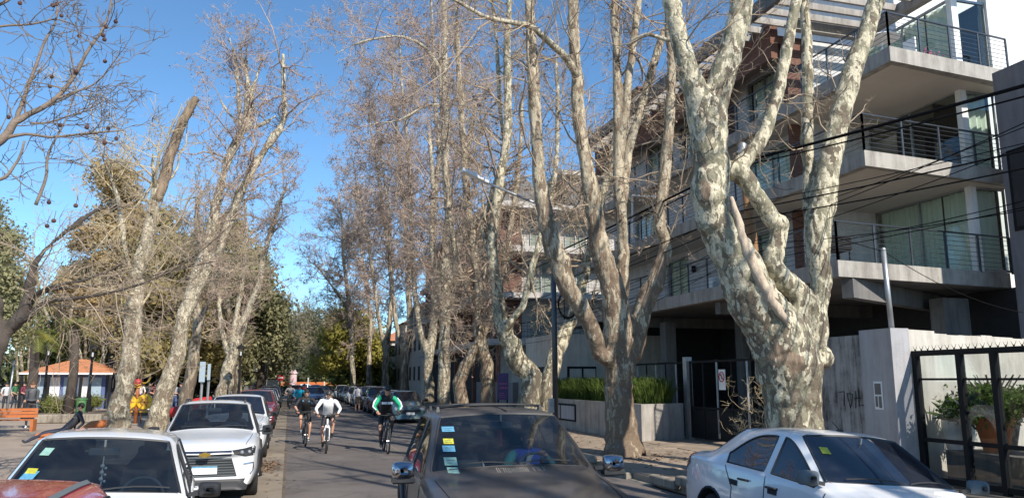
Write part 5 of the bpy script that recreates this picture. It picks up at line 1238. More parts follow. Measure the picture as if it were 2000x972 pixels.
# --- left row
GL = 'plane trees along the park side'
left = [
 (20.5, 'plane tree with sawn off upright stub, nearest of the park side row', [
  [(226, 850, 58), (233, 800, 48), (245, 740, 43), (256, 690, 41), (262, 640, 38), (264, 580, 32), (275, 520, 29), (290, 460, 27), (300, 400, 25), (312, 360, 24)],
  [(300, 420, 22), (302, 370, 16), (300, 330, 11), (299, 298, 9)],
  [(262, 560, 14, .3), (245, 480, 12, .4), (235, 410, 11, .5), (218, 350, 10, .6), (205, 320, 7, .6)]], M['bark_fine'], 16, 3.2),
 (30.5, 'tall pale plane tree with two long leaning limbs against the sky', [
  [(300, 850, 52), (312, 800, 44), (328, 740, 38), (345, 690, 34), (356, 630, 30), (372, 570, 26), (395, 510, 24), (412, 450, 22), (422, 400, 20), (440, 330, 19), (462, 275, 18), (480, 230, 15), (483, 170, 10), (480, 110, 6)],
  [(360, 625, 24), (380, 575, 22), (420, 500, 20), (446, 440, 19), (468, 380, 18), (495, 330, 18), (520, 285, 17), (552, 242, 16), (555, 200, 13), (553, 150, 11), (553, 105, 8)],
  [(478, 255, 11), (492, 235, 10), (492, 200, 9), (500, 155, 7), (515, 115, 5)],
  [(492, 190, 7), (480, 145, 6), (470, 110, 4)], [(468, 250, 9), (466, 180, 8), (460, 120, 7), (448, 75, 4)], [(462, 240, 8), (445, 218, 7), (428, 192, 5)], [(495, 250, 9), (520, 238, 7), (540, 226, 5)]], M['bark_fine'], 55, 3.0),
 (38., 'plane tree with a short dead upright stub behind the tall leaning one', [
  [(362, 830, 34), (366, 770, 30), (378, 700, 26), (384, 640, 20), (384, 560, 17), (385, 480, 15), (386, 420, 13), (385, 384, 9)],
  [(380, 680, 13), (400, 610, 11), (420, 560, 10), (430, 500, 8), (440, 440, 5)]], M['bark_far'], 30, 3),
 (53., 'slanting forked plane tree beside the black lamp post', [
  [(432, 800, 34), (440, 750, 32), (452, 700, 27), (468, 660, 20), (482, 610, 17), (505, 560, 14), (515, 500, 12), (530, 450, 11), (545, 400, 8), (560, 360, 5)],
  [(450, 700, 17), (458, 640, 14), (472, 560, 12), (480, 490, 11), (480, 430, 8), (478, 390, 5)],
  [(445, 690, 14), (432, 640, 11), (428, 580, 9), (420, 520, 7)], [(530, 460, 6), (548, 438, 5), (562, 420, 3)]], M['bark_fine'], 60, 3.0),
 (58., 'thick plane trunk just behind the slanting forked tree', [
  [(466, 790, 24), (462, 740, 22), (458, 690, 16), (448, 620, 12), (440, 540, 9)]], M['bark_far'], 30, 3),
]
for k, (Y, lab, A, bm_, n1, L_) in enumerate(left):
    A = [[(p[0], p[1], p[2]*.87)+tuple(p[3:]) for p in L_p] for L_p in A]
    Ls = limbset(A, Y, .10, 3); t = treebase('plane_tree', lab, Ls, GL)
    woody('trunk', Ls, bm_, t, .045 if k < 2 else .07, .05, 1.6, .012, 12)
    twigs(Ls, n1*1.25, 7, 6, L_*.85, t, M['twig_red'] if k in (1, 3) else M['twig_pale'], rmin=.006+.0007*k, lo=.3, n4=2, trop=.03, hmin=3.6, buds=[0, 3800, 1200, 3000, 800][k], budsize=.028+.003*k, r1=.04, spread1=1.1)
    if k == 0:
        P_, R_ = smooth(*px([(306, 392, 22), (320, 352, 21), (334, 300, 19), (352, 250, 18), (372, 210, 16), (384, 192, 14)], Y), n=3, jit=.08); mb = MB(); mb.tube([tuple(p) for p in P_], list(R_), 10); mb.build('sawn_limb', M['dead_wood'], t, smooth=True)
# far dark arching trees at the street end
for Y, A, lab in ((95., [[(536, 765, 9), (548, 720, 7), (568, 680, 5), (605, 650, 4), (650, 640, 2)], [(545, 725, 5), (556, 670, 4), (580, 625, 3), (610, 600, 2)], [(550, 715, 4), (575, 695, 3), (625, 680, 2), (665, 690, 2)], [(552, 700, 4), (570, 650, 3), (600, 620, 2), (640, 610, 1.5)]], 'pale bare tree arching over the far end of the street'),):
    Ls = limbset(A, Y, .1, 3); t = treebase('bare_tree', lab, Ls); woody('trunk', Ls, M['bark_far'], t, .12, .04, 1, .01, 8)
    twigs(Ls, 90, 8, 6, 4.5, t, M['twig_pale'], rmin=.018, lo=.1, trop=.0, r1=.04, buds=0)
# --- dark bare tree at the left edge, with seed balls, and long horizontal twigs
Y = 16.
A = [
 [(-40, 900, 60), (-28, 800, 48), (-14, 720, 44), (4, 670, 40), (28, 630, 32), (48, 600, 28), (60, 560, 24), (66, 520, 19), (95, 480, 15), (130, 452, 13), (165, 425, 11), (205, 405, 7), (262, 405, 4), (330, 420, 2)],
 [(-4, 700, 34), (-10, 640, 26), (0, 600, 20), (-14, 560, 16)],
 [(24, 640, 22), (60, 612, 17, -.3), (90, 590, 13, -.5), (150, 582, 9, -.8), (220, 570, 7, -1), (300, 545, 5, -1.2), (380, 500, 3, -1.3), (450, 440, 2, -1.4)],
 [(40, 620, 16, .3), (80, 572, 12, .4), (150, 560, 9, .5), (240, 552, 6, .5), (330, 530, 4, .5), (420, 510, 2, .5)],
 [(45, 590, 13), (100, 560, 9, -.3), (170, 545, 6, -.5), (240, 515, 4, -.6)],
]
A = [[(p[0], p[1], p[2]*.76)+tuple(p[3:]) for p in q] for q in A]
Ls = limbset(A, Y, .1, 4); t = treebase('bare_tree', 'dark bare tree with low horizontal limbs at the left edge', Ls)
woody('trunk', Ls[:1]+Ls[1:2], M['bark_dark'], t, .05, .04, 1.6, .01, 12); mb = MB()
for P_, R_ in Ls[2:]: mb.tube([tuple(p) for p in P_], list(R_), 7)
mb.build('limb', M['bark_dark'], t, smooth=True)
twigs(Ls[2:], 50, 7, 5, 2.2, t, M['twig'], rmin=.004, lo=.1, trop=-.0, r1=.015, spread1=.7)
twigs(Ls[:1], 14, 6, 4, 1.6, t, M['twig'], rmin=.004, lo=.5, trop=.03, r1=.015, spread1=.8)
Y = 7.5
A = [
 [(-160, 420, 24), (-60, 320, 20), (0, 275, 17), (30, 240, 14), (60, 222, 11), (105, 195, 9), (140, 155, 7.5), (175, 95, 6), (205, 50, 4.5), (220, -10, 3)],
 [(30, 240, 10), (45, 195, 8), (65, 145, 6.5), (88, 80, 5), (108, 45, 4), (115, -15, 3)],
 [(0, 272, 9), (50, 262, 6), (100, 268, 5), (160, 262, 4.5), (200, 258, 4), (240, 255, 2)], [(105, 195, 5), (150, 178, 4), (190, 160, 3), (230, 110, 2)],
 [(-60, 320, 12), (0, 350, 7), (35, 312, 5), (48, 275, 4)], [(-80, 30, 8), (0, 10, 6), (40, -20, 4)], [(-60, 70, 6), (0, 52, 4.5), (60, 48, 4), (110, 38, 3), (150, 52, 2)],
 [(70, 400, 7), (90, 345, 6), (95, 300, 5), (130, 230, 3), (150, 170, 2)], [(60, 240, 4), (90, 240, 4), (130, 228, 3), (170, 215, 2.5), (205, 195, 1.6)]]
Ls = limbset(A, Y, .12, 4); t = thing('bare_tree', 'bare branches with dark round seed balls hanging into the top left corner', 'tree', (-6.6, 6.5, .1)); mb = MB()
for P_, R_ in Ls: mb.tube([tuple(p) for p in P_], list(R_), 7)
mb.build('limb', M['branch'], t, smooth=True)
mb = MB(); e = Ls[0][0][0]; mb.tube([(-7.4, 5.6, .1), (-7.2, 5.9, 2), tuple(e+np.array([-.6, -.3, -1.2])), tuple(e)], [.3, .22, .12, .07], 10); mb.build('trunk', M['bark_dark'], t, smooth=True)
twigs(Ls, 62, 4, 3, .75, t, M['branch'], rmin=.0022, lo=.2, trop=.03, r1=.007, spread1=.8)
for (x, y) in ((78, 13), (206, 22), (221, 16), (240, 62), (401, 80)[:2] if 0 else (310, 142), (203, 301), (195, 337), (297, 280), (234, 489), (339, 497), (423, 503), (409, 558), (455, 541), (410, 240), (408, 155), (402, 138), (452, 85), (414, 106), (296, 803), (191, 790), (184, 882), (210, 862), (33, 458)):
    p = atY(x/2, y/2, Y+random.uniform(-.4, .4)); mb = MB(); mb.tube([p+np.array([0, 0, .0]), p+np.array([.01, 0, .09])], .0025, 4); mb.ball(tuple(p), .0195, 10, 7); mb.build('seed_ball', M['seed'], t, smooth=True)
# plane trees of the same row behind the photographer, whose shade falls on the road and pavement
for x, y, lab in ((8.4, 3.2, 'plane tree of the right row level with the camera, out of the picture'), (8.3, -4.5, 'plane tree of the right row behind the camera, out of the picture')):
    t = thing('plane_tree', lab, 'tree', (x, y, .1), 0, GR); Ls = []
    z0 = 3; P0 = np.array([(x, y, 0), (x+.1, y, 1.5), (x, y+.1, 3)]); Ls.append((P0, np.array([.5, .4, .42])))
    for k in range(5):
        a = k*1.3; q = np.array([(x, y, 2.8), (x+.8*math.cos(a), y+.8*math.sin(a), 4.5), (x+1.5*math.cos(a), y+1.5*math.sin(a), 7), (x+2.0*math.cos(a), y+2.0*math.sin(a), 10.5), (x+2.2*math.cos(a), y+2.3*math.sin(a), 13)]); Ls.append(smooth(q, np.array([.25, .22, .18, .12, .05]), 3, .1))
    mb = MB()
    for P_, R_ in Ls: mb.tube([tuple(p) for p in P_], list(R_), 10)
    mb.build('trunk', M['bark'], t, smooth=True); twigs(Ls[1:], 45, 6, 4, 2.6, t, M['twig'], rmin=.005, lo=.35, r1=.03)
# ---------------------------------------------------------------- leafy trees
def leafy(name, lab, blobs, n, size, mat, base, h, rt_=.3, group=None, droop=0, br=True):
    t = thing(name, lab, 'tree', (base[0], base[1], .1), 0, group); mb = MB(); x, y = base
    cz = np.mean([b[2] for b in blobs]); mb.tube([(x, y, 0), (x+.2, y, cz*.4), (x, y+.1, cz)], [rt_, rt_*.75, rt_*.4], 9)
    for b in blobs[:14]: mb.tube([(x, y, cz*.45+random.random()*cz*.3), ((x+b[0])/2, (y+b[1])/2, (cz*.6+b[2])/2+.3), (b[0], b[1], b[2])], [rt_*.4, rt_*.25, rt_*.08], 5)
    mb.build('trunk', M['bark_dark'], t, smooth=True); leafcloud('crown', blobs, n, size, mat, t, droop=droop); return t
def crown(x0, y0, x1, y1, Y, n, r, dY=3, prof=None):
    """clumps filling the photo box at distance Y"""
    out = []
    for _ in range(n*4):
        if len(out) >= n: break
        a, b = random.random(), random.random(); 
        if prof and b > prof(a): continue
        p = atY(lerp(x0, x1, a), lerp(y1, y0, b), Y+random.uniform(-dY, dY)); q = r*random.uniform(.6, 1.25); out.append((p[0], p[1], max(p[2], 1.2), q, q, q*.75))
    return out
dome = lambda a: 1-abs(2*a-1)**2.2
GP = 'trees in the park on the left'
LT = [
 ('evergreen_tree', 'broad olive brown evergreen tree left of the sawn off plane tree', 120, 340, 330, 640, 67, 52, 1.5, 54400, 0.18, 'leaf_brown', (210, 3), 0),
 ('evergreen_tree', 'tall olive evergreen behind the tall leaning plane tree', 250, 400, 420, 700, 60, 52, 1.6, 48000, 0.19, 'leaf_olive', (330, 3), 0),
 ('evergreen_tree', 'drooping gum tree with ragged edge against the sky right of the leaning planes', 430, 478, 552, 690, 66, 44, 1.5, 38400, 0.19, 'leaf_gum', (505, 3), .6),
 ('evergreen_tree', 'green brown evergreen filling the gap between the two leaning planes', 340, 440, 540, 720, 74, 52, 1.9, 41600, 0.22, 'leaf_olive', (440, 3), .3),
 ('evergreen_tree', 'low dense green tree behind the kiosk', 60, 520, 260, 730, 74, 39, 1.8, 32000, 0.22, 'leaf_green', (160, 3), 0),
 ('evergreen_tree', 'dark green tree mass behind the play figure', 230, 600, 420, 760, 70, 39, 1.9, 28800, 0.22, 'leaf_dark', (320, 3), 0),
 ('evergreen_tree', 'rounded olive tree at the left edge behind the dark bare tree', -60, 380, 40, 660, 30, 28, .75, 26000, .065, 'leaf_gum', (-30, 3), .4),
 ('evergreen_tree', 'green tree with yellow tips behind the black lamp post', 470, 560, 522, 720, 80, 28, 1.6, 25600, 0.22, 'leaf_green', (510, 3), .4),
]
for nm, lab, x0, y0, x1, y1, Y, nb, r, n, sz, mt, bs, dr in LT:
    p = atY(bs[0], 745, Y); leafy(nm, lab, crown(x0, y0, x1, y1, Y, nb, r, 4, dome), n, sz, M[mt], (p[0], p[1]), 8, .35, GP, dr)
far = [
 ('far_tree', 'grey green domed tree over the far end of the street', 545, 622, 650, 735, 150, 40, 3.8, 26000, .45, 'leaf_pale', 600),
 ('far_tree', 'dark tree at the far end behind the orange barrier', 560, 690, 650, 742, 140, 26, 3.4, 16000, .45, 'leaf_dark', 610),
 ('far_tree', 'yellow green leafy tree right of the far end of the street', 628, 612, 745, 715, 92, 44, 1.9, 26000, .26, 'leaf_yellow', 690),
 ('far_tree', 'dull green tree below the yellow green crown', 655, 680, 760, 745, 98, 30, 2.0, 15000, .3, 'leaf_green', 715),
 ('far_tree', 'far dark green tree left of the street end', 495, 670, 540, 745, 120, 26, 2.0, 14000, .28, 'leaf_gum', 520),
]
for nm, lab, x0, y0, x1, y1, Y, nb, r, n, sz, mt, bx_ in far:
    p = atY(bx_, 745, Y); leafy(nm, lab, crown(x0, y0, x1, y1, Y, nb, r, 5, dome), n, sz, M[mt], (p[0], p[1]), 8, .5, 'trees at the end of the street')
mb_ = []
for k in range(34): mb_.append((-95+k*6.5+random.uniform(-2, 2), 165+random.uniform(-8, 8), random.uniform(2, 6), 5.5, 4, 4.5))
o = leafcloud('distant_woods', mb_, 34000, .6, M['leaf_dark']); tag(o, 'dark band of distant trees closing the view', 'woods'); o['kind'] = 'stuff'
# brown bare scrub veiling the park trees
for k, (x0, x1, y0, y1, Y, n1) in enumerate(((130, 330, 480, 690, 66, 130), (300, 470, 430, 690, 72, 140), (30, 200, 520, 690, 70, 90))):
    st = []
    for _ in range(10):
        xb = random.uniform(x0, x1); st.append(smooth(*px([(xb, 745, 5, random.uniform(-3, 3)), (xb+random.uniform(-20, 20), lerp(y1, y0, .4), 6, random.uniform(-3, 3)), (xb+random.uniform(-40, 40), lerp(y1, y0, random.uniform(.7, 1)), 3, random.uniform(-3, 3))], Y), n=3))
    t = thing('bare_thicket', ['tangle of pale bare trees left of the sawn off plane', 'tangle of pale bare trees behind the leaning plane trunks', 'tangle of bare saplings behind the kiosk'][k], 'trees', tuple(st[0][0][0])); mb = MB()
    for P_, R_ in st: mb.tube([tuple(p) for p in P_], list(R_), 5)
    o = mb.build('stems', M['bark_far'], t); o['kind'] = 'stuff'; twigs(st, n1//2, 8, 6, 3.0, t, M['twig_pale'], rmin=.008, lo=.15, trop=.0, r1=.025, spread1=1.1)
def palm(x, y, h, lab, n=20, L_=1.25):
    t = thing('palm_tree', lab, 'palm', (x, y, .1)); mb = MB(); mb.tube([(x, y, .1), (x+.1, y, h*.5), (x, y, h)], [.28, .22, .2], 9); mb.build('trunk', M['bark_dark'], t, smooth=True)
    for k in range(n):
        a = k*2.4; e = random.uniform(-.2, 1.0); pts = [np.array((x+math.cos(a)*L_*s*math.cos(e*.6), y+math.sin(a)*L_*s*math.cos(e*.6), h+L_*(s*math.sin(e)-.75*s*s))) for s in np.linspace(0, 1, 7)]
        mb = MB(); mb.tube(pts, [.02]*6+[.005], 4)
        for i in range(1, 7):
            for s in (1, -1):
                for u in (0, .33, .66):
                    p = lerp(pts[i-1], pts[i], u); sd = np.array((-math.sin(a), math.cos(a), 0))*s; q = p+sd*.32+np.array((math.cos(a)*.15, math.sin(a)*.15, -.2)); w = (pts[i]-pts[i-1])*.1; mb.add([p-w, q, p+w], [(0, 1, 2)])
        mb.build('frond', M['leaf_yellow'] if k % 3 == 0 else M['leaf_green'], t)
p = atY(60, 745, 44); palm(p[0], p[1], 4.3, 'short palm with a dark trunk left of the kiosk'); p = atY(138, 745, 46); palm(p[0], p[1], 5.0, 'palm with a thick brown trunk in front of the kiosk')
# ================================================================ VEHICLES
PW = paint('white_paint_car', (.72, .73, .74), .22); PW2 = paint('white_paint_cooler', (.8, .8, .81), .2)
def dusty(name, col, dust, rough=.35):
    m, t, b = nodes(name); N = t.nodes.new; tc = N('ShaderNodeTexCoord'); n = N('ShaderNodeTexNoise'); n.inputs['Scale'].default_value = 2.5; n.inputs['Detail'].default_value = 9; n.inputs['Roughness'].default_value = .7; n.inputs['Distortion'].default_value = .6
    ln(t, tc.outputs['Object'], n.inputs['Vector']); r = ramp(t, n.outputs[0], [(.35, col), (.6, dust), (.75, tuple(c*1.2 for c in dust))]); ln(t, r.outputs[0], b.inputs['Base Color'])
    mr = N('ShaderNodeMapRange'); mr.inputs['To Min'].default_value = rough-.1; mr.inputs['To Max'].default_value = rough+.3; ln(t, n.outputs[0], mr.inputs[0]); ln(t, mr.outputs[0], b.inputs['Roughness']); b.inputs['Coat Weight'].default_value = .35; b.inputs['Coat Roughness'].default_value = .12
    return m
PSUV = dusty('dusty_grey_paint', (.024, .0225, .024), (.075, .066, .06)); PRED = paint('red_paint_car', (.45, .02, .035), .2)
def D_(**k): return k
SUV = D_(L=4.55, W=1.97, H=1.67, cowl=.62, header=-.2, rheader=-1.85, rglass=-2.15, belt=(1.03, 1.08), hood=(.93, 1.07), yt=.71, bx=-.62, bow=.2, wheel=.36, axles=(1.42, -1.28), sill=.3, wz=.7, paint=PSUV, xq=-1.45, msize=(.23, .18), mirror_mat=M['chrome'], clad=1, quarter=True)
HAT = D_(L=3.95, W=1.72, H=1.49, cowl=.62, header=-.14, rheader=-1.5, rglass=-1.85, belt=(.95, 1.0), hood=(.78, .96), yt=.6, bx=-.42, bow=.24, wheel=.3, axles=(1.22, -1.24), paint=PW, mirror_mat=M['plastic'])
TRK = D_(L=4.27, W=1.79, H=1.60, cowl=.62, header=-.12, rheader=-1.62, rglass=-1.95, belt=(1.0, 1.08), hood=(.92, 1.05), yt=.64, bx=-.42, bow=.26, wheel=.34, axles=(1.3, -1.28), sill=.27, paint=PW, mirror_mat=M['plastic'], clad=1)
SED = D_(L=4.47, W=1.73, H=1.46, cowl=1.0, header=.2, rheader=-1.05, rglass=-1.62, belt=(.94, 1.04), hood=(.76, .94), yt=.6, bx=-.1, bow=.3, wheel=.31, axles=(1.4, -1.25), paint=PW2, deck=1.08, xq=-.62, glass=M['car_glass_dark'], mirror_mat=M['interior_grey'], handle=M['plastic'])
# dark SUV coming up the road
K = car('suv', 'dusty dark grey SUV with roof rails, chrome mirrors and a driver at the wheel', None, SUV, (2.29, 8.35, 0), -3.4, .6, 3, True)
crossbars(K, M['plastic']); r_ = K['root']; lamps(K, .78, .2); grille(K, .6, .84, .42, .5, 4)
inn = lambda a, b: K['front'](a, b, -.02)
def sticker(y0, y1, z0, z1, mat, nm='sticker'):
    s = K['patch'](lambda a, b: K['front'](a, b, .0), [(y0, z1), (y1, z1)], [(y0, z0), (y1, z0)], 3, 2).build(nm, mat, r_, world=False); mb = MB(); w = y1-y0; h = z1-z0
    for q in (.3, .62): mb.tube([K['front'](y0+w*.18, z0+h*q, .003), K['front'](y0+w*random.uniform(.6, .85), z0+h*q, .003)], .003, 4)
    mb.build('print', M['interior_grey'], s, world=False)
SKY_ = pmat('sticker_blue', (.1, .3, .45), .6, var=.3, scale=25); YEL = pmat('sticker_yellow', (.5, .48, .05), .6, var=.3, scale=25); MINT = pmat('sticker_mint', (.25, .42, .36), .6, var=.25, scale=25)
sticker(-.66, -.53, 1.46, 1.51, SKY_); sticker(-.665, -.56, 1.345, 1.395, YEL); sticker(-.685, -.56, 1.275, 1.33, SKY_); sticker(-.69, -.565, 1.155, 1.225, MINT); sticker(-.675, -.57, 1.095, 1.14, MINT)
mb = MB(); x = -.12; mb.tube([(x, 0, 1.5), (x, 0, 1.28)], .022, 5); mb.tube([(x+.01, -.03, 1.5), (x+.01, -.03, 1.24)], .008, 4); mb.build('red_tassel', pmat('tassel', (.6, .08, .06), .8), r_, world=False)
mb = MB(); mb.bev((.1, -.55, 1.0), (.38, -.3, 1.17), .02); mb.build('dashboard_box', M['interior_grey'], r_, world=False)
mb = MB(); mb.add([(.35, -.27, 1.02), (.32, -.2, 1.02), (.3, -.28, 1.18)], [(0, 1, 2)]); mb.build('paper', M['white'], r_, world=False)
# lettering strip low on the windscreen
mb = MB(); rx = random.Random(3)
for k in range(24):
    y = -.2+k*.022
    if rx.random() < .85: a = K['front'](y, 1.105, .004); b = K['front'](y+rx.uniform(-.004, .004), 1.13, .004); mb.tube([a, b], .003, 4)
    if rx.random() < .6: z = rx.choice((1.105, 1.118, 1.13)); mb.tube([K['front'](y, z, .004), K['front'](y+.014, z, .004)], .0025, 4)
mb.build('windscreen_lettering', pmat('lettering_grey', (.4, .36, .3), .7), r_, world=False)
mb = MB(); p = K['top'](-.05-.9, .05, 0); mb.tube([(p.x-.5, .1, p.z+.002), (p.x, .12, p.z+.004), (p.x+.3, .08, p.z+.004), (p.x+.75, .1, p.z-.02)], .006, 4); mb.build('roof_crack', M['rubber'], r_, world=False)
# driver
teal, blue_ = colmat((.03, .34, .33)), colmat((.06, .1, .5))
J = dict(pelvis=(-.5, .37, .7), chest=(-.44, .37, 1.02), neck=(-.4, .37, 1.22), head=(-.35, .37, 1.345), face=(1, -.05, -.05))
for s, k in ((1, 'l'), (-1, 'r')):
    J[k+'sh'] = (-.42, .37+s*.19, 1.15)
    J[k+'hp'] = (-.45, .37+s*.1, .68); J[k+'kn'] = (-.05, .37+s*.12, .78); J[k+'an'] = (.2, .37+s*.1, .5); J[k+'to'] = (.33, .37+s*.1, .48)
J['lel'] = (-.2, .66, 1.0); J['lwr'] = (-.09, .52, 1.15); J['rel'] = (-.25, .06, .98); J['rwr'] = (-.06, .2, 1.0)
pr = person('driver in a teal and blue top at the wheel of the dark SUV', J, dict(torso=blue_, arm=teal, forearm=teal, thigh=colmat((.03, .03, .05)), shin=colmat((.03, .03, .05)), foot=M['rubber']), (0, 0, 0), 0, grip=True)
pr.matrix_world = Matrix.Translation((2.29, 8.35, 0)) @ Matrix.Rotation(-PI/2+R(-3.4), 4, 'Z')
mb = MB(); mb.tube([(-.28, .37, 1.18), (-.27, .33, 1.06)], [.04, .02], 5); mb.build('collar', M['white'], pr, world=False)
# white hatchback, left
K = car('hatchback', 'white hatchback with a dusty windscreen and charm hanging from its mirror, front left', None, HAT, (-1.72, 8.3, 0), 5.5, -2.5, 3, True)
r_ = K['root']; lamps(K, .66, .2); grille(K, .5, .66, .5, .5, 3)
K['patch'](lambda a, b: K['front'](a, b, .0), [(-.58, 1.18), (-.47, 1.18)], [(-.62, 1.11), (-.51, 1.11)], 3, 2).build('sticker', SKY_, r_, world=False); K['patch'](lambda a, b: K['front'](a, b, .002), [(-.575, 1.2), (-.49, 1.2)], [(-.585, 1.16), (-.5, 1.16)], 3, 2).build('sticker', YEL, r_, world=False)
K['patch'](lambda a, b: K['front'](a, b, .0), [(-.5, 1.36), (-.42, 1.36)], [(-.53, 1.3), (-.45, 1.3)], 3, 2).build('sticker', MINT, r_, world=False)
mb = MB(); mb.tube([(-.03, 0, 1.3), (-.02, .005, 1.0)], .006, 5)
for z in (1.2, 1.14, 1.08): mb.ball((-.02, 0, z), .02, 6, 5); mb.ball((-.02, .03, z-.02), .014, 5, 4)
mb.build('hanging_charm', M['white'], r_, world=False)
# white crossover
K = car('crossover', 'white compact crossover with a dark grille parked behind the white hatchback', None, TRK, (-1.37, 16.2, 0), 2, 0, 3, True)
rails(K, M['plastic'], .05); r_ = K['root']; fr = K['front']
for s in (1, -1):
    K['patch'](fr, [(s*.42, .83), (s*.62, .85), (s*.81, .88)], [(s*.46, .77), (s*.64, .72), (s*.79, .73)], 10, 4).build('headlight', M['plastic'], r_, smooth=True, world=False)
    for y in (.58, .7): h = MB(); h.ball(tuple(fr(s*y, .79, .0)), .035, 8, 6); h.build('headlight_lens', M['lamp_lens'], r_, smooth=True, world=False)
    mb = MB(); mb.tube([fr(s*.62, .6, .01), fr(s*.7, .61, .01), fr(s*.77, .615, .01), fr(s*.775, .55, .01), fr(s*.77, .49, .01), fr(s*.73, .43, .01)], .014, 5); mb.build('fog_trim', M['chrome'], r_, world=False)
grille(K, .4, .7, .52, .42, 7); K['patch'](fr, [(-.42, .83), (.42, .83)], [(-.42, .74), (.42, .74)], 12, 3).build('upper_grille', pmat('blue_black', (.02, .03, .06), .25), r_, smooth=True, world=False)
K['patch'](lambda a, b: fr(a, b, .004), [(-.76, .36), (.76, .36)], [(-.68, .2), (.68, .2)], 14, 3).build('lower_bumper', M['plastic'], r_, smooth=True, world=False)
gold = pmat('gold_badge', (.7, .45, .08), .25, metal=.8); mb = MB(); p = fr(0, .775, .02); mb.box((p.x-.01, -.09, .755), (p.x+.012, .09, .797)); mb.box((p.x-.01, -.035, .735), (p.x+.014, .035, .818)); mb.build('badge', gold, r_, world=False)
mb = MB(); p = fr(0, .52, .03); mb.box((p.x-.01, -.2, .45), (p.x+.006, .2, .58)); pl = mb.build('number_plate', M['white'], r_, world=False); mb = MB(); mb.box((p.x+.006, -.2, .555), (p.x+.009, .2, .58)); mb.build('plate_band', SKY_, pl, world=False)
# silver white sedan on the right
K = car('sedan', 'white sedan with tinted windows parked at the right in front of the big plane tree', None, SED, (5.62, 7.2, 0.0), -2.5, -4.5, 3, True)
r_ = K['root']; lamps(K, .66, .18); tails(K, .93, .24); grille(K, .45, .62, .5, .5, 3)
for s in (1, -1):
    for x in (.06, -.72): K['patch'](lambda a, b: K['side'](a, b, s, .003), [(x-.09, .84), (x+.09, .835)], [(x-.08, .78), (x+.09, .775)], 4, 2).build('handle_recess', M['interior'], r_, world=False)
mb = MB(); p = K['top'](.0, 0, 0); mb.ball(tuple(p), .035, 8, 5, (1.6, .8, .8)); mb.tube([p+Vector((0, 0, .01)), p+Vector((-.14, 0, .1))], [.006, .004], 5); mb.build('antenna', M['plastic'], r_, world=False)
K['patch'](lambda a, b: K['front'](a, b, .0), [(-.5, 1.3), (-.42, 1.3)], [(-.52, 1.24), (-.44, 1.24)], 3, 2).build('sticker', YEL, r_, world=False)
mb = MB(); mb.bev((.85, .2, .92), (1.1, .55, .99), .02); mb.build('dashboard_item', M['white'], r_, world=False)
# red hatchback close at lower left
RED = dict(HAT); RED.update(paint=PRED, H=1.49, rheader=-1.5, rglass=-1.86)
K = car('red_hatchback', 'dark red car with a grey roof strip in the lower left corner', None, RED, (-1.5, 3.5, 0), 1.5, 0, 3, True); r_ = K['root']; tails(K, .9, .3)
for s in (1, -1): mb = MB(); mb.tube(K['strip'](lambda a, b: K['top'](a, b, .0), [(-.1, s*.5), (-1.5, s*.5)]), .022, 5); mb.build('roof_strip', M['interior_grey'], r_, world=False)
# partly seen car in the carport
car('parked_car', 'white car with a red tail light in the carport behind the big plane tree', None, dict(SED, paint=PW, glass=M['car_glass_dark']), (14.2, 17.6, .13), 105, 0, 2)
# rows of parked and moving cars: few body kinds, copied
cols = dict(white=PW, silver=paint('silver_paint', (.42, .43, .44), .25), black=paint('black_paint', (.02, .02, .024), .2), grey=paint('grey_paint', (.1, .105, .11), .25), red=paint('deep_red_paint', (.25, .02, .03), .25), blue=paint('blue_paint', (.03, .06, .14), .22), maroon=paint('maroon_paint', (.09, .02, .025), .22), teal=paint('petrol_paint', (.04, .09, .11), .25))
protos = {}
def spare(kind, col):
    if (kind, col) in protos: return None
    base = dict(h=dict(HAT), s=dict(SED), x=dict(TRK))[kind]; base.update(paint=cols[col], glass=M['car_glass_dark'], handle=cols[col], mirror_mat=M['plastic']); base.pop('clad', None)
    return base
def place(kind, col, x, y, h, lab, grp):
    nm = dict(h='parked_car', s='parked_car', x='parked_car')[kind]
    if (kind, col) in protos: return dup(protos[(kind, col)], (x, y, 0), -PI/2+R(h), lab, grp)
    b = spare(kind, col); K = car(nm, lab, grp, b, (x, y, 0), h, 0, 1 if y > 44 else 2, False); lamps(K); tails(K); grille(K, .48, .66, .45, .5, 3); 
    mb = MB(); p = K['front'](0, .45, .02); mb.box((p.x-.01, -.2, .4), (p.x+.006, .2, .52)); mb.build('number_plate', M['white'], K['root'], world=False)
    protos[(kind, col)] = K['root']; return K['root']
GLc, GRc = 'cars parked along the left kerb', 'cars parked along the right kerb'
for kind, col, y, lab in (('x', 'white', 23.2, 'white car parked directly behind the white crossover'), ('x', 'red', 35.5, 'red SUV parked fourth along the left kerb'), ('h', 'white', 41.5, 'small white car parked just beyond the red SUV'), ('s', 'silver', 47.5, 'silver sedan parked along the left kerb beyond the small white car'), ('h', 'white', 54, 'second small white hatchback along the left kerb, near the black lamp post'), ('x', 'grey', 61, 'grey car far along the left kerb'), ('h', 'white', 68, 'last white hatchback far along the left kerb'), ('s', 'black', 76, 'black car near the far end of the left kerb')):
    place(kind, col, -1.35, y, 0, lab, GLc)
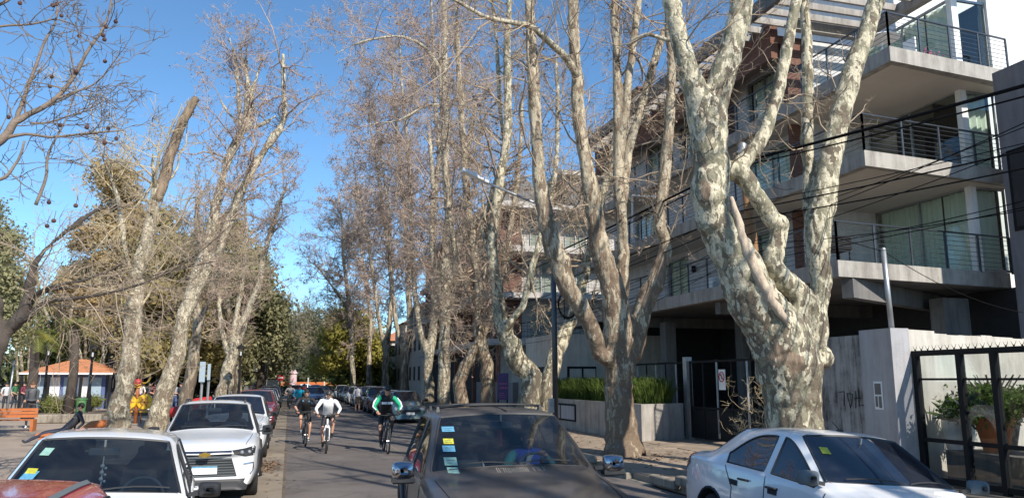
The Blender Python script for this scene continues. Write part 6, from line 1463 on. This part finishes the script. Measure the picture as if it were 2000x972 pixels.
for kind, col, y, lab in (('h', 'teal', 38.6, 'petrol coloured hatchback, nearest parked car beyond the cyclist with green sleeves'), ('s', 'grey', 44.2, 'dark grey sedan parked second on the right'), ('x', 'maroon', 50, 'maroon SUV parked third on the right'), ('x', 'black', 55.8, 'black SUV beside the walking man'), ('h', 'silver', 62, 'silver hatchback parked beyond the walking man'), ('s', 'silver', 68, 'silver sedan far along the right kerb'), ('h', 'teal', 74, 'petrol hatchback far along the right kerb'), ('s', 'black', 80, 'black sedan far along the right kerb'), ('h', 'white', 86, 'white hatchback at the far end of the right kerb')):
    place(kind, col, 5.55, y, 0, lab, GRc)
for kind, col, x, y, h, lab in (('h', 'blue', 2.0, 64, 0, 'blue car driving up the road behind the cyclists'), ('s', 'grey', 3.6, 82, 0, 'grey sedan driving far up the road'), ('h', 'silver', .8, 92, 0, 'silver car waiting near the far crossing'), ('s', 'blue', 3.2, 100, 0, 'blue sedan at the far crossing'), ('s', 'black', -3, 114, 92, 'black sedan crossing at the far end'), ('h', 'white', 3, 117, 90, 'white hatchback crossing at the far end'), ('s', 'silver', 8.5, 114, 88, 'silver sedan crossing at the far right end'), ('x', 'grey', -9, 117, 90, 'grey car crossing at the far left end')):
    place(kind, col, x, y, h, lab, 'cars moving at the far end of the road')
# ================================================================ CYCLISTS AND PEOPLE
blk, wht, nav = colmat((.015, .015, .018)), colmat((.78, .78, .78)), colmat((.02, .025, .05))
fr_w, fr_b = paint('white_frame', (.7, .7, .7), .3), paint('black_frame', (.02, .02, .022), .35)
def cyclist(lab, blab, x, y, h, C, frm, helmet, up, s=1.0):
    bicycle(blab, frm, (x, y, 0), h, up=up); return person(lab, ride(up), C, (x, y, 0), h, 'cyclists riding towards the camera', helmet, grip=True)
cyclist('cyclist in a white long sleeved top, black shorts and dark helmet', 'white bicycle ridden by the cyclist in white', 1.12, 23.2, -4, dict(torso=wht, arm=wht, forearm=wht, thigh=blk, knee=M['skin'], shin=M['skin'], sock=M['rubber'], foot=blk), fr_w, colmat((.04, .03, .03), .4), 1)
c = cyclist('bare headed cyclist in a black jacket and white shoes beside the cyclist in white', 'black bicycle ridden by the bare headed cyclist', .55, 25.8, 2, dict(torso=blk, arm=blk, forearm=M['skin'], thigh=blk, knee=M['skin'], shin=M['skin'], sock=M['skin'], foot=wht), fr_b, None, -1)
mb = MB(); mb.box((.02, -.12, 1.34), (.075, -.06, 1.38)); mb.box((.02, .07, 1.32), (.08, .1, 1.36)); mb.build('jacket_badge', SKY_, c, world=False)
gcol = colmat((.0, .33, .16)); c = cyclist('cyclist in a black jacket with green and white sleeves beside the SUV', 'black bicycle ridden by the cyclist with green sleeves', 2.72, 22.6, 0, dict(torso=blk, arm=gcol, forearm=gcol, thigh=blk, knee=M['skin'], shin=colmat((.06, .04, .04)), sock=blk, foot=colmat((.1, .1, .1))), fr_b, colmat((.02, .025, .025), .4), 1, 1.08)
c.scale = (1.07,)*3
for s in (1, -1):
    mb = MB(); mb.tube([(.04, s*.275, 1.405), (.11, s*.355, 1.29), (.18, s*.385, 1.18), (.32, s*.31, 1.1)], [.018, .022, .02, .012], 6); mb.build('sleeve_stripe', wht, c, smooth=True, world=False)
mb = MB(); mb.box((.0, -.14, 1.24), (.088, -.01, 1.30)); mb.box((.0, .01, 1.24), (.088, .14, 1.30)); mb.build('chest_band', wht, c, world=False)
cyclist('cyclist in a bright blue jacket farther up the road', 'dark bicycle ridden by the cyclist in blue', .6, 46, 3, dict(torso=colmat((.0, .3, .45)), arm=colmat((.0, .3, .45)), forearm=colmat((.0, .3, .45)), thigh=blk, shin=blk, foot=blk), fr_b, blk, 1)
cyclist('distant cyclist in dark clothes behind the one in blue', 'dark bicycle of the distant cyclist', 1.2, 66, 0, dict(torso=colmat((.25, .06, .06)), arm=colmat((.25, .06, .06)), forearm=M['skin'], thigh=blk, shin=blk, foot=blk), fr_b, blk, -1)
cyclist('distant cyclist in a grey top at the left of the road', 'grey bicycle of the distant cyclist in grey', .1, 58, 2, dict(torso=colmat((.2, .2, .22)), arm=colmat((.2, .2, .22)), forearm=M['skin'], thigh=blk, shin=blk, foot=blk), fr_b, blk, 1)
JW = stand(.02, .12); person('man in a pale shirt and brown shorts walking away along the parked cars', JW, dict(torso=colmat((.5, .47, .47)), arm=colmat((.5, .47, .47)), forearm=M['skin'], thigh=colmat((.12, .08, .05)), knee=M['skin'], shin=M['skin'], foot=colmat((.1, .08, .07))), (4.15, 49.5, 0), 180)
def gpos(x, y, z=.13): p = atZ(x, y, z); return (float(p[0]), float(p[1]), z)
def pers(x, y, lab, C, h=0, J=None, s=1., grp='people in the park'): return person(lab, J or stand(0, .06), C, gpos(x, y), h, grp, scale=s)
gry, dk = colmat((.07, .075, .085)), colmat((.025, .027, .035))
w = pers(56, 836, 'woman in a dark grey jacket standing by the orange bench with her arms folded', dict(torso=gry, arm=gry, forearm=gry, thigh=dk, shin=dk, foot=wht, hair=colmat((.12, .06, .03))), 15, stand(0, 0, -.2, .22), 1.04)
mb = MB(); mb.tube([(.14, -.17, 1.07), (.19, .0, 1.04), (.14, .17, 1.07)], .045, 8); mb.build('folded_sleeves', gry, w, smooth=True, world=False)
mb = MB(); mb.ball((-.05, 0, 1.5), .1, 8, 6, (.7, .9, 1.6)); mb.build('long_hair', colmat((.16, .08, .04)), w, smooth=True, world=False)
# man reclining on the low bench
J = dict(pelvis=(-.1, 0, .42), chest=(-.38, 0, .72), neck=(-.46, 0, .95), head=(-.44, 0, 1.08))
for s, k in ((1, 'l'), (-1, 'r')):
    J[k+'sh'] = (-.43, s*.2, .87); J[k+'el'] = (-.45-.1*s, s*.32, .62); J[k+'wr'] = (-.35, s*.32, .42); J[k+'hp'] = (-.05, s*.1, .4); J[k+'kn'] = (.42, s*.14, .36); J[k+'an'] = (.85, s*.12, .12); J[k+'to'] = (.98, s*.13, .16)
p = gpos(95, 868); person('man in dark clothes lounging on the orange seat, legs stretched out', J, dict(torso=dk, arm=dk, forearm=dk, thigh=nav, shin=nav, foot=dk), (p[0]+.3, p[1], .13), -75, 'people in the park')
t = thing('park_bench', 'low orange curved seat under the lounging man', 'bench', (p[0]+.3, p[1], .13))
mb = MB(); mb.bev((p[0]-.3, p[1]-.3, .36), (p[0]+1.0, p[1]+.35, .48), .04); mb.build('seat', M['orange'], t); mb = MB(); mb.tube([(p[0]+.9, p[1]-.3, .5), (p[0]+1.1, p[1], .68), (p[0]+1.5, p[1]+.3, .72), (p[0]+1.7, p[1]+.4, .6)], [.1, .13, .12, .06], 8); mb.build('armrest', M['orange'], t, smooth=True)
for q in (-.2, .85): mb = MB(); mb.box((p[0]+q, p[1]-.25, .13), (p[0]+q+.1, p[1]+.3, .38)); mb.build('leg', M['orange'], t)
p = gpos(20, 842); t = thing('orange_bench', 'orange slatted bench at the left edge by the standing woman', 'bench', (p[0], p[1], .13))
for k in range(4): mb = MB(); mb.box((p[0]-1.6, p[1]-.1+k*.12, .52), (p[0]+.75, p[1]+k*.12, .56)); mb.build('slat', M['orange'], t)
for k in range(3): mb = MB(); mb.box((p[0]-1.6, p[1]+.36, .62+k*.12), (p[0]+.75, p[1]+.4, .72+k*.12)); mb.build('slat', M['orange'], t)
for q in (-1.5, .65): mb = MB(); mb.box((p[0]+q, p[1]-.1, .13), (p[0]+q+.1, p[1]+.36, .52)); mb.build('leg', M['orange'], t)
pers(288, 800, 'man in dark clothes standing behind the yellow play figure', dict(torso=dk, arm=dk, forearm=M['skin'], thigh=dk, shin=dk, foot=wht), 100)
pers(272, 799, 'person in a pale top half hidden by the play figure', dict(torso=colmat((.55, .5, .5)), arm=wht, forearm=M['skin'], thigh=nav, shin=nav, foot=dk), 0)
pers(300, 797, 'woman in a reddish top just right of the man in dark clothes', dict(torso=colmat((.3, .1, .1)), arm=colmat((.3, .1, .1)), forearm=M['skin'], thigh=dk, shin=dk, foot=dk), 160)
pers(338, 806, 'person in a grey top and jeans beside the leaning trunk', dict(torso=colmat((.3, .3, .32)), arm=colmat((.3, .3, .32)), forearm=M['skin'], thigh=colmat((.06, .09, .2)), shin=colmat((.06, .09, .2)), foot=dk), 30)
pers(353, 806, 'person in a dark grey shirt leaning near the red seat', dict(torso=gry, arm=gry, forearm=M['skin'], thigh=dk, shin=dk, foot=dk), -40, stand(.1, .05, .1, .3))
pers(424, 790, 'child in a pink jacket behind the parked cars', dict(torso=M['pink'], arm=M['pink'], forearm=M['pink'], thigh=dk, shin=dk, foot=dk), 0, None, .86)
pers(437, 790, 'dark haired person in a grey coat next to the child in pink', dict(torso=gry, arm=gry, forearm=gry, thigh=dk, shin=dk, foot=dk), 180, None, .97)
for k, (x, y, c_, lab) in enumerate(((8, 806, (.5, .5, .5), 'person in a pale coat at the left edge beyond the bench'), (25, 800, (.03, .12, .05), 'person in a green top near the left edge'), (42, 802, (.14, .02, .04), 'child in a maroon top left of the standing woman'), (86, 790, (.6, .6, .6), 'person in white in front of the kiosk'), (100, 788, (.35, .33, .33), 'person in grey in front of the kiosk'), (140, 788, (.6, .5, .5), 'person in a pale pink top right of the kiosk'), (172, 786, (.5, .5, .55), 'distant person in pale blue beyond the hedges'), (508, 772, (.02, .02, .03), 'distant man in black on the park pavement'), (516, 772, (.7, .7, .7), 'distant person in white on the park pavement'), (498, 773, (.04, .04, .05), 'distant woman in dark clothes on the park pavement'), (655, 765, (.3, .05, .05), 'distant pedestrian in red at the right of the road'))):
    cm = colmat(c_); pers(x, y, lab, dict(torso=cm, arm=cm, forearm=M['skin'], thigh=dk, shin=dk, foot=dk), random.uniform(-90, 90))
# ================================================================ PARK FURNITURE
t = thing('play_figure', 'red and yellow playground figure with horns and two yellow drums', 'play equipment', gpos(264, 826)); x, y, z = t.location
mb = MB(); mb.tube([(x, y, z), (x, y, z+1.55)], .075, 10)
for s in (1, -1): mb.tube([(x+s*.22, y, z), (x+s*.16, y, z+.75)], .03, 6)
mb.tube([(x-.35, y, z+.95), (x+.35, y, z+.95)], .035, 6); mb.build('post', M['orange'], t, smooth=True)
for s in (1, -1):
    mb = MB(); mb.rev([(.0, -.12), (.3, -.12), (.34, -.07), (.34, .07), (.3, .12), (.0, .12)], 20, (x+s*.33, y-.05, z+.92), 'y'); d = mb.build('drum', M['yellow'], t)
    mb = MB()
    for k in range(6): a = k*PI/3; mb.beam((x+s*.33, y-.18, z+.92), (x+s*.33+.26*math.cos(a), y-.18, z+.92+.26*math.sin(a)), .02, .03)
    mb.tube([(x+s*.33+.17*math.cos(a), y-.18, z+.92+.17*math.sin(a)) for a in np.linspace(0, 2*PI, 6, endpoint=False)], .014, 4, closed=True); mb.build('drum_rib', M['orange'], d)
    mb = MB(); mb.tube([(x+s*.08, y-.05, z+1.78), (x+s*.28, y-.05, z+1.74), (x+s*.42, y-.05, z+1.83), (x+s*.5, y-.05, z+1.98)], [.035, .032, .026, .012], 6); mb.build('horn', M['yellow'], t, smooth=True)
    mb = MB(); mb.rev([(.2, -.02), (.22, 0), (.2, .02)], 14, (x+s*.33, y-.05, z+.5)); mb.build('seat_plate', M['yellow'], t)
mb = MB(); mb.ball((x, y-.02, z+1.76), .19, 12, 8); hd = mb.build('head', M['red'], t, smooth=True)
mb = MB(); mb.tube([(x-.13, y-.15, z+1.7), (x, y-.22, z+1.66), (x+.13, y-.15, z+1.7)], .022, 5); mb.tube([(x-.2, y-.05, z+1.6), (x, y-.1, z+1.56), (x+.2, y-.05, z+1.6)], .03, 5); mb.build('collar', M['yellow'], hd)
t = thing('litter_bin', 'green litter bin beside the lounging man', 'bin', gpos(156, 812)); x, y, z = t.location
mb = MB(); mb.rev([(.22, z+.1), (.27, z+.85), (.31, z+.87), (.31, z+.93), (.26, z+.93), (.24, z+.8)], 18, (x, y, 0)); mb.build('bucket', M['green_plastic'], t, smooth=False); mb = MB(); mb.tube([(x+.33, y, z), (x+.33, y, z+1.1)], .03, 6); mb.build('post', M['dark_metal'], t)
for k, (x0, y0, r, lab) in enumerate(((112, 812, .62, 'round clipped hedge bush left of the litter bin'), (132, 806, .55, 'dark clipped bush between the round ones'), (180, 804, .55, 'round clipped bush right of the litter bin'), (95, 808, .6, 'bushy hedge at the left of the group'))):
    p = gpos(x0, y0); t = thing('hedge_bush', lab, 'bush', p, 0, 'clipped bushes in the park'); leafcloud('foliage', [(p[0]+random.uniform(-.3, .3), p[1]+random.uniform(-.3, .3), .6+random.uniform(-.1, .2), r, r, r*.8) for _ in range(4)], 3500, .05, M['leaf_green' if k != 1 else 'leaf_dark'], t)
    mb = MB(); mb.tube([(p[0], p[1], .1), (p[0], p[1], .8)], .05, 6); mb.build('stem', M['bark_dark'], t)
p = gpos(148, 826); o = (lambda m: (m.bev((p[0]-1.6, p[1], .13), (p[0]+1.0, p[1]+.5, .52), .05), m.build('low_stone_wall', M['kerb']))[1])(MB()); tag(o, 'low stone wall between the standing woman and the lounging man', 'wall')
p = gpos(180, 812); o = (lambda m: (m.bev((p[0]-2.6, p[1], .13), (p[0]+2.6, p[1]+4, .3), .03), m.build('planting_bed', M['soil']))[1])(MB()); tag(o, 'raised planting bed with a pale stone edge under the bushes', 'bed')
# kiosk
kx, ky = -14.2, 58.0; KX0, KX1 = kx-2.0, kx+2.3
t = thing('kiosk', 'park kiosk with an orange tiled hip roof and blue white walls', 'building', (kx, ky, .13))
mb = MB(); ez, rz_ = 2.5, 3.45; a, b, c_, d = (KX0-.6, ky-1, ez), (KX1+.6, ky-1, ez), (KX1+.6, ky+6, ez), (KX0-.6, ky+6, ez); e, f = (kx-.3, ky+2.5, rz_), (kx+.5, ky+2.5, rz_)
mb.add([a, b, c_, d, e, f], [(0, 1, 5, 4), (1, 2, 5), (2, 3, 4, 5), (3, 0, 4), (3, 2, 1, 0)]); mb.build('roof', M['tile'], t)
mb = MB(); mb.box((KX0-.6, ky-1.02, ez-.12), (KX1+.6, ky-.95, ez-.002)); mb.build('fascia', M['white'], t)
mb = MB(); mb.box((KX0, ky, .13), (KX1, ky+5, ez-.13)); mb.build('wall', M['bluewall'], t)
for k in range(5): x = KX0+.15+k*.83; mb = MB(); mb.box((x, ky-.05, .9), (x+.6, ky-.01, 2.2)); mb.build('window', M['plaster_white'] if k % 2 else M['bluegrey'], t)
for x in (KX0-.45, kx-.9, kx+1.0, KX1+.45): mb = MB(); mb.box((x-.08, ky-.9, .13), (x+.08, ky-.74, ez-.13)); mb.build('column', M['dark_metal'], t)
# lanterns
def lantern(x, y, h, lab, mat=M['dark_metal']):
    t = thing('street_lamp', lab, 'street lamp', (x, y, .13), 0, 'classic lantern posts in the park')
    mb = MB(); mb.rev([(.22, .13), (.22, .5), (.15, .6), (.12, 1.2), (.09, 1.3), (.065, 2.2), (.055, h-.75), (.09, h-.72), (.09, h-.66), (.05, h-.62)], 12, (x, y, 0)); mb.build('post', mat, t, smooth=False)
    gl = MB(); 
    for k in range(4):
        a0, a1 = k*PI/2+PI/4, (k+1)*PI/2+PI/4; r0, r1 = .13, .22; z0, z1 = h-.6, h-.18; P4 = [(x+r0*math.cos(a0), y+r0*math.sin(a0), z0), (x+r0*math.cos(a1), y+r0*math.sin(a1), z0), (x+r1*math.cos(a1), y+r1*math.sin(a1), z1), (x+r1*math.cos(a0), y+r1*math.sin(a0), z1)]; gl.add(P4, [(0, 1, 2, 3)])
    l = gl.build('lantern_glass', M['fence_glass'], t); mb = MB()
    for k in range(4): a = k*PI/2+PI/4; mb.tube([(x+.135*math.cos(a), y+.135*math.sin(a), h-.6), (x+.225*math.cos(a), y+.225*math.sin(a), h-.18)], .016, 4)
    mb.rev([(.3, h-.18), (.27, h-.1), (.14, h+.02), (.05, h+.06), (.03, h+.14)], 8, (x, y, 0)); mb.rev([(.08, h-.64), (.14, h-.6)], 8, (x, y, 0)); mb.build('lantern_frame', mat, t)
    mb = MB(); mb.tube([(x, y, h-.6), (x, y, h-.35)], .05, 8); mb.build('bulb', M['white'], l)
lantern(-2.95, 50.5, 4.1, 'black classic lantern post by the parked cars in front of the slanting tree')
p = gpos(152, 812); lantern(p[0], p[1]+2, 3.9, 'dark lantern post beside the litter bin')
p = gpos(60, 812); lantern(p[0], p[1]+2, 4.0, 'dark lantern post in front of the kiosk at the left')
p = gpos(218, 790); lantern(p[0], p[1], 3.9, 'distant lantern post left of the sawn off plane tree')
for k, (x0, y0, h, lab) in enumerate(((12, 815, 3.0, 'thin grey metal pole near the left edge'), (166, 808, 3.3, 'thin grey pole right of the litter bin'))):
    p = gpos(x0, y0); o = (lambda m: (m.tube([(p[0], p[1], .13), (p[0]+.1, p[1], h)], .05, 8), m.build('metal_pole', M['galv'], smooth=True))[1])(MB()); tag(o, lab, 'pole')
# sign boards
def board(px0, py0, px1, py1, Y, lab, mat, post=True, name='sign_board', cat='sign', th=.12):
    a, b = atY(px0, py1, Y), atY(px1, py0, Y); t = thing(name, lab, cat, (float((a[0]+b[0])/2), Y, .13)); mb = MB(); mb.bev((a[0], Y, a[2]), (b[0], Y+th, b[2]), .015); bd = mb.build('board', mat, t)
    if post: mb = MB(); mb.tube([((a[0]+b[0])/2, Y+th+.04, .13), ((a[0]+b[0])/2, Y+th+.04, b[2])], .05, 8); mb.build('post', M['galv'], t)
    return t, a, b, bd
board(388, 706, 402, 746, 32, 'blue grey back of a tall park sign beside the leaning trunk, left face', M['bluegrey']); board(404, 710, 412, 742, 32.6, 'narrow pale blue sign board touching the blue grey one', M['bluegrey'])
board(493, 711, 519, 725, 66, 'white banner in the park beyond the black lamp post', M['white']); board(517, 691, 529, 711, 66.4, 'small white banner above the longer one', M['white'])
t, a, b, bd = board(521, 741, 546, 768, 70, 'framed white notice board on two legs at the park edge', M['white'], False)
mb = MB()
for x in (a[0]-.05, b[0]+.05): mb.box((x-.04, 69.95, .13), (x+.04, 70.1, b[2]+.1))
mb.box((a[0]-.05, 69.95, b[2]+.02), (b[0]+.05, 70.1, b[2]+.1)); mb.build('frame', M['dark_metal'], t)
a = atY(548, 737, 68); t = thing('no_entry_sign', 'small round red road sign at the left kerb far up the street', 'sign', (a[0], 68, .1)); mb = MB(); mb.rev([(.3, -.02), (.3, .02)], 18, tuple(a), 'y'); mb.build('disc', M['red'], t); mb = MB(); mb.box((a[0]-.2, 67.96, a[2]-.05), (a[0]+.2, 67.975, a[2]+.05)); mb.build('bar', M['white'], t); mb = MB(); mb.tube([(a[0], 68.05, .1), (a[0], 68.05, a[2]+.3)], .04, 6); mb.build('post', M['galv'], t)
# orange fence and kiosk pillar at the far end
a = atY(555, 741, 122); b = atY(665, 741, 122); t = thing('orange_barrier', 'low orange barrier across the far end of the street', 'barrier', (float(a[0]), 122, 0)); mb = MB(); mb.box((a[0]-12, 122, 1.25), (b[0]+4, 122.3, 1.75)); mb.build('panel', M['terracotta'], t)
for k in range(12): x = a[0]-11+k*2.4; mb = MB(); mb.box((x, 121.9, 0), (x+.2, 122.4, 2.4)); mb.build('post', M['beige'], t)
a = atY(573, 730, 120); t = tag((lambda m: (m.rev([(.55, 0), (.5, 2.9), (.65, 3.0), (.3, 3.5)], 14, (a[0], 120, 0)), m.build('advertising_column', M['pink']))[1])(MB()), 'pale pink advertising column at the far end of the street', 'column'); t.data.materials[0] = pmat('faded_pink', (.6, .42, .42), .7)
# red seat behind the crossover
p = gpos(352, 822); t = thing('park_bench', 'red curved seat behind the white crossover', 'bench', p); mb = MB(); mb.tube([(p[0]-.6, p[1], .5), (p[0], p[1]-.1, .62), (p[0]+.7, p[1], .95), (p[0]+1.3, p[1]+.1, 1.15)], [.2, .26, .26, .12], 10); mb.build('shell', M['red'], t, smooth=True)
for q in (-.4, .8): mb = MB(); mb.tube([(p[0]+q, p[1], .13), (p[0]+q, p[1], .6)], .05, 6); mb.build('leg', M['dark_metal'], t)
# purple banner among the trees on the right
a, b = atY(973, 780, 37), atY(993, 728, 37); t = thing('pavement_banner', 'tall dark purple advertising banner behind the plane trunks', 'sign', (float(a[0]), 37, .13)); mb = MB(); mb.bev((a[0], 37, a[2]), (b[0], 37.08, b[2]), .01); bd = mb.build('board', M['purple'], t)
mb = MB(); pk = pmat('banner_print', (.45, .15, .28), .7)
for k in range(2):
    for j in range(5): x = a[0]+.07+j*.085; z = a[2]+.52+k*.2; mb.box((x, 36.985, z), (x+.055, 36.998, z+.1))
for j in range(3): mb.box((a[0]+.06, 36.985, a[2]+.1+j*.1), (a[0]+.4-j*.05, 36.998, a[2]+.13+j*.1))
mb.build('print', pk, bd)
mb = MB(); mb.box((b[0]-.06, 37.09, .13), (b[0], 37.15, b[2])); mb.box((a[0], 37.09, .13), (a[0]+.06, 37.15, b[2])); mb.build('post', M['dark_metal'], t)
# ================================================================ STREET LIGHT, POLE, WIRES
t = thing('street_light', 'tall dark street light with an arm reaching over the road', 'street light', (7.25, 20.9, .13))
mb = MB(); mb.tube([(7.25, 20.9, .13), (7.24, 20.9, 3.5), (7.22, 20.9, 6.9)], [.085, .075, .06], 12); mb.build('pole', M['rail_metal'], t, smooth=True)
mb = MB(); mb.tube([(7.22, 20.9, 6.8), (7.05, 20.9, 7.0), (6.4, 20.9, 7.2), (5.2, 20.9, 7.62)], [.05, .045, .04, .035], 8); mb.build('arm', M['galv'], t, smooth=True)
mb = MB(); mb.prism([(-.13, -.04), (.13, -.04), (.09, .06), (-.09, .06)], (5.25, 20.9, 7.62), (4.5, 20.9, 7.93), ((0, 1, 0), (0, 0, 1))); mb.build('lamp_head', M['white_metal'], t)
mb = MB(); mb.box((7.05, 20.75, 1.1), (7.16, 20.95, 1.5)); mb.build('fuse_box', M['galv'], t)
t = thing('cable_coil', 'coil of black cable hanging on the street light pole', 'cable', (7.25, 20.9, 4.2)); mb = MB()
for k in range(4): mb.tube([(7.62+.3*math.cos(a)+random.uniform(-.02, .02), 20.75+k*.02, 4.15+(.36+.02*k)*math.sin(a)) for a in np.linspace(0, 2*PI, 22, endpoint=False)], .013, 4, closed=True)
mb.build('coil', M['wire'], t)
UP = (9.7, 14.8); zt = 7.35
t = thing('utility_pole', 'weathered wooden utility pole with insulators between the big plane limbs', 'utility pole', (*UP, .13))
mb = MB(); mb.tube([(UP[0]+.42, UP[1], .13), (UP[0]+.2, UP[1], 4), (UP[0], UP[1], zt-.3)], [.13, .12, .1], 12); mb.build('pole', M['wood_pole'], t, smooth=True)
mb = MB(); mb.rev([(.09, zt-.35), (.13, zt-.3), (.09, zt-.26), (.14, zt-.2), (.09, zt-.15), (.1, zt-.05), (.05, zt)], 12, (*UP, 0)); mb.build('insulator', M['galv'], t, smooth=True)
mb = MB(); mb.beam((UP[0]-.35, UP[1], zt-.5), (UP[0]+.3, UP[1], zt-.5), .05, .06); mb.build('crossarm', M['dark_metal'], t)
t = thing('wall_bracket', 'white square pipe bracket on the apartment front between the plane limbs', 'bracket', (13.0, 25, 6)); a = atX(1235, 465, 13.0); b = atX(1235, 382, 13.0); c_ = atX(1280, 384, 13.0); mb = MB(); mb.tube([a, b, c_], .045, 6); mb.build('pipe', M['white_metal'], t)
def wire(lab, pts, r, sag=.0, n=14):
    q = []
    for p0, p1 in zip(pts, pts[1:]):
        p0, p1 = np.array(p0, float), np.array(p1, float)
        for k in range(n): u = k/n; v = lerp(p0, p1, u); v[2] -= 4*sag*u*(1-u); q.append(v)
    q.append(np.array(pts[-1], float)); mb = MB(); mb.tube([tuple(v) for v in q], r, 5); tag(mb.build('cable', M['wire'], smooth=True), lab, 'cable', 'overhead cables on the right')
UPt = (UP[0], UP[1], zt-.45)
def ext(x, y, X=9.6): return atX(x, y, X)
def run(near, far_, lab, r, sag, mid=UPt, k=1.6):
    a = np.array(near, float); m = np.array(mid, float); a2 = a+(a-m)*k; wire(lab, [tuple(a2), tuple(m), far_], r, sag)
run(ext(2000, 152), (8.4, 38, 6.4), 'thickest black cable sweeping down from the top right corner', .03, .12)
run(ext(2000, 168), (8.5, 38, 6.2), 'thick cable just under the thickest one', .015, .16, (UP[0], UP[1], zt-.55))
run(ext(2000, 268, 9.5), (8.6, 38, 5.6), 'black cable crossing in front of the second floor balcony', .014, .2, (9.6, 14.8, 5.75))
run(ext(2000, 290, 9.8), (8.7, 38, 5.3), 'thinner cable below the second floor balcony', .013, .3, (9.6, 14.8, 5.55))
run(ext(2000, 178, 10.3), (10.6, 34, 5.2), 'slack thin cable dropping across the balconies', .009, .5, (9.7, 14.8, 5.2))
for k, (y0, z1, X, lab) in enumerate(((248, 5.9, 9.9, 'thin wire just above the black cable over the second balcony'), (360, 4.6, 10.1, 'lowest thin wire crossing the first floor glazing'), (195, 5.4, 10.8, 'thin wire dropping steeply from beside the thick cables'), (215, 5.0, 10.2, 'thin wire with the steepest slope on the right'), (325, 5.0, 9.8, 'thin wire ending low beside the pole'), (300, 4.8, 10.5, 'thin sagging wire over the first floor railing'))):
    run(ext(2000, y0, X), (9, 36, 4.8-.2*k), lab, .008, .25+.1*k, (9.65, 14.8, z1))
wire('drop wire from the pale mast to the utility pole', [(11.12, 12.32, 4.5), (UP[0], UP[1], 6.2)], .008, .15); wire('drop wire from the pale mast to the dark corner house', [(11.12, 12.32, 4.5), (18.35, 13.8, 3.6)], .008, .5); wire('service wire from the utility pole to the apartment block', [(UP[0], UP[1], 6.9), (14.1, 19.0, 7.6)], .007, .25)
# leaf litter and drain
lf = []
P_ = rng.uniform([6.95, 8], [10.6, 30], (700, 2)); P_ = np.concatenate([P_, rng.normal([-.45, 19.5], [.16, .7], (500, 2)), rng.normal([8.2, 18], [.8, .8], (350, 2)), rng.uniform([-2.2, 10], [.4, 60], (300, 2))])
n = len(P_); zz = np.where(P_[:, 0] > 6.8, .155, .015); c = np.column_stack([P_, zz]); t_ = rng.normal(size=(n, 3))*[1, 1, .3]; t_ /= np.linalg.norm(t_, axis=1, keepdims=True); b_ = np.cross(t_, [0, 0, 1])+rng.normal(size=(n, 3))*.2; s_ = rng.uniform(.02, .06, n)[:, None]
V = np.stack([c-t_*s_, c-b_*s_, c+t_*s_, c+b_*s_], 1).reshape(-1, 3); V[:, 2] = np.maximum(V[:, 2], np.repeat(zz-.004, 4)); o = npmesh('leaf_litter', V, np.arange(4*n).reshape(-1, 4), M['litter']); tag(o, 'dry fallen leaves on the pavement and road edge', 'leaves'); o['kind'] = 'stuff'
t = thing('storm_drain', 'kerb storm drain with a broken concrete lid beside the white sedan', 'drain', (7.0, 11, .1)); mb = MB(); mb.bev((6.78, 10.6, .15), (8.0, 12.4, .19), .01); mb.build('lid', M['concrete'], t)
mb = MB()
for k in range(10): mb.box((6.74, 10.7+k*.16, .0), (6.765, 10.76+k*.16, .13))
mb.build('grate', M['dark_metal'], t)
# small bare bush by the gate
st = [smooth(np.array([(10.6, 15.8, .1), (10.6+random.uniform(-.3, .3), 15.8+random.uniform(-.5, .5), .8), (10.6+random.uniform(-.6, .6), 15.8+random.uniform(-1, 1), 1.5)]), np.array([.015, .01, .005]), 3) for _ in range(6)]
t = thing('scrubby_bush', 'thin yellowish twiggy bush between the gate and the big trunk', 'bush', (10.6, 15.8, .13)); twigs(st, 30, 5, 4, .8, t, M['twig_pale'], rmin=.004, lo=.1, r1=.006)
